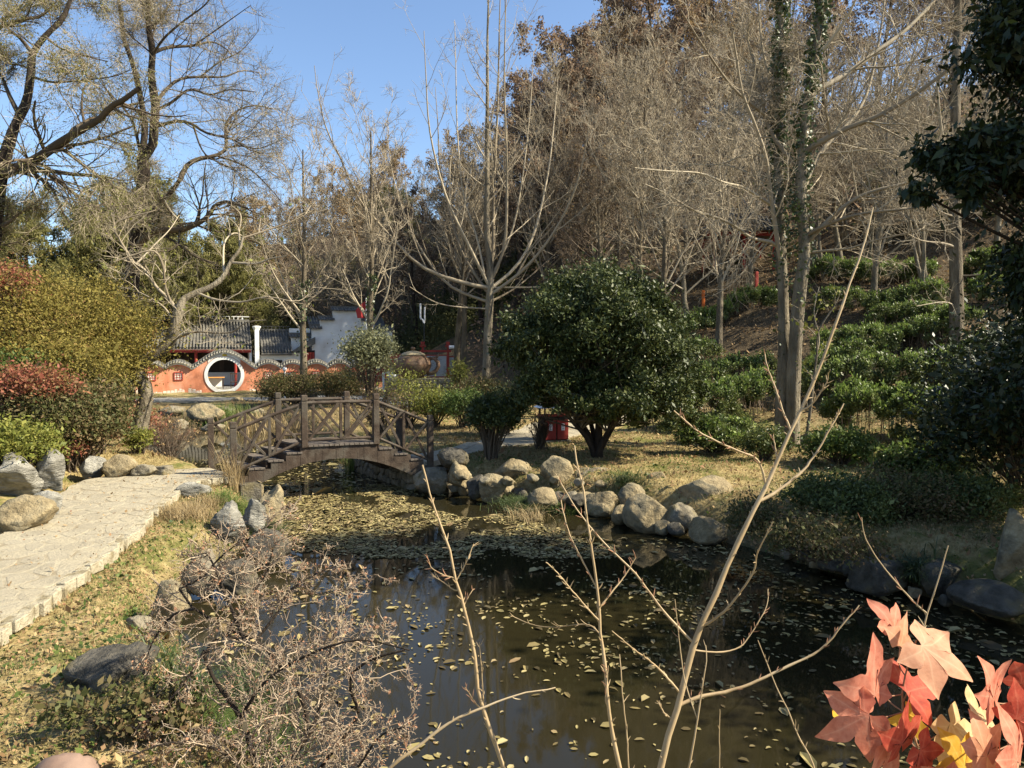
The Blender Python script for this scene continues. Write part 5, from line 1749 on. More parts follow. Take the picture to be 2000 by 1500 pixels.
# C: leaning pale barked tree left of the bridge
g = np.random.default_rng(203)
YC = 19.6
bC = gp(266, 872, 0.0); YC = bC[1]
bC[2] = hh(bC[0], bC[1])
trC = [(limb([(264, 885), (270, 850), (280, 800), (284, 760), (268, 730), (275, 710), (310, 690), (335, 665), (345, 625), (350, 600)], YC, 0, P=18), .215, .125),
       (limb([(350, 602), (362, 582), (385, 572), (415, 560), (438, 540), (452, 512), (470, 488), (476, 462)], YC, .8, P=18), .105, .03)]
lbC = [(limb([(348, 612), (330, 585), (305, 560), (285, 530), (262, 515), (242, 548)], YC, .6), .07, .03),
       (limb([(330, 590), (322, 560), (318, 520), (300, 490), (255, 500), (222, 512)], YC + .3, -1), .05, .02),
       (limb([(335, 668), (360, 655), (385, 648), (420, 650), (455, 648), (480, 630), (520, 625)], YC, -1.2), .05, .015),
       (limb([(262, 515), (235, 470), (222, 440), (250, 425), (290, 415), (305, 410)], YC + .6, .5), .045, .02),
       (limb([(452, 512), (500, 515), (530, 505), (560, 500)], YC + .7, -.8), .05, .02),
       (limb([(438, 540), (436, 500), (440, 470), (458, 455), (475, 462)], YC + .5, 1), .045, .02),
       (limb([(385, 572), (420, 585), (470, 590), (520, 580), (575, 590)], YC + .2, -1), .05, .015),
       (limb([(470, 488), (467, 455), (470, 420), (450, 400)], YC + .6, .8), .04, .015),
       (limb([(476, 465), (520, 450), (575, 430), (620, 405)], YC + .7, 1), .04, .012),
       (limb([(345, 640), (320, 600), (270, 570), (230, 560)], YC, 1.2), .04, .015),
       (limb([(268, 515), (300, 480), (330, 450), (350, 420)], YC + .3, 1), .035, .012)]
hero('leaning_tree', 'leaning crooked tree with pale grey bark at the pond side', tuple(bC), trC, lbC,
     [dict(tn=0), dict(n=7, ang=48, lf=.42, rf=.5, minr=.011, P=7, curv=.17, trop=.05, k=4),
      dict(n=6, ang=45, lf=.5, rf=.5, minr=.006, P=5, curv=.2, trop=.04), dict(n=3, ang=42, L=.4, minr=.0035, P=3, curv=.2, trop=0, taper=.2)],
     'bark_pale', 'twig', g, (260, .07, 'limeshrub', dict(aspect=.7)), lk_=.75)
# D: big ginkgo in the middle
g = np.random.default_rng(204)
YD = 37.5
bD = (at(948, 785, YD)[0], YD, 0)
trD = [(limb([(948, 800), (950, 720), (953, 640), (957, 575), (957, 525), (950, 440), (951, 350), (951, 260), (952, 175), (952, 60), (955, -40)], YD, 0, P=18), .25, .03)]
lbD = [(limb([(950, 568), (900, 555), (829, 525), (775, 476), (722, 416), (694, 378), (663, 304), (638, 255), (621, 182), (614, 128)], YD, -3, P=18), .17, .02),
       (limb([(955, 560), (962, 480), (965, 350), (972, 210), (975, 60), (978, -40)], YD, 1.5, P=18), .15, .03),
       (limb([(957, 555), (985, 480), (990, 340), (985, 180), (987, 40), (990, -40)], YD, -1.5, P=18), .13, .03),
       (limb([(950, 575), (905, 500), (880, 420), (860, 330), (855, 240), (850, 170)], YD, 2.5, P=18), .13, .02),
       (limb([(952, 560), (915, 480), (870, 380), (840, 260), (832, 150), (828, 60)], YD, -3.5, P=18), .13, .02),
       (limb([(955, 570), (1010, 520), (1045, 450), (1070, 340), (1080, 260), (1090, 150)], YD, 3, P=18), .14, .02),
       (limb([(958, 580), (1030, 520), (1090, 440), (1130, 350), (1150, 250), (1160, 190)], YD, -3, P=18), .14, .02),
       (limb([(950, 590), (880, 560), (830, 500), (790, 420), (765, 330), (755, 250)], YD, 3.5, P=18), .12, .02),
       (limb([(957, 590), (1010, 560), (1080, 500), (1120, 460)], YD, 4, P=18), .09, .02),
       (limb([(950, 600), (900, 600), (850, 590), (800, 560)], YD, -3, P=18), .07, .02),
       (limb([(953, 540), (935, 470), (905, 380), (893, 250), (890, 120), (888, 40)], YD, 1), .09, .02),
       (limb([(955, 545), (1000, 450), (1020, 350), (1035, 220), (1042, 100)], YD, 1), .09, .02),
       (limb([(829, 525), (800, 440), (790, 330), (785, 250)], YD - .8, 1), .06, .015),
       (limb([(775, 476), (745, 400), (725, 320), (715, 240)], YD - 1.2, .5), .05, .015),
       (limb([(957, 560), (1060, 560), (1130, 540), (1200, 500)], YD, -2), .07, .015)]
hero('ginkgo_tree', 'large bare ginkgo with many steep pale branches in the middle of the view', bD, trD, lbD,
     [dict(tn=14, t0=.3, ang=45, L=5.5, rf=.4, trop=.09, taper=.6), dict(n=9, ang=42, lf=.30, rf=.45, minr=.014, P=7, curv=.08, trop=.07, k=4),
      dict(n=7, ang=48, lf=.4, rf=.5, minr=.009, P=4, curv=.14, trop=.04), dict(n=3, ang=50, L=.4, minr=.0065, P=3, curv=.15, trop=.0, taper=.2)],
     'bark_pale', 'twig', g, lk_=.68)
# twin trunks left of it
g = np.random.default_rng(205)
for k, (u, lb, dy) in enumerate([(892, 'left trunk of the close pair beside the map board', 0), (908, 'right trunk of the close pair beside the map board', .5)]):
    Y_ = 41 + dy; x = at(u, 770, Y_)[0]
    o = generic(206 + k, 13.5, .2, 'asc', nl=0, name='paired_tree', label='bare tree forming the ' + lb, group=None, base=(x, Y_, 0), clear=.42, thick=1.1, twigs=.7)
# trees with ivy at u 592 and u 722
g = np.random.default_rng(207)
for nm, lb, u, v, Y_, H_, lf in [('ivy_trunk_tree', 'bare tree with an ivy speckled trunk in front of the white house', 592, 775, 34.5, 12.0, 1), ('forked_tree', 'bare forked tree rising out of the pale leafy sapling', 723, 790, 35.5, 13.2, 0)]:
    x = at(u, v, Y_)[0]
    tr = [(resamp([(x, Y_, -.1), (x + .05, Y_, 2), (x + .02, Y_, 4.2), (x + .1, Y_ + .1, 6.5), (x + .1, Y_ + .1, H_)], 14), .20, .025)]
    hero(nm, lb, (x, Y_, 0), tr, None, [dict(tn=30, t0=.28, ang=40, L=5.2, rf=.42, trop=.08, taper=.55), dict(n=8, ang=40, lf=.38, rf=.5, minr=.014, P=6, curv=.09, trop=.06, k=4),
         dict(n=6, ang=42, lf=.45, rf=.5, minr=.009, P=4, curv=.12, trop=.04), dict(n=3, ang=45, L=.4, minr=.007, P=3, curv=.15, trop=.0, taper=.2)],
         'bark_grey', 'twig', g, ivy=(2600, [0], .08, .5, .09))
# slender trees centre right
for k, (u, vb, Y_, H_, lb) in enumerate([(1238, 640, 36, 13.5, 'slender bare tree rising behind the round osmanthus'), (1402, 690, 30.5, 12.5, 'slim straight bare trunk on the slope left of the ivy tree'),
                                         (1145, 640, 40, 12.5, 'slim bare tree between the ginkgo and the osmanthus crown'), (1290, 640, 33, 12, 'pale bare tree just right of the osmanthus crown'),
                                         (1062, 700, 41, 15, 'bare ascending tree directly right of the big ginkgo'), (1195, 700, 43, 15.5, 'bare ascending tree high behind the osmanthus'), (800, 700, 62, 15, 'bare tree far behind the teapot')]):
    x = at(u, vb, Y_)[0]
    generic(210 + k, H_, .17, 'asc', 1.1, nl=0, name='slender_tree', label=lb, base=(x, Y_, hh(x, Y_)), clear=.22, thick=1.2)
for k, (u, Y_, H_, lb) in enumerate([(1345, 35, 11.5, 'bare tree on the terrace directly left of the orange post'), (1462, 37, 12, 'bare tree standing in front of the hillside pavilion'), (1640, 38, 12.5, 'bare tree above the terrace tea row right of the ivy tree'),
                                    (1700, 33, 11.5, 'bare tree below the hillside shelter'), (1790, 42, 13, 'bare tree behind the hillside shelter'), (1935, 34, 12, 'bare tree behind the hanging evergreen foliage'), (1420, 45, 13, 'bare tree behind the hillside pavilion'), (1500, 50, 14, 'tall bare tree above the pavilion roof')]):
    x = (u - 1000) / F * Y_
    generic(230 + k, H_, .15, 'asc' if k % 2 else 'spread', nl=0, name='slope_tree', label=lb, base=(x, Y_, hh(x, Y_)), clear=.16, thick=1.1, twigs=.75, mt='bark_pale')
# E: twin trunk ivy tree on the right
g = np.random.default_rng(211)
YE = 19.3
bE = at(1540, 868, YE); bE[2] = hh(bE[0], YE)
trE = [(limb([(1526, 885), (1527, 800), (1532, 700), (1529, 560), (1524, 480), (1520, 300), (1524, 100), (1526, -60)], YE, .3, P=18), .185, .08),
       (limb([(1547, 885), (1549, 800), (1552, 700), (1564, 560), (1574, 480), (1565, 380), (1580, 200), (1598, 90), (1612, -60)], YE - .15, -.3, P=18), .20, .085)]
lbE = [(limb([(1583, 497), (1620, 490), (1660, 485), (1700, 472), (1750, 460), (1800, 450), (1835, 444)], YE - .2, -1.5), .055, .015),
       (limb([(1575, 455), (1600, 443), (1650, 426), (1700, 415), (1780, 407), (1840, 392), (1885, 384)], YE - .2, -2.2), .085, .02),
       (limb([(1580, 470), (1597, 451), (1632, 416), (1671, 388), (1713, 371), (1790, 353), (1860, 332), (1920, 320)], YE, -1.2), .09, .03),
       (limb([(1570, 300), (1590, 283), (1650, 252), (1720, 224), (1790, 182), (1846, 140), (1895, 98), (1947, 60)], YE, -1.5), .12, .04),
       (limb([(1580, 195), (1597, 178), (1650, 147), (1720, 95), (1772, 56), (1825, 0), (1850, -40)], YE, 1.4), .12, .05),
       (limb([(1540, 415), (1500, 395), (1454, 367), (1415, 357), (1370, 339), (1300, 334), (1240, 328)], YE, -1.8), .07, .02),
       (limb([(1530, 490), (1510, 474), (1468, 465), (1440, 444), (1405, 427), (1352, 409), (1300, 378), (1260, 360)], YE, -2), .08, .02),
       (limb([(1540, 520), (1524, 472), (1506, 385), (1496, 308), (1475, 245), (1450, 182), (1440, 122), (1430, 60)], YE, -1.6), .10, .03),
       (limb([(1545, 330), (1500, 250), (1480, 150), (1455, 60), (1430, -20)], YE, 2), .09, .03),
       (limb([(1560, 385), (1600, 300), (1640, 260), (1690, 190), (1720, 60), (1730, -30)], YE, 2.2), .10, .03),
       (limb([(1590, 300), (1640, 298), (1700, 292), (1760, 290)], YE, -1), .05, .015),
       (limb([(1530, 330), (1470, 300), (1400, 322), (1310, 316)], YE, 1.5), .05, .015),
       (limb([(1520, 240), (1440, 180), (1380, 100), (1330, 20)], YE, -2), .07, .02),
       (limb([(1600, 110), (1650, 40), (1680, -20)], YE, -1), .07, .03),
       (limb([(1522, 200), (1490, 100), (1480, -20)], YE, 1), .07, .03)]
ivy_pow = .62
hero('ivy_twin_tree', 'big bare twin trunked tree wrapped in ivy on the right bank', tuple(bE), trE, lbE,
     [dict(tn=5, t0=.5, ang=60, L=2.6, rf=.2, trop=.03), dict(n=15, ang=50, lf=.42, rf=.42, minr=.011, P=7, curv=.14, trop=.0, k=4),
      dict(n=11, ang=48, lf=.5, rf=.5, minr=.0068, P=5, curv=.18, trop=-.04), dict(n=4, ang=45, L=.42, minr=.005, P=3, curv=.2, trop=-.06, taper=.2)],
     'bark_pale', 'twig', g, ivy=(12000, [0, 1], .10, 1.0, .07), kt=14, lk_=.68)
# thin straight tree by the ivy trunk
g = np.random.default_rng(212)
o = hero('young_ivy_tree', 'thin young stem with a few lime leaves right beside the ivy tree', tuple(gp(1572, 872, .05)),
         [(limb([(1572, 880), (1585, 760), (1592, 700), (1594, 650), (1610, 620), (1630, 590), (1640, 560)], 17.8, 0, P=18), .045, .012)],
         [(limb([(1593, 700), (1600, 660), (1590, 610), (1600, 560)], 17.8, .3), .02, .008), (limb([(1594, 655), (1570, 630), (1560, 600)], 17.8, -.3), .018, .006)],
         [dict(tn=5, t0=.4, ang=50, L=.7, rf=.3), dict(n=4, ang=45, lf=.5, minr=.005, P=4)], 'bark_pale', 'twig', g, (120, .09, 'limeshrub', dict(aspect=.7)))
# F: straight grey trunk on the tea slope
g = np.random.default_rng(213)
YF = 26.0
bF = at(1868, 660, YF); bF[2] = hh(bF[0], YF)
hero('straight_trunk_tree', 'straight grey trunked tree standing among the tea rows at the right', tuple(bF),
     [(limb([(1868, 690), (1868, 600), (1866, 480), (1864, 390), (1870, 340), (1866, 200), (1870, 60), (1872, -80)], YF, 0, P=18), .25, .10)],
     [(limb([(1864, 395), (1885, 355), (1905, 310), (1925, 250)], YF, 1), .09, .03), (limb([(1866, 425), (1840, 415), (1815, 400)], YF, -1), .045, .015), (limb([(1868, 480), (1840, 475), (1800, 470), (1770, 455)], YF, -1.6), .05, .015),
      (limb([(1868, 540), (1920, 535), (1965, 520)], YF, -1), .03, .01), (limb([(1866, 345), (1850, 300), (1838, 250), (1830, 160)], YF, -1), .08, .03), (limb([(1866, 595), (1840, 590), (1790, 598)], YF, -1), .025, .01)],
     [dict(tn=12, t0=.3, ang=58, L=2.6, rf=.25), dict(n=8, ang=48, lf=.45, rf=.45, minr=.012, P=6, curv=.13, trop=0, k=4), dict(n=6, ang=45, lf=.45, minr=.007, P=4, curv=.17, trop=-.03)],
     'bark_grey', 'twig', g, kt=12)

# ------------------------------------------------------------------ bushes
def blob_points(c, rad, n, rng, nclu=60, spread=.22, shell=.75, flatb=.35):
    """clumped points in a lumpy ellipsoid; returns points, clump centres"""
    c = np.array(c, float); rad = np.array(rad, float)
    d = unit(rng.normal(0, 1, (nclu, 3)))
    d[:, 2] = np.where(d[:, 2] < -flatb, -d[:, 2] * .8, d[:, 2])
    rr = rng.uniform(shell, 1.0, nclu)
    inner = rng.random(nclu) < .25
    rr = np.where(inner, rng.uniform(.2, .7, nclu), rr)
    cc = c + d * rr[:, None] * rad
    k = rng.integers(0, nclu, n)
    sz = rng.uniform(.6, 1.3, nclu)[k][:, None] * spread * rad.mean()
    off = rng.normal(0, 1, (n, 3)) * sz * (1, 1, .75)
    return cc[k] + off, cc


def bush(name, label, base, rad, n, ls, lm, seed, h0=None, stems=True, nclu=60, spread=.22, group=None, cat='shrub', sm='twig_dark', aspect=.5, top=None, stem_r=.018, **lk):
    """base = ground point; rad = (rx, ry, rz); crown centre sits h0 above the base"""
    rng = np.random.default_rng(seed)
    base = np.array(base, float); rad = np.array(rad, float)
    h0 = rad[2] * .9 if h0 is None else h0
    c = base + (0, 0, h0)
    P, cc = blob_points(c, rad, n, rng, nclu, spread)
    P = P[P[:, 2] > base[2] + .02]
    root = thing(name, label, cat, tuple(base), group)
    LV, LQ = leaves(P, ls, rng, aspect=aspect, **lk)
    npmesh('foliage', LV, LQ, MAT[lm], root)
    if top:
        tn, tm = top
        i = rng.integers(0, len(cc), tn)
        q = cc[i] + unit(rng.normal(0, 1, (tn, 3)) + (0, 0, 1.2)) * rad * spread * 1.5 * rng.uniform(.6, 1.3, (tn, 1))
        LV, LQ = leaves(q, ls * 1.15, rng, aspect=aspect, down=-1.2)
        npmesh('young_leaves', LV, LQ, MAT[tm], root)
    if stems:
        st = np.repeat((base + (0, 0, -.05))[None], len(cc), 0) + rng.normal(0, .07, (len(cc), 3)) * (1, 1, 0) * max(1, rad[0])
        mid = (st + cc) / 2 + rng.normal(0, .1, cc.shape) * rad.mean() + (0, 0, .08 * rad[2])
        t = np.linspace(0, 1, 7)[None, :, None]
        pts = st[:, None] * (1 - t) ** 2 + 2 * mid[:, None] * t * (1 - t) + cc[:, None] * t * t
        R = np.full(len(cc), stem_r)[:, None] * (1 - .75 * np.linspace(0, 1, 7))[None]
        s2 = spawn(pts, R, 6, .4, 1, 40, 12, .3, .5, rng, minr=stem_r * .25)
        B2 = grow(*s2, 4, .15, .05, .5, rng)
        LV, LQ = join([tube_arrays(pts, R, 5), tube_arrays(*B2, 3)])
        npmesh('stems', LV, LQ, MAT[sm], root, smooth=True)
    return root


def gpos(u, v, z=0.0):
    """ground point under pixel (u, v), refined onto the terrain"""
    p = gp(u, v, z)
    for _ in range(4):
        z = hh(p[0], p[1]); p = gp(u, v, z)
    return p


# osmanthus: round evergreen in the middle
rng = np.random.default_rng(300)
bo_ = gp(1165, 893, 0); bo_[2] = hh(bo_[0], bo_[1])
root = thing('osmanthus_tree', 'round dense dark green osmanthus tree standing on the right bank', 'tree', tuple(bo_))
YO = bo_[1]
cc_all = []
stems_ = []
for a, r, top in [(-.5, .10, (-.9, .2, 1.8)), (.15, .12, (.1, -.1, 2.0)), (.7, .09, (1.0, .3, 1.7)), (2.2, .08, (-.3, .9, 1.9)), (-1.8, .08, (-1.1, -.6, 1.6)), (1.2, .07, (.5, -.9, 1.5))]:
    t_ = np.array(top)
    stems_.append((resamp([bo_ + (.06 * math.cos(a * 3), .06 * math.sin(a * 3), -.1), bo_ + t_ * .25 + (.02, 0, .1), bo_ + t_ * .6, bo_ + t_], 10), r, r * .35))
PT = np.stack([s[0] for s in stems_]); RT = np.stack([s[1] + (s[2] - s[1]) * np.linspace(0, 1, 10) for s in stems_])
LV, LQ = tube_arrays(PT, RT, 8)
npmesh('trunk', LV, LQ, MAT['bark_dark'], root, smooth=True)
lobes = [((0, 0, 2.75), (2.0, 1.9, 1.75), 90), ((-1.2, -.2, 2.1), (1.25, 1.3, 1.25), 45), ((1.25, 0, 2.1), (1.3, 1.3, 1.25), 45), ((.3, .2, 3.45), (1.2, 1.2, 1.0), 35), ((.75, -.9, 1.35), (1.2, .9, .75), 30), ((-.9, -.8, 1.5), (1.2, .9, .7), 28), ((1.9, .3, 1.5), (.7, .8, .8), 16), ((-1.6, .2, 1.1), (.7, .7, .55), 16), ((1.4, -.5, 1.0), (.8, .7, .5), 18), ((-.2, -1.2, 1.15), (.9, .5, .45), 14), ((-.7, .3, 3.8), (.7, .6, .6), 9), ((-1.5, -.3, 3.0), (.7, .7, .6), 10), ((.2, -1.2, 2.6), (1.2, .6, 1.0), 20), ((1.2, .1, 3.3), (.7, .7, .5), 10)]
Pl = []; CC = []
for c, r, nc in lobes:
    P_, c_c = blob_points(bo_ + c, r, nc * 520, rng, nc, .135, .7)
    Pl.append(P_); CC.append(c_c)
Pl = np.concatenate(Pl); CC = np.concatenate(CC)
rel = Pl - bo_
Pl = Pl[(rel[:, 2] > .45) & ~((rel[:, 2] < 1.22) & (rel[:, 0] > -1.55) & (rel[:, 0] < -.38))]
LV, LQ = leaves(Pl, .075, rng, aspect=.42, down=.1)
cro = npmesh('crown', LV, LQ, MAT['osm'], root)
ends_ = PT[rng.integers(0, 6, len(CC)), rng.integers(4, 10, len(CC))]
t = np.linspace(0, 1, 6)[None, :, None]
mid = (ends_ + CC) / 2 + rng.normal(0, .12, CC.shape)
bp_ = ends_[:, None] * (1 - t) ** 2 + 2 * mid[:, None] * t * (1 - t) + CC[:, None] * t * t
LV, LQ = tube_arrays(bp_, np.full(len(CC), .022)[:, None] * (1 - .7 * np.linspace(0, 1, 6))[None], 4)
npmesh('branches', LV, LQ, MAT['bark_grey'], cro, smooth=True)

# right edge evergreen
for nm, lb, b_, lob, seed in [('evergreen_tree', 'dark broad leaved evergreen filling the right edge', (8.4, 9.7),
                     [((0, 0, 5.6), (1.9, 1.8, 2.4), 130), ((-1.5, -.1, 5.0), (1.0, .8, .6), 24), ((-2.3, .1, 5.1), (.8, .7, .45), 16), ((-1.5, .2, 6.7), (.9, .9, .7), 26), ((-.4, .3, 8.0), (1.5, 1.5, 1.2), 50), ((-.2, 0, 2.2), (1.5, 1.4, 1.5), 70), ((-.7, 0, 7.0), (1.5, 1.4, 1.2), 50), ((.5, .2, 3.4), (1.7, 1.7, 1.6), 60), ((-1.2, 0, 3.6), (.8, .8, .6), 20), ((-2.75, -.2, 4.6), (.45, .4, .22), 6), ((-1.1, -.1, 1.7), (.8, .8, .5), 16)], 310)]:
    rng = np.random.default_rng(seed)
    zb = hh(*b_); B0 = np.array((*b_, zb))
    root = thing(nm, lb, 'tree', tuple(B0))
    tp_ = resamp([B0 + (0, 0, -.2), B0 + (-.1, 0, 2.5), B0 + (.05, .1, 5), B0 + (0, .1, 7.6)], 12)
    LV, LQ = tube_arrays(tp_[None], (.2 - .15 * np.linspace(0, 1, 12))[None], 9)
    npmesh('trunk', LV, LQ, MAT['bark_dark'], root, smooth=True)
    Pl, CC = [], []
    for c, r, nc in lob:
        P_, c_c = blob_points(B0 + c, r, nc * 150, rng, nc, .19, .6, flatb=.9)
        Pl.append(P_); CC.append(c_c)
    Pl = np.concatenate(Pl); CC = np.concatenate(CC)
    LV, LQ = leaves(Pl, .10, rng, aspect=.42, down=.9)
    cro = npmesh('crown', LV, LQ, MAT['dark_leaf'], root)
    e_ = tp_[np.clip(((CC[:, 2] - zb) * 1.2).astype(int), 1, 11)]
    t = np.linspace(0, 1, 6)[None, :, None]
    mid = (e_ + CC) / 2 + (0, 0, -.2)
    bp_ = e_[:, None] * (1 - t) ** 2 + 2 * mid[:, None] * t * (1 - t) + CC[:, None] * t * t
    LV, LQ = tube_arrays(bp_, np.full(len(CC), .03)[:, None] * (1 - .75 * np.linspace(0, 1, 6))[None], 4)
    npmesh('branches', LV, LQ, MAT['bark_dark'], cro, smooth=True)
# tall shrub added out of view to shade the pond, then two lower ones
bush('evergreen_shrub', 'unseen tall evergreen shrub added right of the view to shade the near pond', (10.2, 6.4, hh(10.2, 6.4)), (2.0, 1.7, 3.0), 20000, .12, 'dark_leaf', 320, h0=3.7, cat='shrub', stem_r=.04)
bush('evergreen_shrub', 'dark glossy shrub low at the right edge below the big evergreen', (8.3, 11.6, hh(8.3, 11.6)), (1.5, 1.2, 1.3), 16000, .09, 'dark_leaf', 321, h0=1.1, cat='shrub')
bush('evergreen_shrub', 'dark glossy shrub behind the big evergreen above the lowest tea row', (10.9, 15.6, hh(10.9, 15.6)), (1.7, 1.4, 1.7), 16000, .09, 'dark_leaf', 322, h0=1.5, cat='shrub')


# tea rows
def hedge(label, pts, wid, ht, n, seed, bright=.12, mat='tea', cat='hedge', name='tea_hedge', ls=.07):
    rng = np.random.default_rng(seed)
    pts = np.array(pts, float)
    L = np.r_[0, np.cumsum(np.linalg.norm(np.diff(pts, axis=0), axis=1))]

    def along(q):
        return np.stack([np.interp(q, L, pts[:, 0]), np.interp(q, L, pts[:, 1])], -1)
    c0 = along(L[-1] / 2); zc = hh(*c0)
    root = thing(name, label, cat, (c0[0], c0[1], zc), 'tea rows and shrubs of the slope')
    ncl = int(L[-1] * 26)
    q = rng.uniform(0, L[-1], ncl); c = along(q); dn = along(np.minimum(q + .1, L[-1])) - along(np.maximum(q - .1, 0))
    dn = unit(dn); nm = np.stack([-dn[:, 1], dn[:, 0]], -1)
    th = rng.uniform(0, math.pi, ncl)
    ex = np.clip(np.minimum(q, L[-1] - q) / .5, .35, 1) ** .5
    off = np.cos(th) * wid / 2 * rng.uniform(.75, 1.0, ncl)
    zz = (np.sin(th) ** .55) * ht * rng.uniform(.9, 1.03, ncl) * ex * (1 + .04 * np.sin(q * 1.3 + seed) + .03 * np.sin(q * 4.1))
    cx = c[:, 0] + nm[:, 0] * off; cy = c[:, 1] + nm[:, 1] * off
    cz = np.maximum(h(c[:, 0], c[:, 1]) + zz, h(cx, cy) + .1)
    C = np.stack([cx, cy, cz], 1)
    n = int(n * 1.35)
    k = rng.integers(0, ncl, n)
    P = C[k] + rng.normal(0, .085, (n, 3)) * (1.1, 1.1, .9)
    P[:, 2] = np.maximum(P[:, 2], h(P[:, 0], P[:, 1]) + .05)
    LV, LQ = leaves(P, ls, rng, aspect=.42, down=-.5)
    npmesh('foliage', LV, LQ, MAT[mat], root)
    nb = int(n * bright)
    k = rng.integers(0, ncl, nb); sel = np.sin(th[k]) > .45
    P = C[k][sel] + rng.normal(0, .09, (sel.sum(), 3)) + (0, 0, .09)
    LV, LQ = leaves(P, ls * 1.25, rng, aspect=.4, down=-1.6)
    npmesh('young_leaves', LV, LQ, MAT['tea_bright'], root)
    bb_ = np.stack([c[:, 0] + nm[:, 0] * off * .5, c[:, 1] + nm[:, 1] * off * .5, h(c[:, 0], c[:, 1]) - .03], 1)
    t = np.linspace(0, 1, 5)[None, :, None]
    st = bb_[:, None] * (1 - t) + C[:, None] * t + rng.normal(0, .02, (ncl, 5, 3))
    LV, LQ = tube_arrays(st, np.full((ncl, 5), .010), 3)
    npmesh('stems', LV, LQ, MAT['twig_brown'], root)
    return root


def pxy(u, Y): return ((u - 1000) / F * Y, Y)


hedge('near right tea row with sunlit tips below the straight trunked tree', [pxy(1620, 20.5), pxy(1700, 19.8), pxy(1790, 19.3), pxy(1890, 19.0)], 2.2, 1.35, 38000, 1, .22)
hedge('tea row between the osmanthus and the ivy tree', [pxy(1270, 22.6), pxy(1340, 22.8), pxy(1430, 23.4), pxy(1515, 24)], 2.1, 1.3, 32000, 2, .16)
hedge('second tea row seen behind and above the one beside the osmanthus', [pxy(1330, 26.6), pxy(1400, 27), pxy(1470, 27.2), pxy(1525, 27.2)], 1.4, 1.05, 14000, 3, .1)
hedge('second tea row right of the ivy tree', [pxy(1560, 25), pxy(1660, 24.3), pxy(1750, 23.9), pxy(1900, 23.6)], 1.7, 1.15, 30000, 4, .12)
hedge('third tea row up the slope with bright tips', [pxy(1590, 28.2), pxy(1680, 27.6), pxy(1760, 27.2), pxy(1900, 26.8)], 1.6, 1.0, 26000, 5, .2)
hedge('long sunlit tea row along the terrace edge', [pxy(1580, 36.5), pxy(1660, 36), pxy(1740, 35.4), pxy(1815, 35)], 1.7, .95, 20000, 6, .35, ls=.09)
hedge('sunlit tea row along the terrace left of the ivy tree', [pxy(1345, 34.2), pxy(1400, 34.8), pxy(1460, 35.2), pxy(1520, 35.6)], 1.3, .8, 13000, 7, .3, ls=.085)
hedge('tea row at the left end of the terrace above the slim trunk', [pxy(1290, 32.5), pxy(1330, 33), pxy(1370, 33.4)], 1.4, .9, 8000, 8, .1, ls=.085)
hedge('tea row right of the straight trunked tree', [pxy(1890, 30), pxy(1960, 29.6), pxy(2040, 29)], 1.6, 1.1, 11000, 9, .15, ls=.085)
hedge('tea row below the bare bank left of the straight trunk', [pxy(1680, 31.2), pxy(1760, 30.6), pxy(1850, 30)], 1.6, 1.0, 14000, 10, .12, ls=.085)
hedge('uppermost tea row beside the hillside shelter', [pxy(1830, 40), pxy(1900, 39), pxy(1990, 38)], 2.2, 1.3, 14000, 11, .15, ls=.10)
hedge('green row behind the hillside shelter under the evergreen', [pxy(1680, 45), pxy(1780, 44.5), pxy(1900, 44)], 2.4, 1.6, 15000, 12, .15, ls=.11)
hedge('tea row just right of the ivy tree between the second and third rows', [pxy(1575, 26.6), pxy(1640, 26.2), pxy(1700, 25.9)], 1.3, .9, 9000, 21, .15)
hedge('short tea row joining the foot of the straight trunk from the right', [pxy(1860, 21.8), pxy(1930, 21.4), pxy(2010, 21)], 1.7, 1.25, 15000, 22, .12)
hedge('tea row on the bank above the third row', [pxy(1690, 29.4), pxy(1770, 29), pxy(1850, 28.6)], 1.3, .9, 10000, 23, .12)
hedge('tea row right of the straight trunk high under the evergreen', [pxy(1880, 33.5), pxy(1950, 33), pxy(2030, 32.5)], 2.0, 1.3, 13000, 24, .15, ls=.09)
hedge('green scrub row above the hillside shelter', [pxy(1700, 49), pxy(1820, 48), pxy(1960, 47)], 3.0, 2.2, 15000, 25, .1, ls=.13)
hedge('rough green row on the bank edge left of the slim straight trunk', [pxy(1325, 29.5), pxy(1360, 29.8), pxy(1392, 30)], 1.2, .8, 6000, 26, .1)
hedge('rough green row between the two trunks at the top of the brown bank', [pxy(1590, 33), pxy(1640, 32.6), pxy(1690, 32.2)], 1.3, .8, 8000, 27, .15)
hedge('tea row in deep shade behind the big evergreen', [pxy(1870, 24), pxy(1950, 23.4), pxy(2040, 23)], 1.6, 1.2, 12000, 13, .08)
b = gpos(1395, 884)
bush('young_tea_shrub', 'bright green young shrub alone in the grass right of the osmanthus', b, (.85, .6, .42), 9000, .07, 'tea', 330, h0=.42, top=(2600, 'tea_bright'), nclu=50)
b = gpos(1495, 898)
bush('young_tea_shrub', 'dull shrub at the left foot of the ivy tree', b, (.5, .45, .40), 5000, .055, 'tea', 331, h0=.35, nclu=40)
b = gpos(1640, 905)
bush('young_tea_shrub', 'leafy scrub at the right foot of the ivy tree', b, (.8, .6, .42), 7000, .075, 'greenshrub', 332, h0=.3, nclu=45)
b = gpos(1800, 958)
bush('young_tea_shrub', 'bright topped shrub in the shade right of the creeping shrubs', b, (.75, .55, .36), 8000, .07, 'tea', 333, h0=.42, top=(1700, 'tea_bright'), nclu=45)
for k, (u, v, lb, rx) in enumerate([(1640, 1010, 'left part', .8), (1760, 1005, 'middle part', .95), (1870, 1000, 'right part', .75)]):
    b = gpos(u, v)
    bush('creeping_shrub', lb + ' of the low dark creeping shrubs on the right bank', b, (rx, .75, .34), 13000, .045, 'mixshrub' if k == 1 else 'tea', 340 + k, h0=.22, nclu=60)
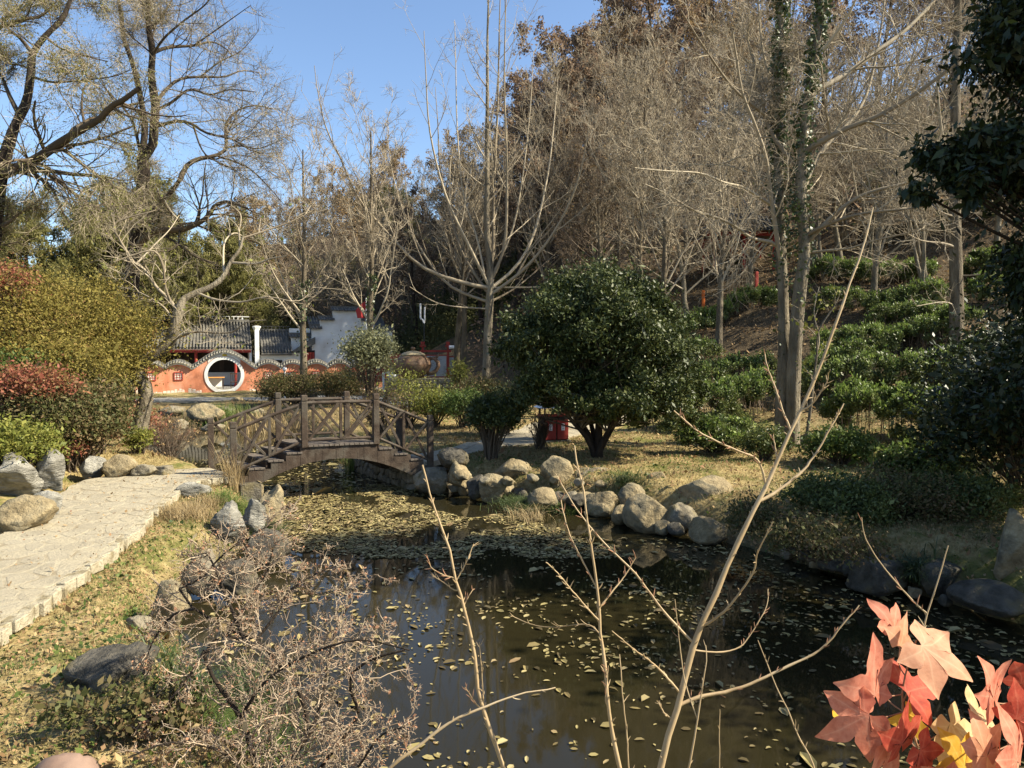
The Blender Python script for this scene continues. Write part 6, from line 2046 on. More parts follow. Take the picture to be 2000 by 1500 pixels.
for k, (u, v, rx, lb) in enumerate([(1600, 1085, .7, 'dark tangle hanging to the water left of the ochre boulder'), (1500, 1040, .5, 'dark tangle over the last round boulders'), (1960, 1110, .8, 'dark tangle at the right edge above the shaded bank')]):
    b = gpos(u, v, -.3)
    bush('creeping_shrub', lb, b, (rx, .6, .3), 8000, .04, 'mixshrub', 350 + k, h0=.12, nclu=50)

# small dark shrub and others of the middle distance
b = gp(960, 897, 0)
bush('small_dark_shrub', 'small dark clipped shrub on a short stem beside the far path', b, (.56, .5, .46), 9500, .065, 'osm', 360, h0=1.02, nclu=45, stem_r=.03)
for k, (nm, lb, u, v, z, r, n, ls, lm, h0) in enumerate([
    ('pale_leafy_sapling', 'pale leafy sapling growing around the forked tree', 722, 798, 0, (1.05, .9, 1.55), 9000, .10, 'greyshrub', 2.1),
    ('bronze_shrub', 'bronze leaved shrub at the foot of the ivy speckled trunk', 575, 790, 0, (1.5, .8, .75), 9000, .07, 'mixshrub', .75),
    ('bronze_shrub', 'darker green shrub left of the pale leafy sapling', 645, 790, 0, (1.3, .8, .75), 9000, .07, 'mixshrub', .8),
    ('bronze_shrub', 'low bronze shrub below the white signpost', 535, 790, 0, (.9, .8, .8), 6000, .07, 'mixshrub', .7),
    ('twiggy_shrub', 'thin twiggy shrub in front of the stone plinth', 800, 832, 0, (.95, .8, .95), 2400, .06, 'limeshrub', 1.0),
    ('lime_shrub', 'lime green shrub right of the bridge rails', 850, 832, 0, (.75, .7, .52), 6500, .065, 'limeshrub', .62),
    ('lime_shrub', 'lime green shrub between the bridge and the small dark shrub', 905, 835, 0, (.75, .7, .55), 6500, .065, 'greenshrub', .65),
    ('lime_shrub', 'thin yellow leaved stems before the map board', 893, 800, 0, (.4, .4, 1.0), 1500, .08, 'limeshrub', 1.3),
    ('dusky_shrub', 'dusky shrub hugging the left side of the osmanthus', 985, 850, 0, (.8, .7, .6), 8000, .06, 'osm', .75),
    ('dusky_shrub', 'brown green brush below the ginkgo trunk', 930, 800, 0, (1.3, .9, .7), 5000, .08, 'mixshrub', .6),
    ('red_tinged_shrub', 'red tinged shrub before the right end of the orange wall', 690, 770, 0, (1.2, .8, .8), 6000, .08, 'redshrub', .75),
    ('twiggy_shrub', 'twiggy brown bush on the bank behind the footbridge', 745, 850, 0, (.8, .7, .7), 1800, .06, 'tanleaf', .7),
    ('twiggy_shrub', 'leafless small bush beside the litter bin', 1055, 878, 0, (.45, .4, .45), 160, .06, 'tanleaf', .6),
]):
    b = gpos(u, v, z)
    bush(nm, lb, b, r, n, ls, lm, 370 + k, h0=h0, nclu=42, spread=.28)
# left mass of shrubs
for k, (nm, lb, u, Y, r, h0, n, ls, lm) in enumerate([
    ('golden_shrub', 'huge rounded golden green shrub on the left above the path', 125, 18.5, (1.95, 1.5, 1.65), 2.45, 60000, .062, 'goldshrub'),
    ('golden_shrub', 'right shoulder of golden foliage touching the leaning tree', 178, 18.8, (.9, .9, 1.2), 1.9, 20000, .062, 'goldshrub'),
    ('golden_shrub', 'golden green shrub cut by the left edge below the red topped one', 10, 16.8, (1.6, 1.2, 1.5), 2.35, 34000, .06, 'goldshrub'),
    ('red_leaved_shrub', 'red leaved shrub hanging over the pale boulders at the left', 50, 14.4, (.9, .6, .30), 1.50, 8000, .06, 'redshrub'),
    ('red_leaved_shrub', 'drooping red spray between the golden shrub and the bronze nandina', 110, 14.9, (.5, .4, .22), 1.2, 3500, .055, 'redshrub'),
    ('golden_shrub', 'lower olive flank of the golden shrub behind the red leaves', 95, 16.2, (1.5, .8, .7), 1.7, 24000, .06, 'goldshrub'),
    ('red_leaved_shrub', 'red leaved shrub top at the upper left edge above the golden shrub', -25, 16.5, (.85, .8, .5), 3.65, 6000, .06, 'redshrub'),
    ('red_leaved_shrub', 'small red leaved spray at the foot of the bronze shrubs', 128, 14.9, (.30, .28, .13), .42, 1500, .06, 'redshrub'),
    ('bronze_nandina', 'bronze and green nandina between the red shrub and the leaning tree', 158, 15.6, (.8, .8, .75), .95, 26000, .062, 'mixshrub'),
    ('bronze_nandina', 'dark green nandina left of the leaning trunk', 183, 16.8, (.5, .6, .8), 1.1, 16000, .062, 'mixshrub'),
    ('bronze_nandina', 'brownish nandina below the red leaved shrub', 90, 14.6, (.85, .7, .62), .95, 20000, .06, 'mixshrub'),
    ('lime_shrub', 'yellow green shrub above the pale layered boulder', 18, 13.2, (.75, .6, .38), .72, 10000, .06, 'limeshrub'),
    ('green_shrub', 'mid green shrub at the left edge under the red leaves', 0, 15.4, (1.0, .8, .6), 1.35, 13000, .065, 'greenshrub'),
    ('lime_shrub', 'little lime green tuft at the foot of the leaning trunk', 265, 17.6, (.30, .28, .26), .3, 2200, .055, 'limeshrub'),
    ('reddish_shrub', 'reddish leafy shrub behind the foot of the leaning tree', 262, 22, (.8, .7, .8), .8, 7000, .07, 'redshrub'),
]):
    x, y = pxy(u, Y); b = (x, y, hh(x, y))
    bush(nm, lb, b, r, n, ls, lm, 400 + k, h0=h0, nclu=150 if n > 20000 else 60, spread=.30)
for k, (u, v) in enumerate([(330, 905), (300, 880), (370, 900)]):
    b = gpos(u, v, -.3)
    bush('bare_brush', ['tangle of bare brown brush at the water behind the low grey stones', 'bare brush beside the leaning trunk', 'bare brush left of the bridge posts'][k], b, (.9, .7, .75), 350, .06, 'tanleaf', 430 + k, h0=.75, nclu=110, sm='twig_brown', stem_r=.010)


# ------------------------------------------------------------------ blades: grass, reeds, liriope
def blades(P, L, w, rng, bend=.5, seg=3, spread=.5, lean=None):
    n = len(P)
    th = rng.uniform(0, 6.28, n)
    out = np.stack([np.cos(th), np.sin(th), np.zeros(n)], 1)
    if lean is not None: out = unit(out * .5 + lean)
    d = unit(out * rng.uniform(.1, spread, (n, 1)) + UP)
    side = unit(np.cross(out, UP)) * (w * rng.uniform(.6, 1.3, n))[:, None]
    Ls = (L * rng.uniform(.5, 1.2, n))[:, None]
    V = []
    p = P.copy()
    for i in range(seg + 1):
        f = 1 - (i / seg) ** 1.5 * .9
        V += [p - side * f, p + side * f]
        p = p + d * Ls / seg
        d = unit(d + out * bend * .5 - UP * bend * .35)
    V = np.stack(V, 1).reshape(-1, 3)
    m = 2 * (seg + 1)
    I_ = (np.arange(n) * m)[:, None, None] + (np.arange(seg) * 2)[None, :, None]
    return V, (I_ + np.array([0, 1, 3, 2])[None, None]).reshape(-1, 4)


def tuft(name, label, c, n, L, w, rad, mat, seed, bend=.6, spread=.7, cat='grass clump', seg=4, kind=None):
    rng = np.random.default_rng(seed)
    P = np.array(c) + np.stack([rng.normal(0, rad, n), rng.normal(0, rad, n), np.zeros(n)], 1)
    P[:, 2] = np.minimum(h(P[:, 0], P[:, 1]) - .02, c[2] + .5) if c[2] < 50 else P[:, 2]
    P[:, 2] = np.maximum(P[:, 2], c[2] - .25)
    V, Q_ = blades(P, L, w, rng, bend, seg, spread)
    o = npmesh(name, V, Q_, MAT[mat], loc=tuple(c))
    return tag(o, label, cat, kind=kind)


c = gp(1795, 1095, -.18); tuft('liriope_clump', 'dark drooping liriope clump over the shaded boulders', c, 650, .55, .006, .10, 'lily', 1, .95, .9)
c = gp(465, 985, -.22); tuft('grass_clump', 'long green grass clump at the left foot of the bridge', c, 1100, .42, .005, .18, 'reed', 2, .9, .8)
c = gp(505, 1020, -.30); tuft('grass_clump', 'arching green blades between the pale boulders at the bridge end', c, 900, .5, .005, .14, 'lily', 3, 1.0, .9)
c = gp(455, 945, -.12); tuft('dry_grass_tuft', 'tall straw coloured stalks standing before the left bridge post', c, 220, .95, .004, .10, 'dryreed', 4, .25, .22)
c = gp(360, 1010, -.15); tuft('dry_grass_tuft', 'rusty dry grass tuft at the path corner', c, 2400, .25, .004, .22, 'dryreed', 5, .3, .7)
c = gp(420, 990, -.2); tuft('dry_grass_tuft', 'low dry tuft behind the hollowed grey boulder', c, 900, .22, .004, .16, 'dryreed', 6, .4, .7)
c = gp(692, 918, -.6); tuft('reed_clump', 'upright green reeds growing in the water under the bridge', c, 260, .75, .010, .10, 'reed', 7, .15, .25)
c = gp(440, 822, -.5); tuft('reed_clump', 'green reeds in front of the far rockery', c, 900, 1.0, .014, .55, 'reed', 8, .2, .35)
c = gp(505, 835, -.5); tuft('reed_clump', 'yellowing reeds at the far side of the pond behind the bridge rails', c, 700, .9, .014, .6, 'dryreed', 9, .2, .35)
c = gp(1215, 972, -.3); tuft('grass_clump', 'arching grass over the waterline boulders below the osmanthus', c, 700, .42, .005, .22, 'lily', 10, .95, .9)
c = gp(1030, 965, -.3); tuft('grass_clump', 'dark grassy overhang left of the sunlit egg shaped boulder', c, 1500, .34, .005, .28, 'lily', 11, .9, .9)
c = gp(1035, 990, -.35); tuft('dry_grass_tuft', 'pale dry stalks drooping to the water from the grassy overhang', c, 160, .5, .004, .18, 'dryreed', 12, .9, .9)
c = gp(1110, 975, -.35); tuft('grass_clump', 'green tuft in the gap between two sunlit boulders', c, 500, .28, .005, .14, 'grass_green', 13, .8, .8)
c = gp(1470, 1000, -.25); tuft('dry_grass_tuft', 'dry roots and stalks hanging beside the broad boulder', c, 400, .35, .004, .3, 'dryreed', 14, .9, .9)
c = gp(400, 1330, -.35); tuft('grass_clump', 'bluish green blades inside the thorny shrub', c, 900, .38, .005, .26, 'lily', 15, .8, .8)
c = gp(420, 1420, -.35); tuft('grass_clump', 'soft green grass mound under the thorny shrub', c, 1800, .30, .004, .30, 'grass_green', 16, .9, .9)

# lawn blades, denser near the camera
g = np.random.default_rng(500)


def lawn(n, xr, yr, cond, Lr, w, mat, name, label, seg=2, bias=1.0, hf=None):
    X = g.uniform(*xr, n); Y = yr[0] + (yr[1] - yr[0]) * g.random(n) ** bias
    k = cond(X, Y); X, Y = X[k], Y[k]
    Z = h(X, Y) - .005
    L = g.uniform(*Lr, len(X))
    V, Q_ = blades(np.stack([X, Y, Z], 1), L, w, g, .7, seg, 1.2)
    tag(npmesh(name, V, Q_, MAT[mat]), label, 'grass', kind='stuff')


def onpath(X, Y):
    """crude test against the left path strip"""
    r_ = np.interp(-Y, [-14.5, -13.5, -12.5, -11, -9.9, -7.6, -5, 5], [-5.62, -6.15, -5.95, -5.6, -5.3, -4.85, -4.5, -4.3])
    l_ = np.interp(-Y, [-15.4, -14.9, -14, -12.6, -10.8, -9.7, -7.6, 5], [-6.5, -7.6, -8.25, -7.9, -7.25, -6.95, -6.55, -6.4])
    return (X < r_ + .04) & (X > l_ - .02) & (Y < 15.3)


def onpath2(X, Y):
    lx = np.interp(Y, [17.1, 18.1, 20.2, 22.6, 25.2, 28, 30.5], [-2.75, -1.9, -.85, 0, .95, 2.6, 5.5])
    rx = np.interp(Y, [16.1, 17.3, 18.9, 20, 22, 25.2, 27.5], [-1.95, -1.2, -.2, 1.0, 2.2, 4.1, 7.0])
    return (X > lx - .05) & (X < rx + .05) & (Y > 16.1) & (Y < 30)


def land(X, Y): return (pond_sd(X, Y) > .12) & ~onpath(X, Y) & ~onpath2(X, Y)


near_l = lambda X, Y: land(X, Y) & (X > (-1100 / F) * Y)
patch = lambda X, Y, s_=0: wob(X, Y, 1.6, 3 + s_) + g.normal(0, .4, len(X))
lawn(90000, (-8.5, -1), (4.2, 15), lambda X, Y: near_l(X, Y) & (patch(X, Y) > -1.0), (.025, .075), .003, 'grass_dry', 'lawn_grass', 'short dry grass on the bank between the path and the pond', bias=1.2)
lawn(90000, (-8.5, -1), (4.2, 15), lambda X, Y: near_l(X, Y) & (patch(X, Y, 5) > .75), (.03, .10), .003, 'grass_green', 'lawn_grass', 'green grass patches on the bank between the path and the pond', bias=1.2)
rb_ = lambda X, Y: land(X, Y) & (X > -3) & (hill_t(X, Y) < 1)
lawn(110000, (-2, 13), (9, 22), lambda X, Y: rb_(X, Y) & (patch(X, Y) > -1.1), (.04, .12), .004, 'grass_dry', 'lawn_grass', 'sunlit dry grass on the right bank around the osmanthus', bias=1)
lawn(90000, (-2, 13), (9, 22), lambda X, Y: rb_(X, Y) & (patch(X, Y, 5) > .3), (.04, .12), .004, 'grass_green', 'lawn_grass', 'green grass patches on the right bank', bias=1)
lawn(60000, (-8, 3), (18, 36), lambda X, Y: land(X, Y) & (patch(X, Y) > -.6), (.05, .12), .006, 'grass_dry', 'lawn_grass', 'dry grass beyond the footbridge', bias=1)
lawn(30000, (-12.5, -8), (13.5, 21), lambda X, Y: land(X, Y), (.04, .1), .005, 'grass_dry', 'lawn_grass', 'dry grass under the shrubs left of the path', bias=1)


def scatter_flat(n, xr, yr, cond, size, mat, name, label, zoff=.012, aspect=.6, flat=1.2, bias=1.0, kind='stuff', cat='leaf litter'):
    X = g.uniform(*xr, n); Y = yr[0] + (yr[1] - yr[0]) * g.random(n) ** bias
    k = cond(X, Y); X, Y = X[k], Y[k]
    P = np.stack([X, Y, h(X, Y) + zoff + g.uniform(0, .02, len(X))], 1)
    V, Q_ = leaves(P, size, g, aspect=aspect, flat=flat)
    return tag(npmesh(name, V, Q_, MAT[mat]), label, cat, kind=kind)


scatter_flat(30000, (-8.5, -1), (4.2, 15), near_l, .035, 'litter', 'leaf_litter', 'brown fallen leaves and chips on the near bank', bias=1.2)
scatter_flat(26000, (-3, 13), (8, 22), lambda X, Y: land(X, Y), .05, 'litter', 'leaf_litter', 'fallen leaves on the right bank')
scatter_flat(22000, (-14, 5), (17, 38), lambda X, Y: land(X, Y), .07, 'litter', 'leaf_litter', 'fallen leaves beyond the footbridge')
scatter_flat(50000, (2, 28), (20, 46), lambda X, Y: (hill_t(X, Y) > .5), .10, 'litter', 'leaf_litter', 'brown leaf litter on the terraces')
scatter_flat(9000, (-8.5, -1), (4.2, 15), near_l, .045, 'greenshrub', 'ground_weeds', 'small green weeds in the near bank', zoff=.02, flat=.2, bias=1.2, cat='weeds')
scatter_flat(16000, (-3, 13), (8, 22), lambda X, Y: land(X, Y) & (wob(X, Y, 1.1, 8.) > .2), .05, 'greenshrub', 'ground_weeds', 'green ground cover on the right bank', zoff=.03, flat=.2, cat='weeds')
pw = []
for k in range(420):
    a_ = f1(g.uniform(0, 7.5), (g.random() ** 1.6) if k % 2 else 1 - g.random() ** 1.6 * .9)
    pw.append((a_[0], a_[1], .045 + g.uniform(0, .006)))
V_, Q_ = leaves(np.array(pw), .045, g, aspect=.6, flat=2.5)
tag(npmesh('leaf_litter', V_, Q_, MAT['litter']), 'scattered dead leaves lying on the pale path', 'leaf litter', kind='stuff')
pw = []
for k in range(5200):
    s__ = g.uniform(0, 8); side = g.random() < .6
    a_ = f1(s__, 1.0 if side else 0.0); b_ = f1(s__, .5); d_ = unit(a_ - b_)
    pw.append((*(a_ + d_ * g.uniform(.0, .16)), 0))
pw = np.array(pw); pw = pw[wob(pw[:, 0], pw[:, 1], 3.0, 2.0) > -.5]; pw[:, 2] = np.maximum(h(pw[:, 0], pw[:, 1]) - .01, -.2)
V_, Q_ = blades(pw, np.full(len(pw), .13), .003, g, .7, 3, .9)
tag(npmesh('edge_grass', V_, Q_, MAT['grass_dry']), 'dry grass growing against both edges of the pale path', 'grass', kind='stuff')
# mid-bank herbs by the lower left boulder
b = gpos(235, 1425, -.1)
bush('weed_patch', 'leafy weeds growing over the lower edge of the flat dark boulder', b, (.5, .3, .16), 2600, .04, 'mixshrub', 440, h0=.1, nclu=40, cat='weeds', stem_r=.004)
b = gpos(285, 1225, -.2)
bush('weed_patch', 'small leafy weeds above the flat dark boulder', b, (.32, .25, .09), 1100, .035, 'greenshrub', 441, h0=.06, nclu=26, cat='weeds', stem_r=.003)

# ------------------------------------------------------------------ floating leaves
g = np.random.default_rng(600)


def floaters(n, cond, size, label, zo=.004):
    X = g.uniform(-9, 7, n * 6); Y = g.uniform(4.4, 24, n * 6)
    k = (pond_sd(X, Y) < -.05) & cond(X, Y)
    X, Y = X[k][:n], Y[k][:n]
    P = np.stack([X, Y, np.full(len(X), WZ + zo) + g.uniform(0, .006, len(X))], 1)
    m = len(P)
    s_ = size * np.exp(g.normal(-.05, .45, m))[:, None]
    th = g.uniform(0, 6.28, m)
    a = np.stack([np.cos(th), np.sin(th), g.normal(0, .05, m)], 1); b = np.stack([-np.sin(th), np.cos(th), g.normal(0, .08, m)], 1)
    cu = np.stack([np.zeros(m), np.zeros(m), np.abs(g.normal(0, .10, m))], 1)
    asp = g.uniform(.3, .6, m)[:, None]
    ring = [(-.5, 0, 0), (-.2, .8, 1), (.2, .8, 1), (.5, 0, 0), (.2, -.8, 1), (-.2, -.8, 1)]
    V = np.stack([P + a * s_ * x + b * s_ * asp * y * .62 + cu * s_ * z for x, y, z in ring], 1).reshape(-1, 3)
    I_ = (np.arange(m) * 6)[:, None]
    F1 = I_ + np.array([0, 1, 2, 3])[None]; F2 = I_ + np.array([0, 3, 4, 5])[None]
    tag(npmesh('floating_leaves', V, np.concatenate([F1, F2]), MAT['floatleaf']), label, 'floating leaves', kind='stuff')


clus = lambda X, Y, s_: wob(X, Y, s_, 1.0) + .7 * wob(X, Y, s_ * 2.7, 4.0) + g.normal(0, .25, len(X))
floaters(42000, lambda X, Y: (Y > 10.8) & (Y < 16.8) & ((pond_sd(X, Y) < -1.15 + .35 * wob(X, Y, 1.9, 2.)) | (X < -2.2)) & (clus(X, Y, .9) > -1.1 + .28 * np.abs(Y - 13.8) + .5 * ss(.3, 1.6, X)), .058, 'dense mat of yellow floating leaves below the footbridge')
floaters(5600, lambda X, Y: (Y < 11.5) & (Y > 7) & (clus(X, Y, 1.3) > .45), .055, 'thin drifts of floating leaves on the dark middle water')
floaters(6500, lambda X, Y: (Y < 9.2) & (clus(X, Y, 1.7) > .7), .050, 'scattered floating leaves on the near water')
floaters(520, lambda X, Y: (Y < 10.5), .06, 'single leaves drifting alone on the near water')
floaters(3000, lambda X, Y: (pond_sd(X, Y) > -1.1) & (X > 1.5) & (Y < 12), .07, 'floating leaves gathered along the shaded right shore')
floaters(2500, lambda X, Y: (Y > 15.5), .09, 'floating leaves under and behind the footbridge')


# ------------------------------------------------------------------ foreground saplings
def sapling(label, stems, seed, mat='sapling', name='sapling', budn=26):
    """stems: list of (pixels, Y0, dY, r0, r1); the first is the main stem"""
    rng = np.random.default_rng(seed)
    P0 = limb(stems[0][0], stems[0][1], stems[0][2], 26)
    base = P0[0].copy()
    root = thing(name, label, 'sapling', tuple(base))
    for i, (px, Y0, dY, r0, r1) in enumerate(stems):
        P = limb(px, Y0, dY, 26)
        if i: P = attach(P, hosts_)
        else: hosts_ = []
        hosts_.append(resamp(P, 120))
        P[1:-1] += rng.normal(0, r0 * .12, P[1:-1].shape)
        t = np.linspace(0, 1, 26); R = r0 + (r1 - r0) * t
        node = rng.random(26) < .3
        R = R * (1 + .16 * node)
        LV, LQ = tube_arrays(P[None], R[None], 9 if i == 0 else 7)
        o = npmesh('stem' if i == 0 else 'branch', LV, LQ, MAT[mat], root, smooth=True)
        # spurs and buds
        k = max(3, int(budn * len(px) / 9))
        s = spawn(P[None], R[None], k, .05, .98, 42, 10, 1, .7, rng, absL=.035, minr=.0015, taper=0)
        s = (s[0], s[1], s[2], np.minimum(s[3], .003))
        B = grow(*s, 4, .12, .1, .35, rng)
        B = (B[0], B[1] * np.array([1, 1.3, 1.5, .6])[None])
        LV, LQ = tube_arrays(*B, 5)
        npmesh('buds', LV, LQ, MAT['bud' if i % 2 else mat], root, smooth=True)
    return root


def down(px, du, k=1):
    """prepend a point below the frame so the stem reaches the ground"""
    return [(px[0][0] + du, px[0][1] + 260)] + px


sapling('stoutest sapling in the foreground whose stem leans right and rises past the ivy tree',
        [([(1262, 1740), (1290, 1500), (1318, 1400), (1345, 1300), (1362, 1240), (1395, 1170), (1420, 1100), (1465, 1010), (1500, 940), (1540, 850), (1565, 800), (1592, 740), (1625, 650), (1655, 570), (1665, 540), (1690, 470), (1705, 405)], 3.3, .5, .0185, .0035),
         ([(1352, 1258), (1300, 1200), (1240, 1120), (1180, 1060), (1130, 1000), (1085, 925)], 3.4, .2, .0068, .0022),
         ([(1380, 1228), (1420, 1190), (1470, 1120), (1480, 1080), (1510, 1018)], 3.45, -.15, .0068, .0022),
         ([(1500, 955), (1480, 900), (1440, 880), (1400, 862), (1360, 840), (1316, 802)], 3.6, -.1, .006, .0025),
         ([(1498, 985), (1540, 945), (1580, 905), (1620, 840), (1648, 788)], 3.55, .15, .008, .003),
         ([(1548, 848), (1530, 805), (1515, 760), (1500, 720), (1492, 684)], 3.7, .1, .006, .0025),
         ([(1576, 805), (1600, 770), (1615, 745), (1618, 728)], 3.7, -.05, .005, .002),
         ([(1520, 915), (1515, 880), (1510, 850)], 3.6, .03, .005, .002),
         ([(1325, 1348), (1280, 1300), (1240, 1270), (1195, 1232)], 3.3, -.1, .006, .002),
         ([(1323, 1385), (1360, 1365), (1440, 1345), (1520, 1310), (1600, 1270), (1650, 1215), (1678, 1182)], 3.3, .1, .009, .003),
         ([(1302, 1402), (1290, 1380), (1283, 1368)], 3.3, 0, .004, .002),
         ([(1410, 1290), (1450, 1260), (1495, 1190), (1500, 1150)], 3.35, .2, .004, .0015)], 1)
sapling('thin pale sapling left of centre with a few short side twigs',
        [([(1015, 1640), (983, 1500), (955, 1420), (935, 1350), (925, 1270), (910, 1200), (890, 1130), (880, 1080), (862, 1030), (845, 980), (825, 908)], 3.1, .2, .011, .0032),
         ([(884, 1130), (860, 1120), (842, 1108), (838, 1095)], 3.2, 0, .0035, .0015),
         ([(890, 1135), (910, 1100), (918, 1080), (925, 1062)], 3.2, .05, .003, .0015),
         ([(905, 1185), (915, 1165), (925, 1150)], 3.2, .05, .003, .0015), ([(890, 1158), (870, 1140), (845, 1125)], 3.2, .05, .003, .0015),
         ([(935, 1385), (920, 1360), (908, 1342)], 3.1, -.05, .003, .0015), ([(948, 1430), (945, 1380), (940, 1300), (936, 1255)], 3.1, .05, .004, .0015)], 2)
sapling('slender sapling with forked top standing between the thin pale one and the stout one',
        [([(1232, 1640), (1210, 1500), (1190, 1400), (1182, 1300), (1175, 1250), (1170, 1180), (1160, 1100), (1150, 1030), (1140, 960), (1127, 905), (1122, 870)], 3.0, .2, .010, .003),
         ([(1165, 1148), (1140, 1100), (1115, 1050), (1100, 1000), (1095, 970)], 3.1, .1, .004, .002),
         ([(1168, 1215), (1140, 1180), (1110, 1145), (1090, 1120), (1066, 1098)], 3.1, -.1, .004, .002),
         ([(1172, 1185), (1200, 1150), (1220, 1125), (1242, 1088)], 3.1, .1, .004, .002),
         ([(1186, 1245), (1150, 1220), (1080, 1225), (1040, 1220), (1000, 1203)], 3.05, .2, .003, .0015),
         ([(1180, 1380), (1185, 1340), (1188, 1300)], 3.0, 0, .003, .0015)], 3)
for k, (lb, st) in enumerate([
    ('straight thin whip beside the slender forked sapling', [([(1240, 1640), (1228, 1500), (1225, 1440), (1215, 1350), (1213, 1310), (1210, 1278)], 3.0, .1, .004, .002)]),
    ('pale whip leaning from the foot of the stoutest sapling', [([(1320, 1640), (1345, 1500), (1360, 1420), (1370, 1350), (1380, 1290), (1378, 1260)], 3.1, .1, .0065, .002), ([(1362, 1405), (1340, 1340), (1330, 1280), (1318, 1170)], 3.1, .1, .003, .0015)]),
    ('thin whip rising right of the stoutest sapling', [([(1400, 1640), (1405, 1500), (1405, 1440), (1406, 1385)], 3.0, .05, .0035, .0015)]),
    ('long bare twig slanting up from the bottom edge beside the thorny shrub', [([(660, 1600), (770, 1492), (810, 1465), (850, 1430), (900, 1400), (960, 1375), (1020, 1355), (1085, 1343)], 2.6, .1, .008, .002), ([(800, 1472), (790, 1455), (788, 1452)], 2.6, 0, .002, .001)]),
    ('short forked stem rising behind the maple leaves', [([(1780, 1640), (1790, 1400), (1800, 1250), (1810, 1205), (1830, 1140), (1852, 1065)], 2.6, .1, .006, .002), ([(1808, 1200), (1770, 1160), (1720, 1100), (1690, 1050), (1683, 1010)], 2.6, .1, .003, .0015)]),
    ('pale curved whip crossing the water left of the maple leaves', [([(1610, 1640), (1590, 1500), (1560, 1440), (1540, 1390), (1520, 1350), (1500, 1300), (1480, 1250)], 2.7, .2, .004, .0015)]),
]):
    sapling(lb, st, 20 + k, budn=12, name='sapling' if k != 3 else 'bare_twig')

# ------------------------------------------------------------------ thorny shrub lower left
rng = np.random.default_rng(700)
bt = np.array((-1.95, 4.75, hh(-1.95, 4.75)))
root = thing('thorny_shrub', 'large leafless thorny shrub sprawling over the bank in the lower left', 'shrub', tuple(bt))
main = [limb([(520, 1620), (500, 1500), (470, 1400), (420, 1330), (400, 1270), (440, 1240), (480, 1255)], 4.6, .2, 14),
        limb([(530, 1620), (560, 1500), (600, 1440), (590, 1360), (540, 1290), (500, 1250), (450, 1230), (380, 1190), (350, 1150)], 4.7, .3, 14),
        limb([(500, 1640), (430, 1500), (380, 1470), (350, 1420), (300, 1410), (240, 1400)], 4.5, .1, 14),
        limb([(540, 1640), (640, 1480), (700, 1400), (680, 1330), (720, 1290), (790, 1270)], 4.6, -.2, 14),
        limb([(500, 1250), (540, 1200), (570, 1150), (640, 1110), (690, 1100)], 4.9, .4, 14),
        limb([(480, 1255), (440, 1160), (420, 1110), (400, 1080), (370, 1100)], 4.8, .5, 14),
        limb([(560, 1500), (620, 1400), (640, 1300), (660, 1220), (700, 1160), (740, 1120)], 4.7, .6, 14),
        limb([(400, 1270), (370, 1320), (320, 1380), (260, 1440)], 4.7, -.3, 14),
        limb([(470, 1400), (520, 1330), (600, 1280), (700, 1250), (800, 1270)], 4.6, -.4, 14),
        limb([(350, 1150), (390, 1130), (440, 1080), (500, 1040), (560, 1010)], 5.0, .2, 14),
        limb([(520, 1600), (450, 1480), (340, 1450), (250, 1480)], 4.3, -.2, 14),
        limb([(560, 1600), (680, 1520), (740, 1440), (790, 1420)], 4.3, -.1, 14),
        limb([(440, 1240), (480, 1180), (520, 1120), (540, 1060), (600, 1040)], 5.0, .3, 14),
        limb([(380, 1190), (340, 1200), (300, 1250), (280, 1310)], 4.8, .1, 14)]
MP = np.stack(main); MR = np.stack([np.linspace(a, a * .35, 14) for a in (.024, .022, .018, .018, .012, .013, .014, .011, .012, .008, .012, .012, .009, .009)])
MR *= (1 + rng.normal(0, .08, MR.shape))
LV, LQ = tube_arrays(MP, MR, 8)
npmesh('trunk', LV, LQ, MAT['bark_dark'], root, smooth=True)
s = spawn(MP, MR, 17, .05, 1, 55, 15, .36, .45, rng, minr=.0042); B1 = grow(*s, 8, .22, .04, .45, rng, zig=.25)
s = spawn(*B1, 8, .05, 1, 58, 15, .5, .6, rng, minr=.0026); B2 = grow(*s, 6, .22, .02, .5, rng, zig=.35)
s = spawn(*B2, 4, .1, 1, 55, 15, .5, .7, rng, minr=.0022, taper=.3); B3 = grow(*s, 4, .25, .0, .5, rng, zig=.35)
LV, LQ = join([tube_arrays(*B1, 5), tube_arrays(*B2, 4), tube_arrays(*B3, 3)])
cr = npmesh('twigs', LV, LQ, MAT['thorn'], root, smooth=True)
bp2 = tips([B2[0], B3[0]], 5200, rng, .0, .004)
LV, LQ = leaves(bp2, .013, rng, aspect=.7)
npmesh('buds', LV, LQ, MAT['bud'], cr)
bp2 = tips([B2[0], B3[0]], 260, rng, .5, .01)
LV, LQ = leaves(bp2, .035, rng, aspect=.6)
npmesh('withered_leaves', LV, LQ, MAT['dryreed'], cr)


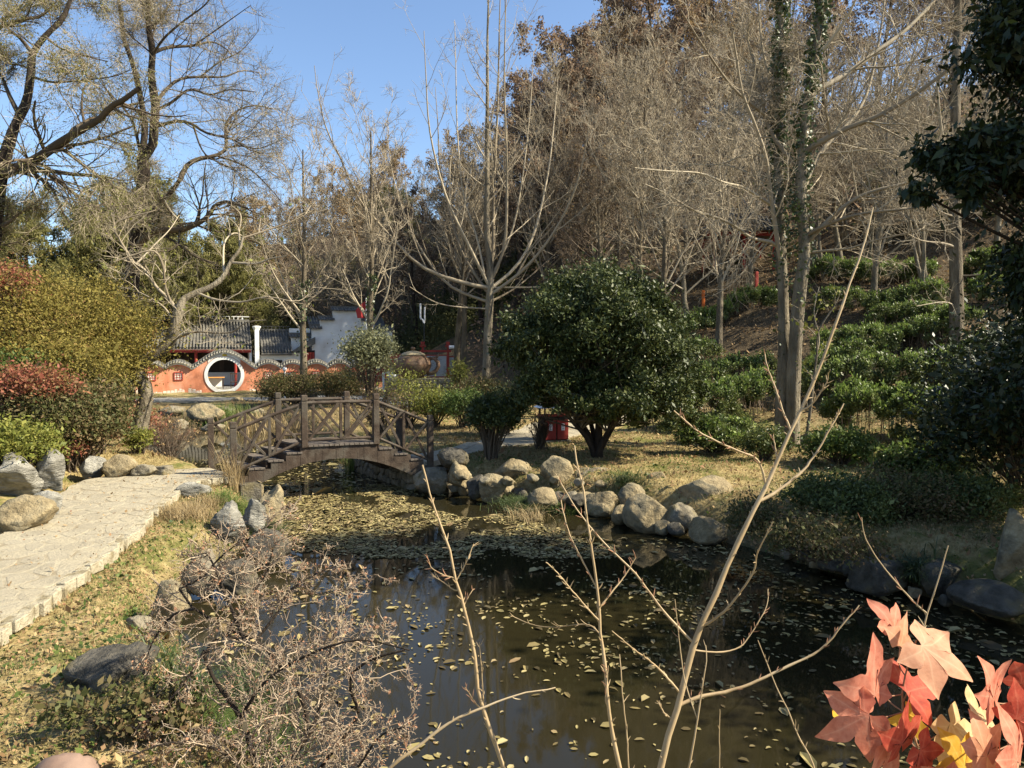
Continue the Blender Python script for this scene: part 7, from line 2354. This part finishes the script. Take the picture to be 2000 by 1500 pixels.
# ------------------------------------------------------------------ red maple-like leaves close to the lens
def leaf_mat(name, cols):
    m = M(name, cols, 60, .65, .03, 160, trans=.4, spec=.2, detail=10)
    n, l = m.node_tree.nodes, m.node_tree.links
    p = [q for q in n if q.type == 'BSDF_PRINCIPLED'][0]
    src = p.inputs['Base Color'].links[0].from_socket
    a = n.new('ShaderNodeAttribute'); a.attribute_name = 'vein'
    mx = n.new('ShaderNodeMix'); mx.data_type = 'RGBA'
    c0 = cols[-1]
    mx.inputs[7].default_value = (min(1, c0[0] * 1.15 + .04), min(1, c0[1] * 1.3 + .06), min(1, c0[2] * 1.3 + .05), 1)
    mr = n.new('ShaderNodeMath'); mr.operation = 'POWER'; mr.inputs[1].default_value = 16
    l.new(a.outputs['Fac'], mr.inputs[0])
    m2 = n.new('ShaderNodeMath'); m2.operation = 'MULTIPLY'; m2.inputs[1].default_value = .45
    l.new(mr.outputs[0], m2.inputs[0])
    l.new(m2.outputs[0], mx.inputs[0]); l.new(src, mx.inputs[6])
    for q in n:
        if q.type in ('BSDF_PRINCIPLED',): l.new(mx.outputs[2], q.inputs['Base Color'])
        if q.type == 'BSDF_TRANSLUCENT': l.new(mx.outputs[2], q.inputs[0])
    return m


LM = {'salmon': leaf_mat('salmon_leaf', [(.44, .13, .08), (.60, .22, .14), (.66, .29, .19)]),
      'red': leaf_mat('red_leaf', [(.30, .04, .025), (.44, .075, .045), (.52, .13, .07)]),
      'peach': leaf_mat('peach_leaf', [(.44, .21, .12), (.55, .29, .175), (.60, .34, .21)]),
      'gold': leaf_mat('gold_leaf', [(.55, .30, .03), (.66, .40, .05), (.70, .46, .10)]),
      'tan': leaf_mat('tan_leaf', [(.50, .33, .16), (.60, .42, .22), (.62, .46, .25)])}


def maple_leaf(root, pos, size, tipdir, nrm, mat, seed, lobes=5, curl=.25):
    rng = np.random.default_rng(seed)
    angs = {5: [-118, -62, 0, 60, 120], 3: [-75, 0, 78]}[lobes]
    lens = {5: [.55, .85, 1.0, .85, .55], 3: [.8, 1.0, .8]}[lobes]
    lens = [q * rng.uniform(.85, 1.12) for q in lens]
    angs = [q + rng.normal(0, 5) for q in angs]
    out = []; vein = []
    steps = 7
    for k, (a, L) in enumerate(zip(angs, lens)):
        a0 = math.radians(a)
        prof = [(.36, -.205), (.46, -.235), (.57, -.215), (.69, -.16), (.81, -.095), (.92, -.035), (1.0, 0), (.92, .035), (.81, .095), (.69, .16), (.57, .215), (.46, .235), (.36, .205)]
        if lobes == 3: prof = [(q, w * 1.25) for q, w in prof]
        for j, (r, w) in enumerate(prof):
            r_, w_ = r * L, w * (1 + .1 * rng.normal()) * (.75 + .25 * L)
            if j % 2 and abs(w) > .04: w_ *= 1.10
            if k == 0 and j == 0: pass
            out.append((r_ * math.cos(a0) - w_ * math.sin(a0), r_ * math.sin(a0) + w_ * math.cos(a0), k, r))
    # rings: centre, .5 ring, outline; spine points carry the veins
    V = [(0, 0)]; vn = [1.0]
    n = len(out)
    Fl = []
    nl = 13
    spine = {}
    for k, (a, L) in enumerate(zip(angs, lens)):
        a0 = math.radians(a)
        spine[k] = []
        for r in (.26, .44, .57, .69, .81, .92):
            spine[k].append(len(V)); V.append((r * L * math.cos(a0), r * L * math.sin(a0))); vn.append(1.0)
    ob = len(V)
    for q in out: V.append((q[0], q[1])); vn.append(0.0)
    for k in range(len(angs)):
        b = ob + k * nl; sp_i = spine[k]
        Fl.append((0, b, sp_i[0])); Fl.append((0, sp_i[0], b + nl - 1))
        for j in range(5):
            Fl.append((sp_i[j], b + j, b + j + 1, sp_i[j + 1]))
            Fl.append((sp_i[j + 1], b + nl - 2 - j, b + nl - 1 - j, sp_i[j]))
        Fl.append((sp_i[5], b + 5, b + 6)); Fl.append((sp_i[5], b + 6, b + 7))
        if k < len(angs) - 1:
            Fl.append((0, b + nl - 1, b + nl))
    V = np.array(V)
    r = np.hypot(V[:, 0], V[:, 1])
    cx, cy = rng.normal(0, 1, 2)
    z = -curl * 1.0 * r ** 2 * (.7 + .5 * np.sin(np.arctan2(V[:, 1], V[:, 0]) * 1.0 + cx * 2)) + .08 * np.sin(V[:, 0] * 5 + cx * 3) * r + .07 * np.sin(V[:, 1] * 6 + cy * 3) * r + .02 * np.sin(V[:, 0] * 17 + V[:, 1] * 13) * r
    vn = np.array(vn)
    z = z - (1 - vn) * 0 + .02 * (1 - vn) * np.minimum(r * 3, 1)
    t = unit(np.array(tipdir, float)); nn = np.array(nrm, float); nn = unit(nn - t * (nn @ t)); sd_ = np.cross(nn, t)
    W = np.array(pos)[None] + size * (V[:, :1] * t + V[:, 1:2] * sd_ + z[:, None] * nn)
    o = npmesh('leaf', W, Fl, LM[mat], root, smooth=True, attr={'vein': vn})
    md = o.modifiers.new('sub', 'SUBSURF'); md.levels = 1; md.render_levels = 1; md.subdivision_type = 'SIMPLE' if False else 'CATMULL_CLARK'
    return W[0]


mroot_p = at(1830, 1700, 1.15)
maple = thing('maple_sprig', 'sprig of salmon red and golden maple leaves close to the lens', 'branch', tuple(mroot_p))
stemA = limb([(1830, 1700), (1800, 1560), (1790, 1450), (1762, 1380), (1770, 1310), (1790, 1250)], 1.16, -.02, 14)
stemB = limb([(1960, 1700), (1955, 1560), (1968, 1470), (1975, 1400), (1990, 1350)], 1.1, 0, 14)
for S_ in (stemA, stemB):
    LV, LQ = tube_arrays(S_[None], np.linspace(.0026, .0012, 14)[None], 7)
    npmesh('stem', LV, LQ, MAT['bud'], maple, smooth=True)
stems_all = np.concatenate([stemA, stemB])
# (u, v) of leaf centre, tip direction in the picture (degrees, 0 = right, 90 = up), size px, distance, material, tilt, lobes
for i, (u, v, ang, px, Y_, m_, tx, tz, lb) in enumerate([
    (1708, 1350, 100, 150, 1.10, 'salmon', .1, .5, 5), (1760, 1258, 60, 95, 1.17, 'peach', .4, .3, 3),
    (1810, 1268, -35, 150, 1.12, 'peach', .0, .7, 5), (1690, 1400, 215, 140, 1.08, 'salmon', -.1, .35, 5), (1745, 1225, 118, 80, 1.20, 'salmon', .3, .2, 5),
    (1940, 1360, 115, 150, 1.05, 'salmon', .2, .4, 5), (1990, 1400, 30, 120, 1.03, 'red', .2, .4, 5), (1775, 1350, 15, 110, 1.14, 'red', .0, .9, 3), 
    (1762, 1448, 80, 140, 1.06, 'red', .2, .35, 5), (1735, 1450, 300, 110, 1.07, 'salmon', .2, .3, 3), (1800, 1470, 290, 120, 1.05, 'red', .0, .3, 5),
    (1860, 1420, 300, 125, 1.12, 'tan', .1, .5, 5), (1880, 1495, 120, 110, 1.06, 'gold', .1, .3, 5), (1925, 1470, 110, 120, 1.02, 'peach', .0, .3, 5),
    (1985, 1480, 100, 150, 1.0, 'salmon', .3, .3, 5), (1795, 1405, 200, 70, 1.16, 'gold', .2, .3, 3), (1900, 1395, 330, 110, 1.1, 'tan', .4, .8, 3),
    (1640, 1405, 120, 45, 1.2, 'gold', .2, .3, 3), (1930, 1520, 20, 110, 1.03, 'peach', -.2, .4, 5), (1720, 1330, 280, 60, 1.2, 'tan', .1, .4, 3), (2000, 1330, 60, 100, 1.1, 'red', .2, .5, 5),
    (1860, 1545, 200, 120, 1.03, 'salmon', .2, .4, 5), (1960, 1560, 90, 130, 1.0, 'salmon', .2, .3, 5)]):
    p = at(u, v, Y_)
    a = math.radians(ang + 6 * math.sin(i * 3.3))
    tip = np.array((math.cos(a), .25 * math.sin(i * 2.1), math.sin(a)))
    nrm = np.array((.35 + tx, -1.0, tz))
    c = maple_leaf(maple, p, .8 * px / F * Y_, tip, nrm, m_, 800 + i, lb, .22 + .1 * math.sin(i))
    j = np.argmin(np.linalg.norm(stems_all - c, axis=1)); j = max(0, j - 1)
    q = stems_all[j]
    P = resamp([q, (q + c) / 2 + (0, .012, -.012), c + (0, .002, 0)], 8)
    LV, LQ = tube_arrays(P[None], np.full((1, 8), .0011), 5)
    npmesh('leaf_stalk', LV, LQ, MAT['bud'], maple, smooth=True)
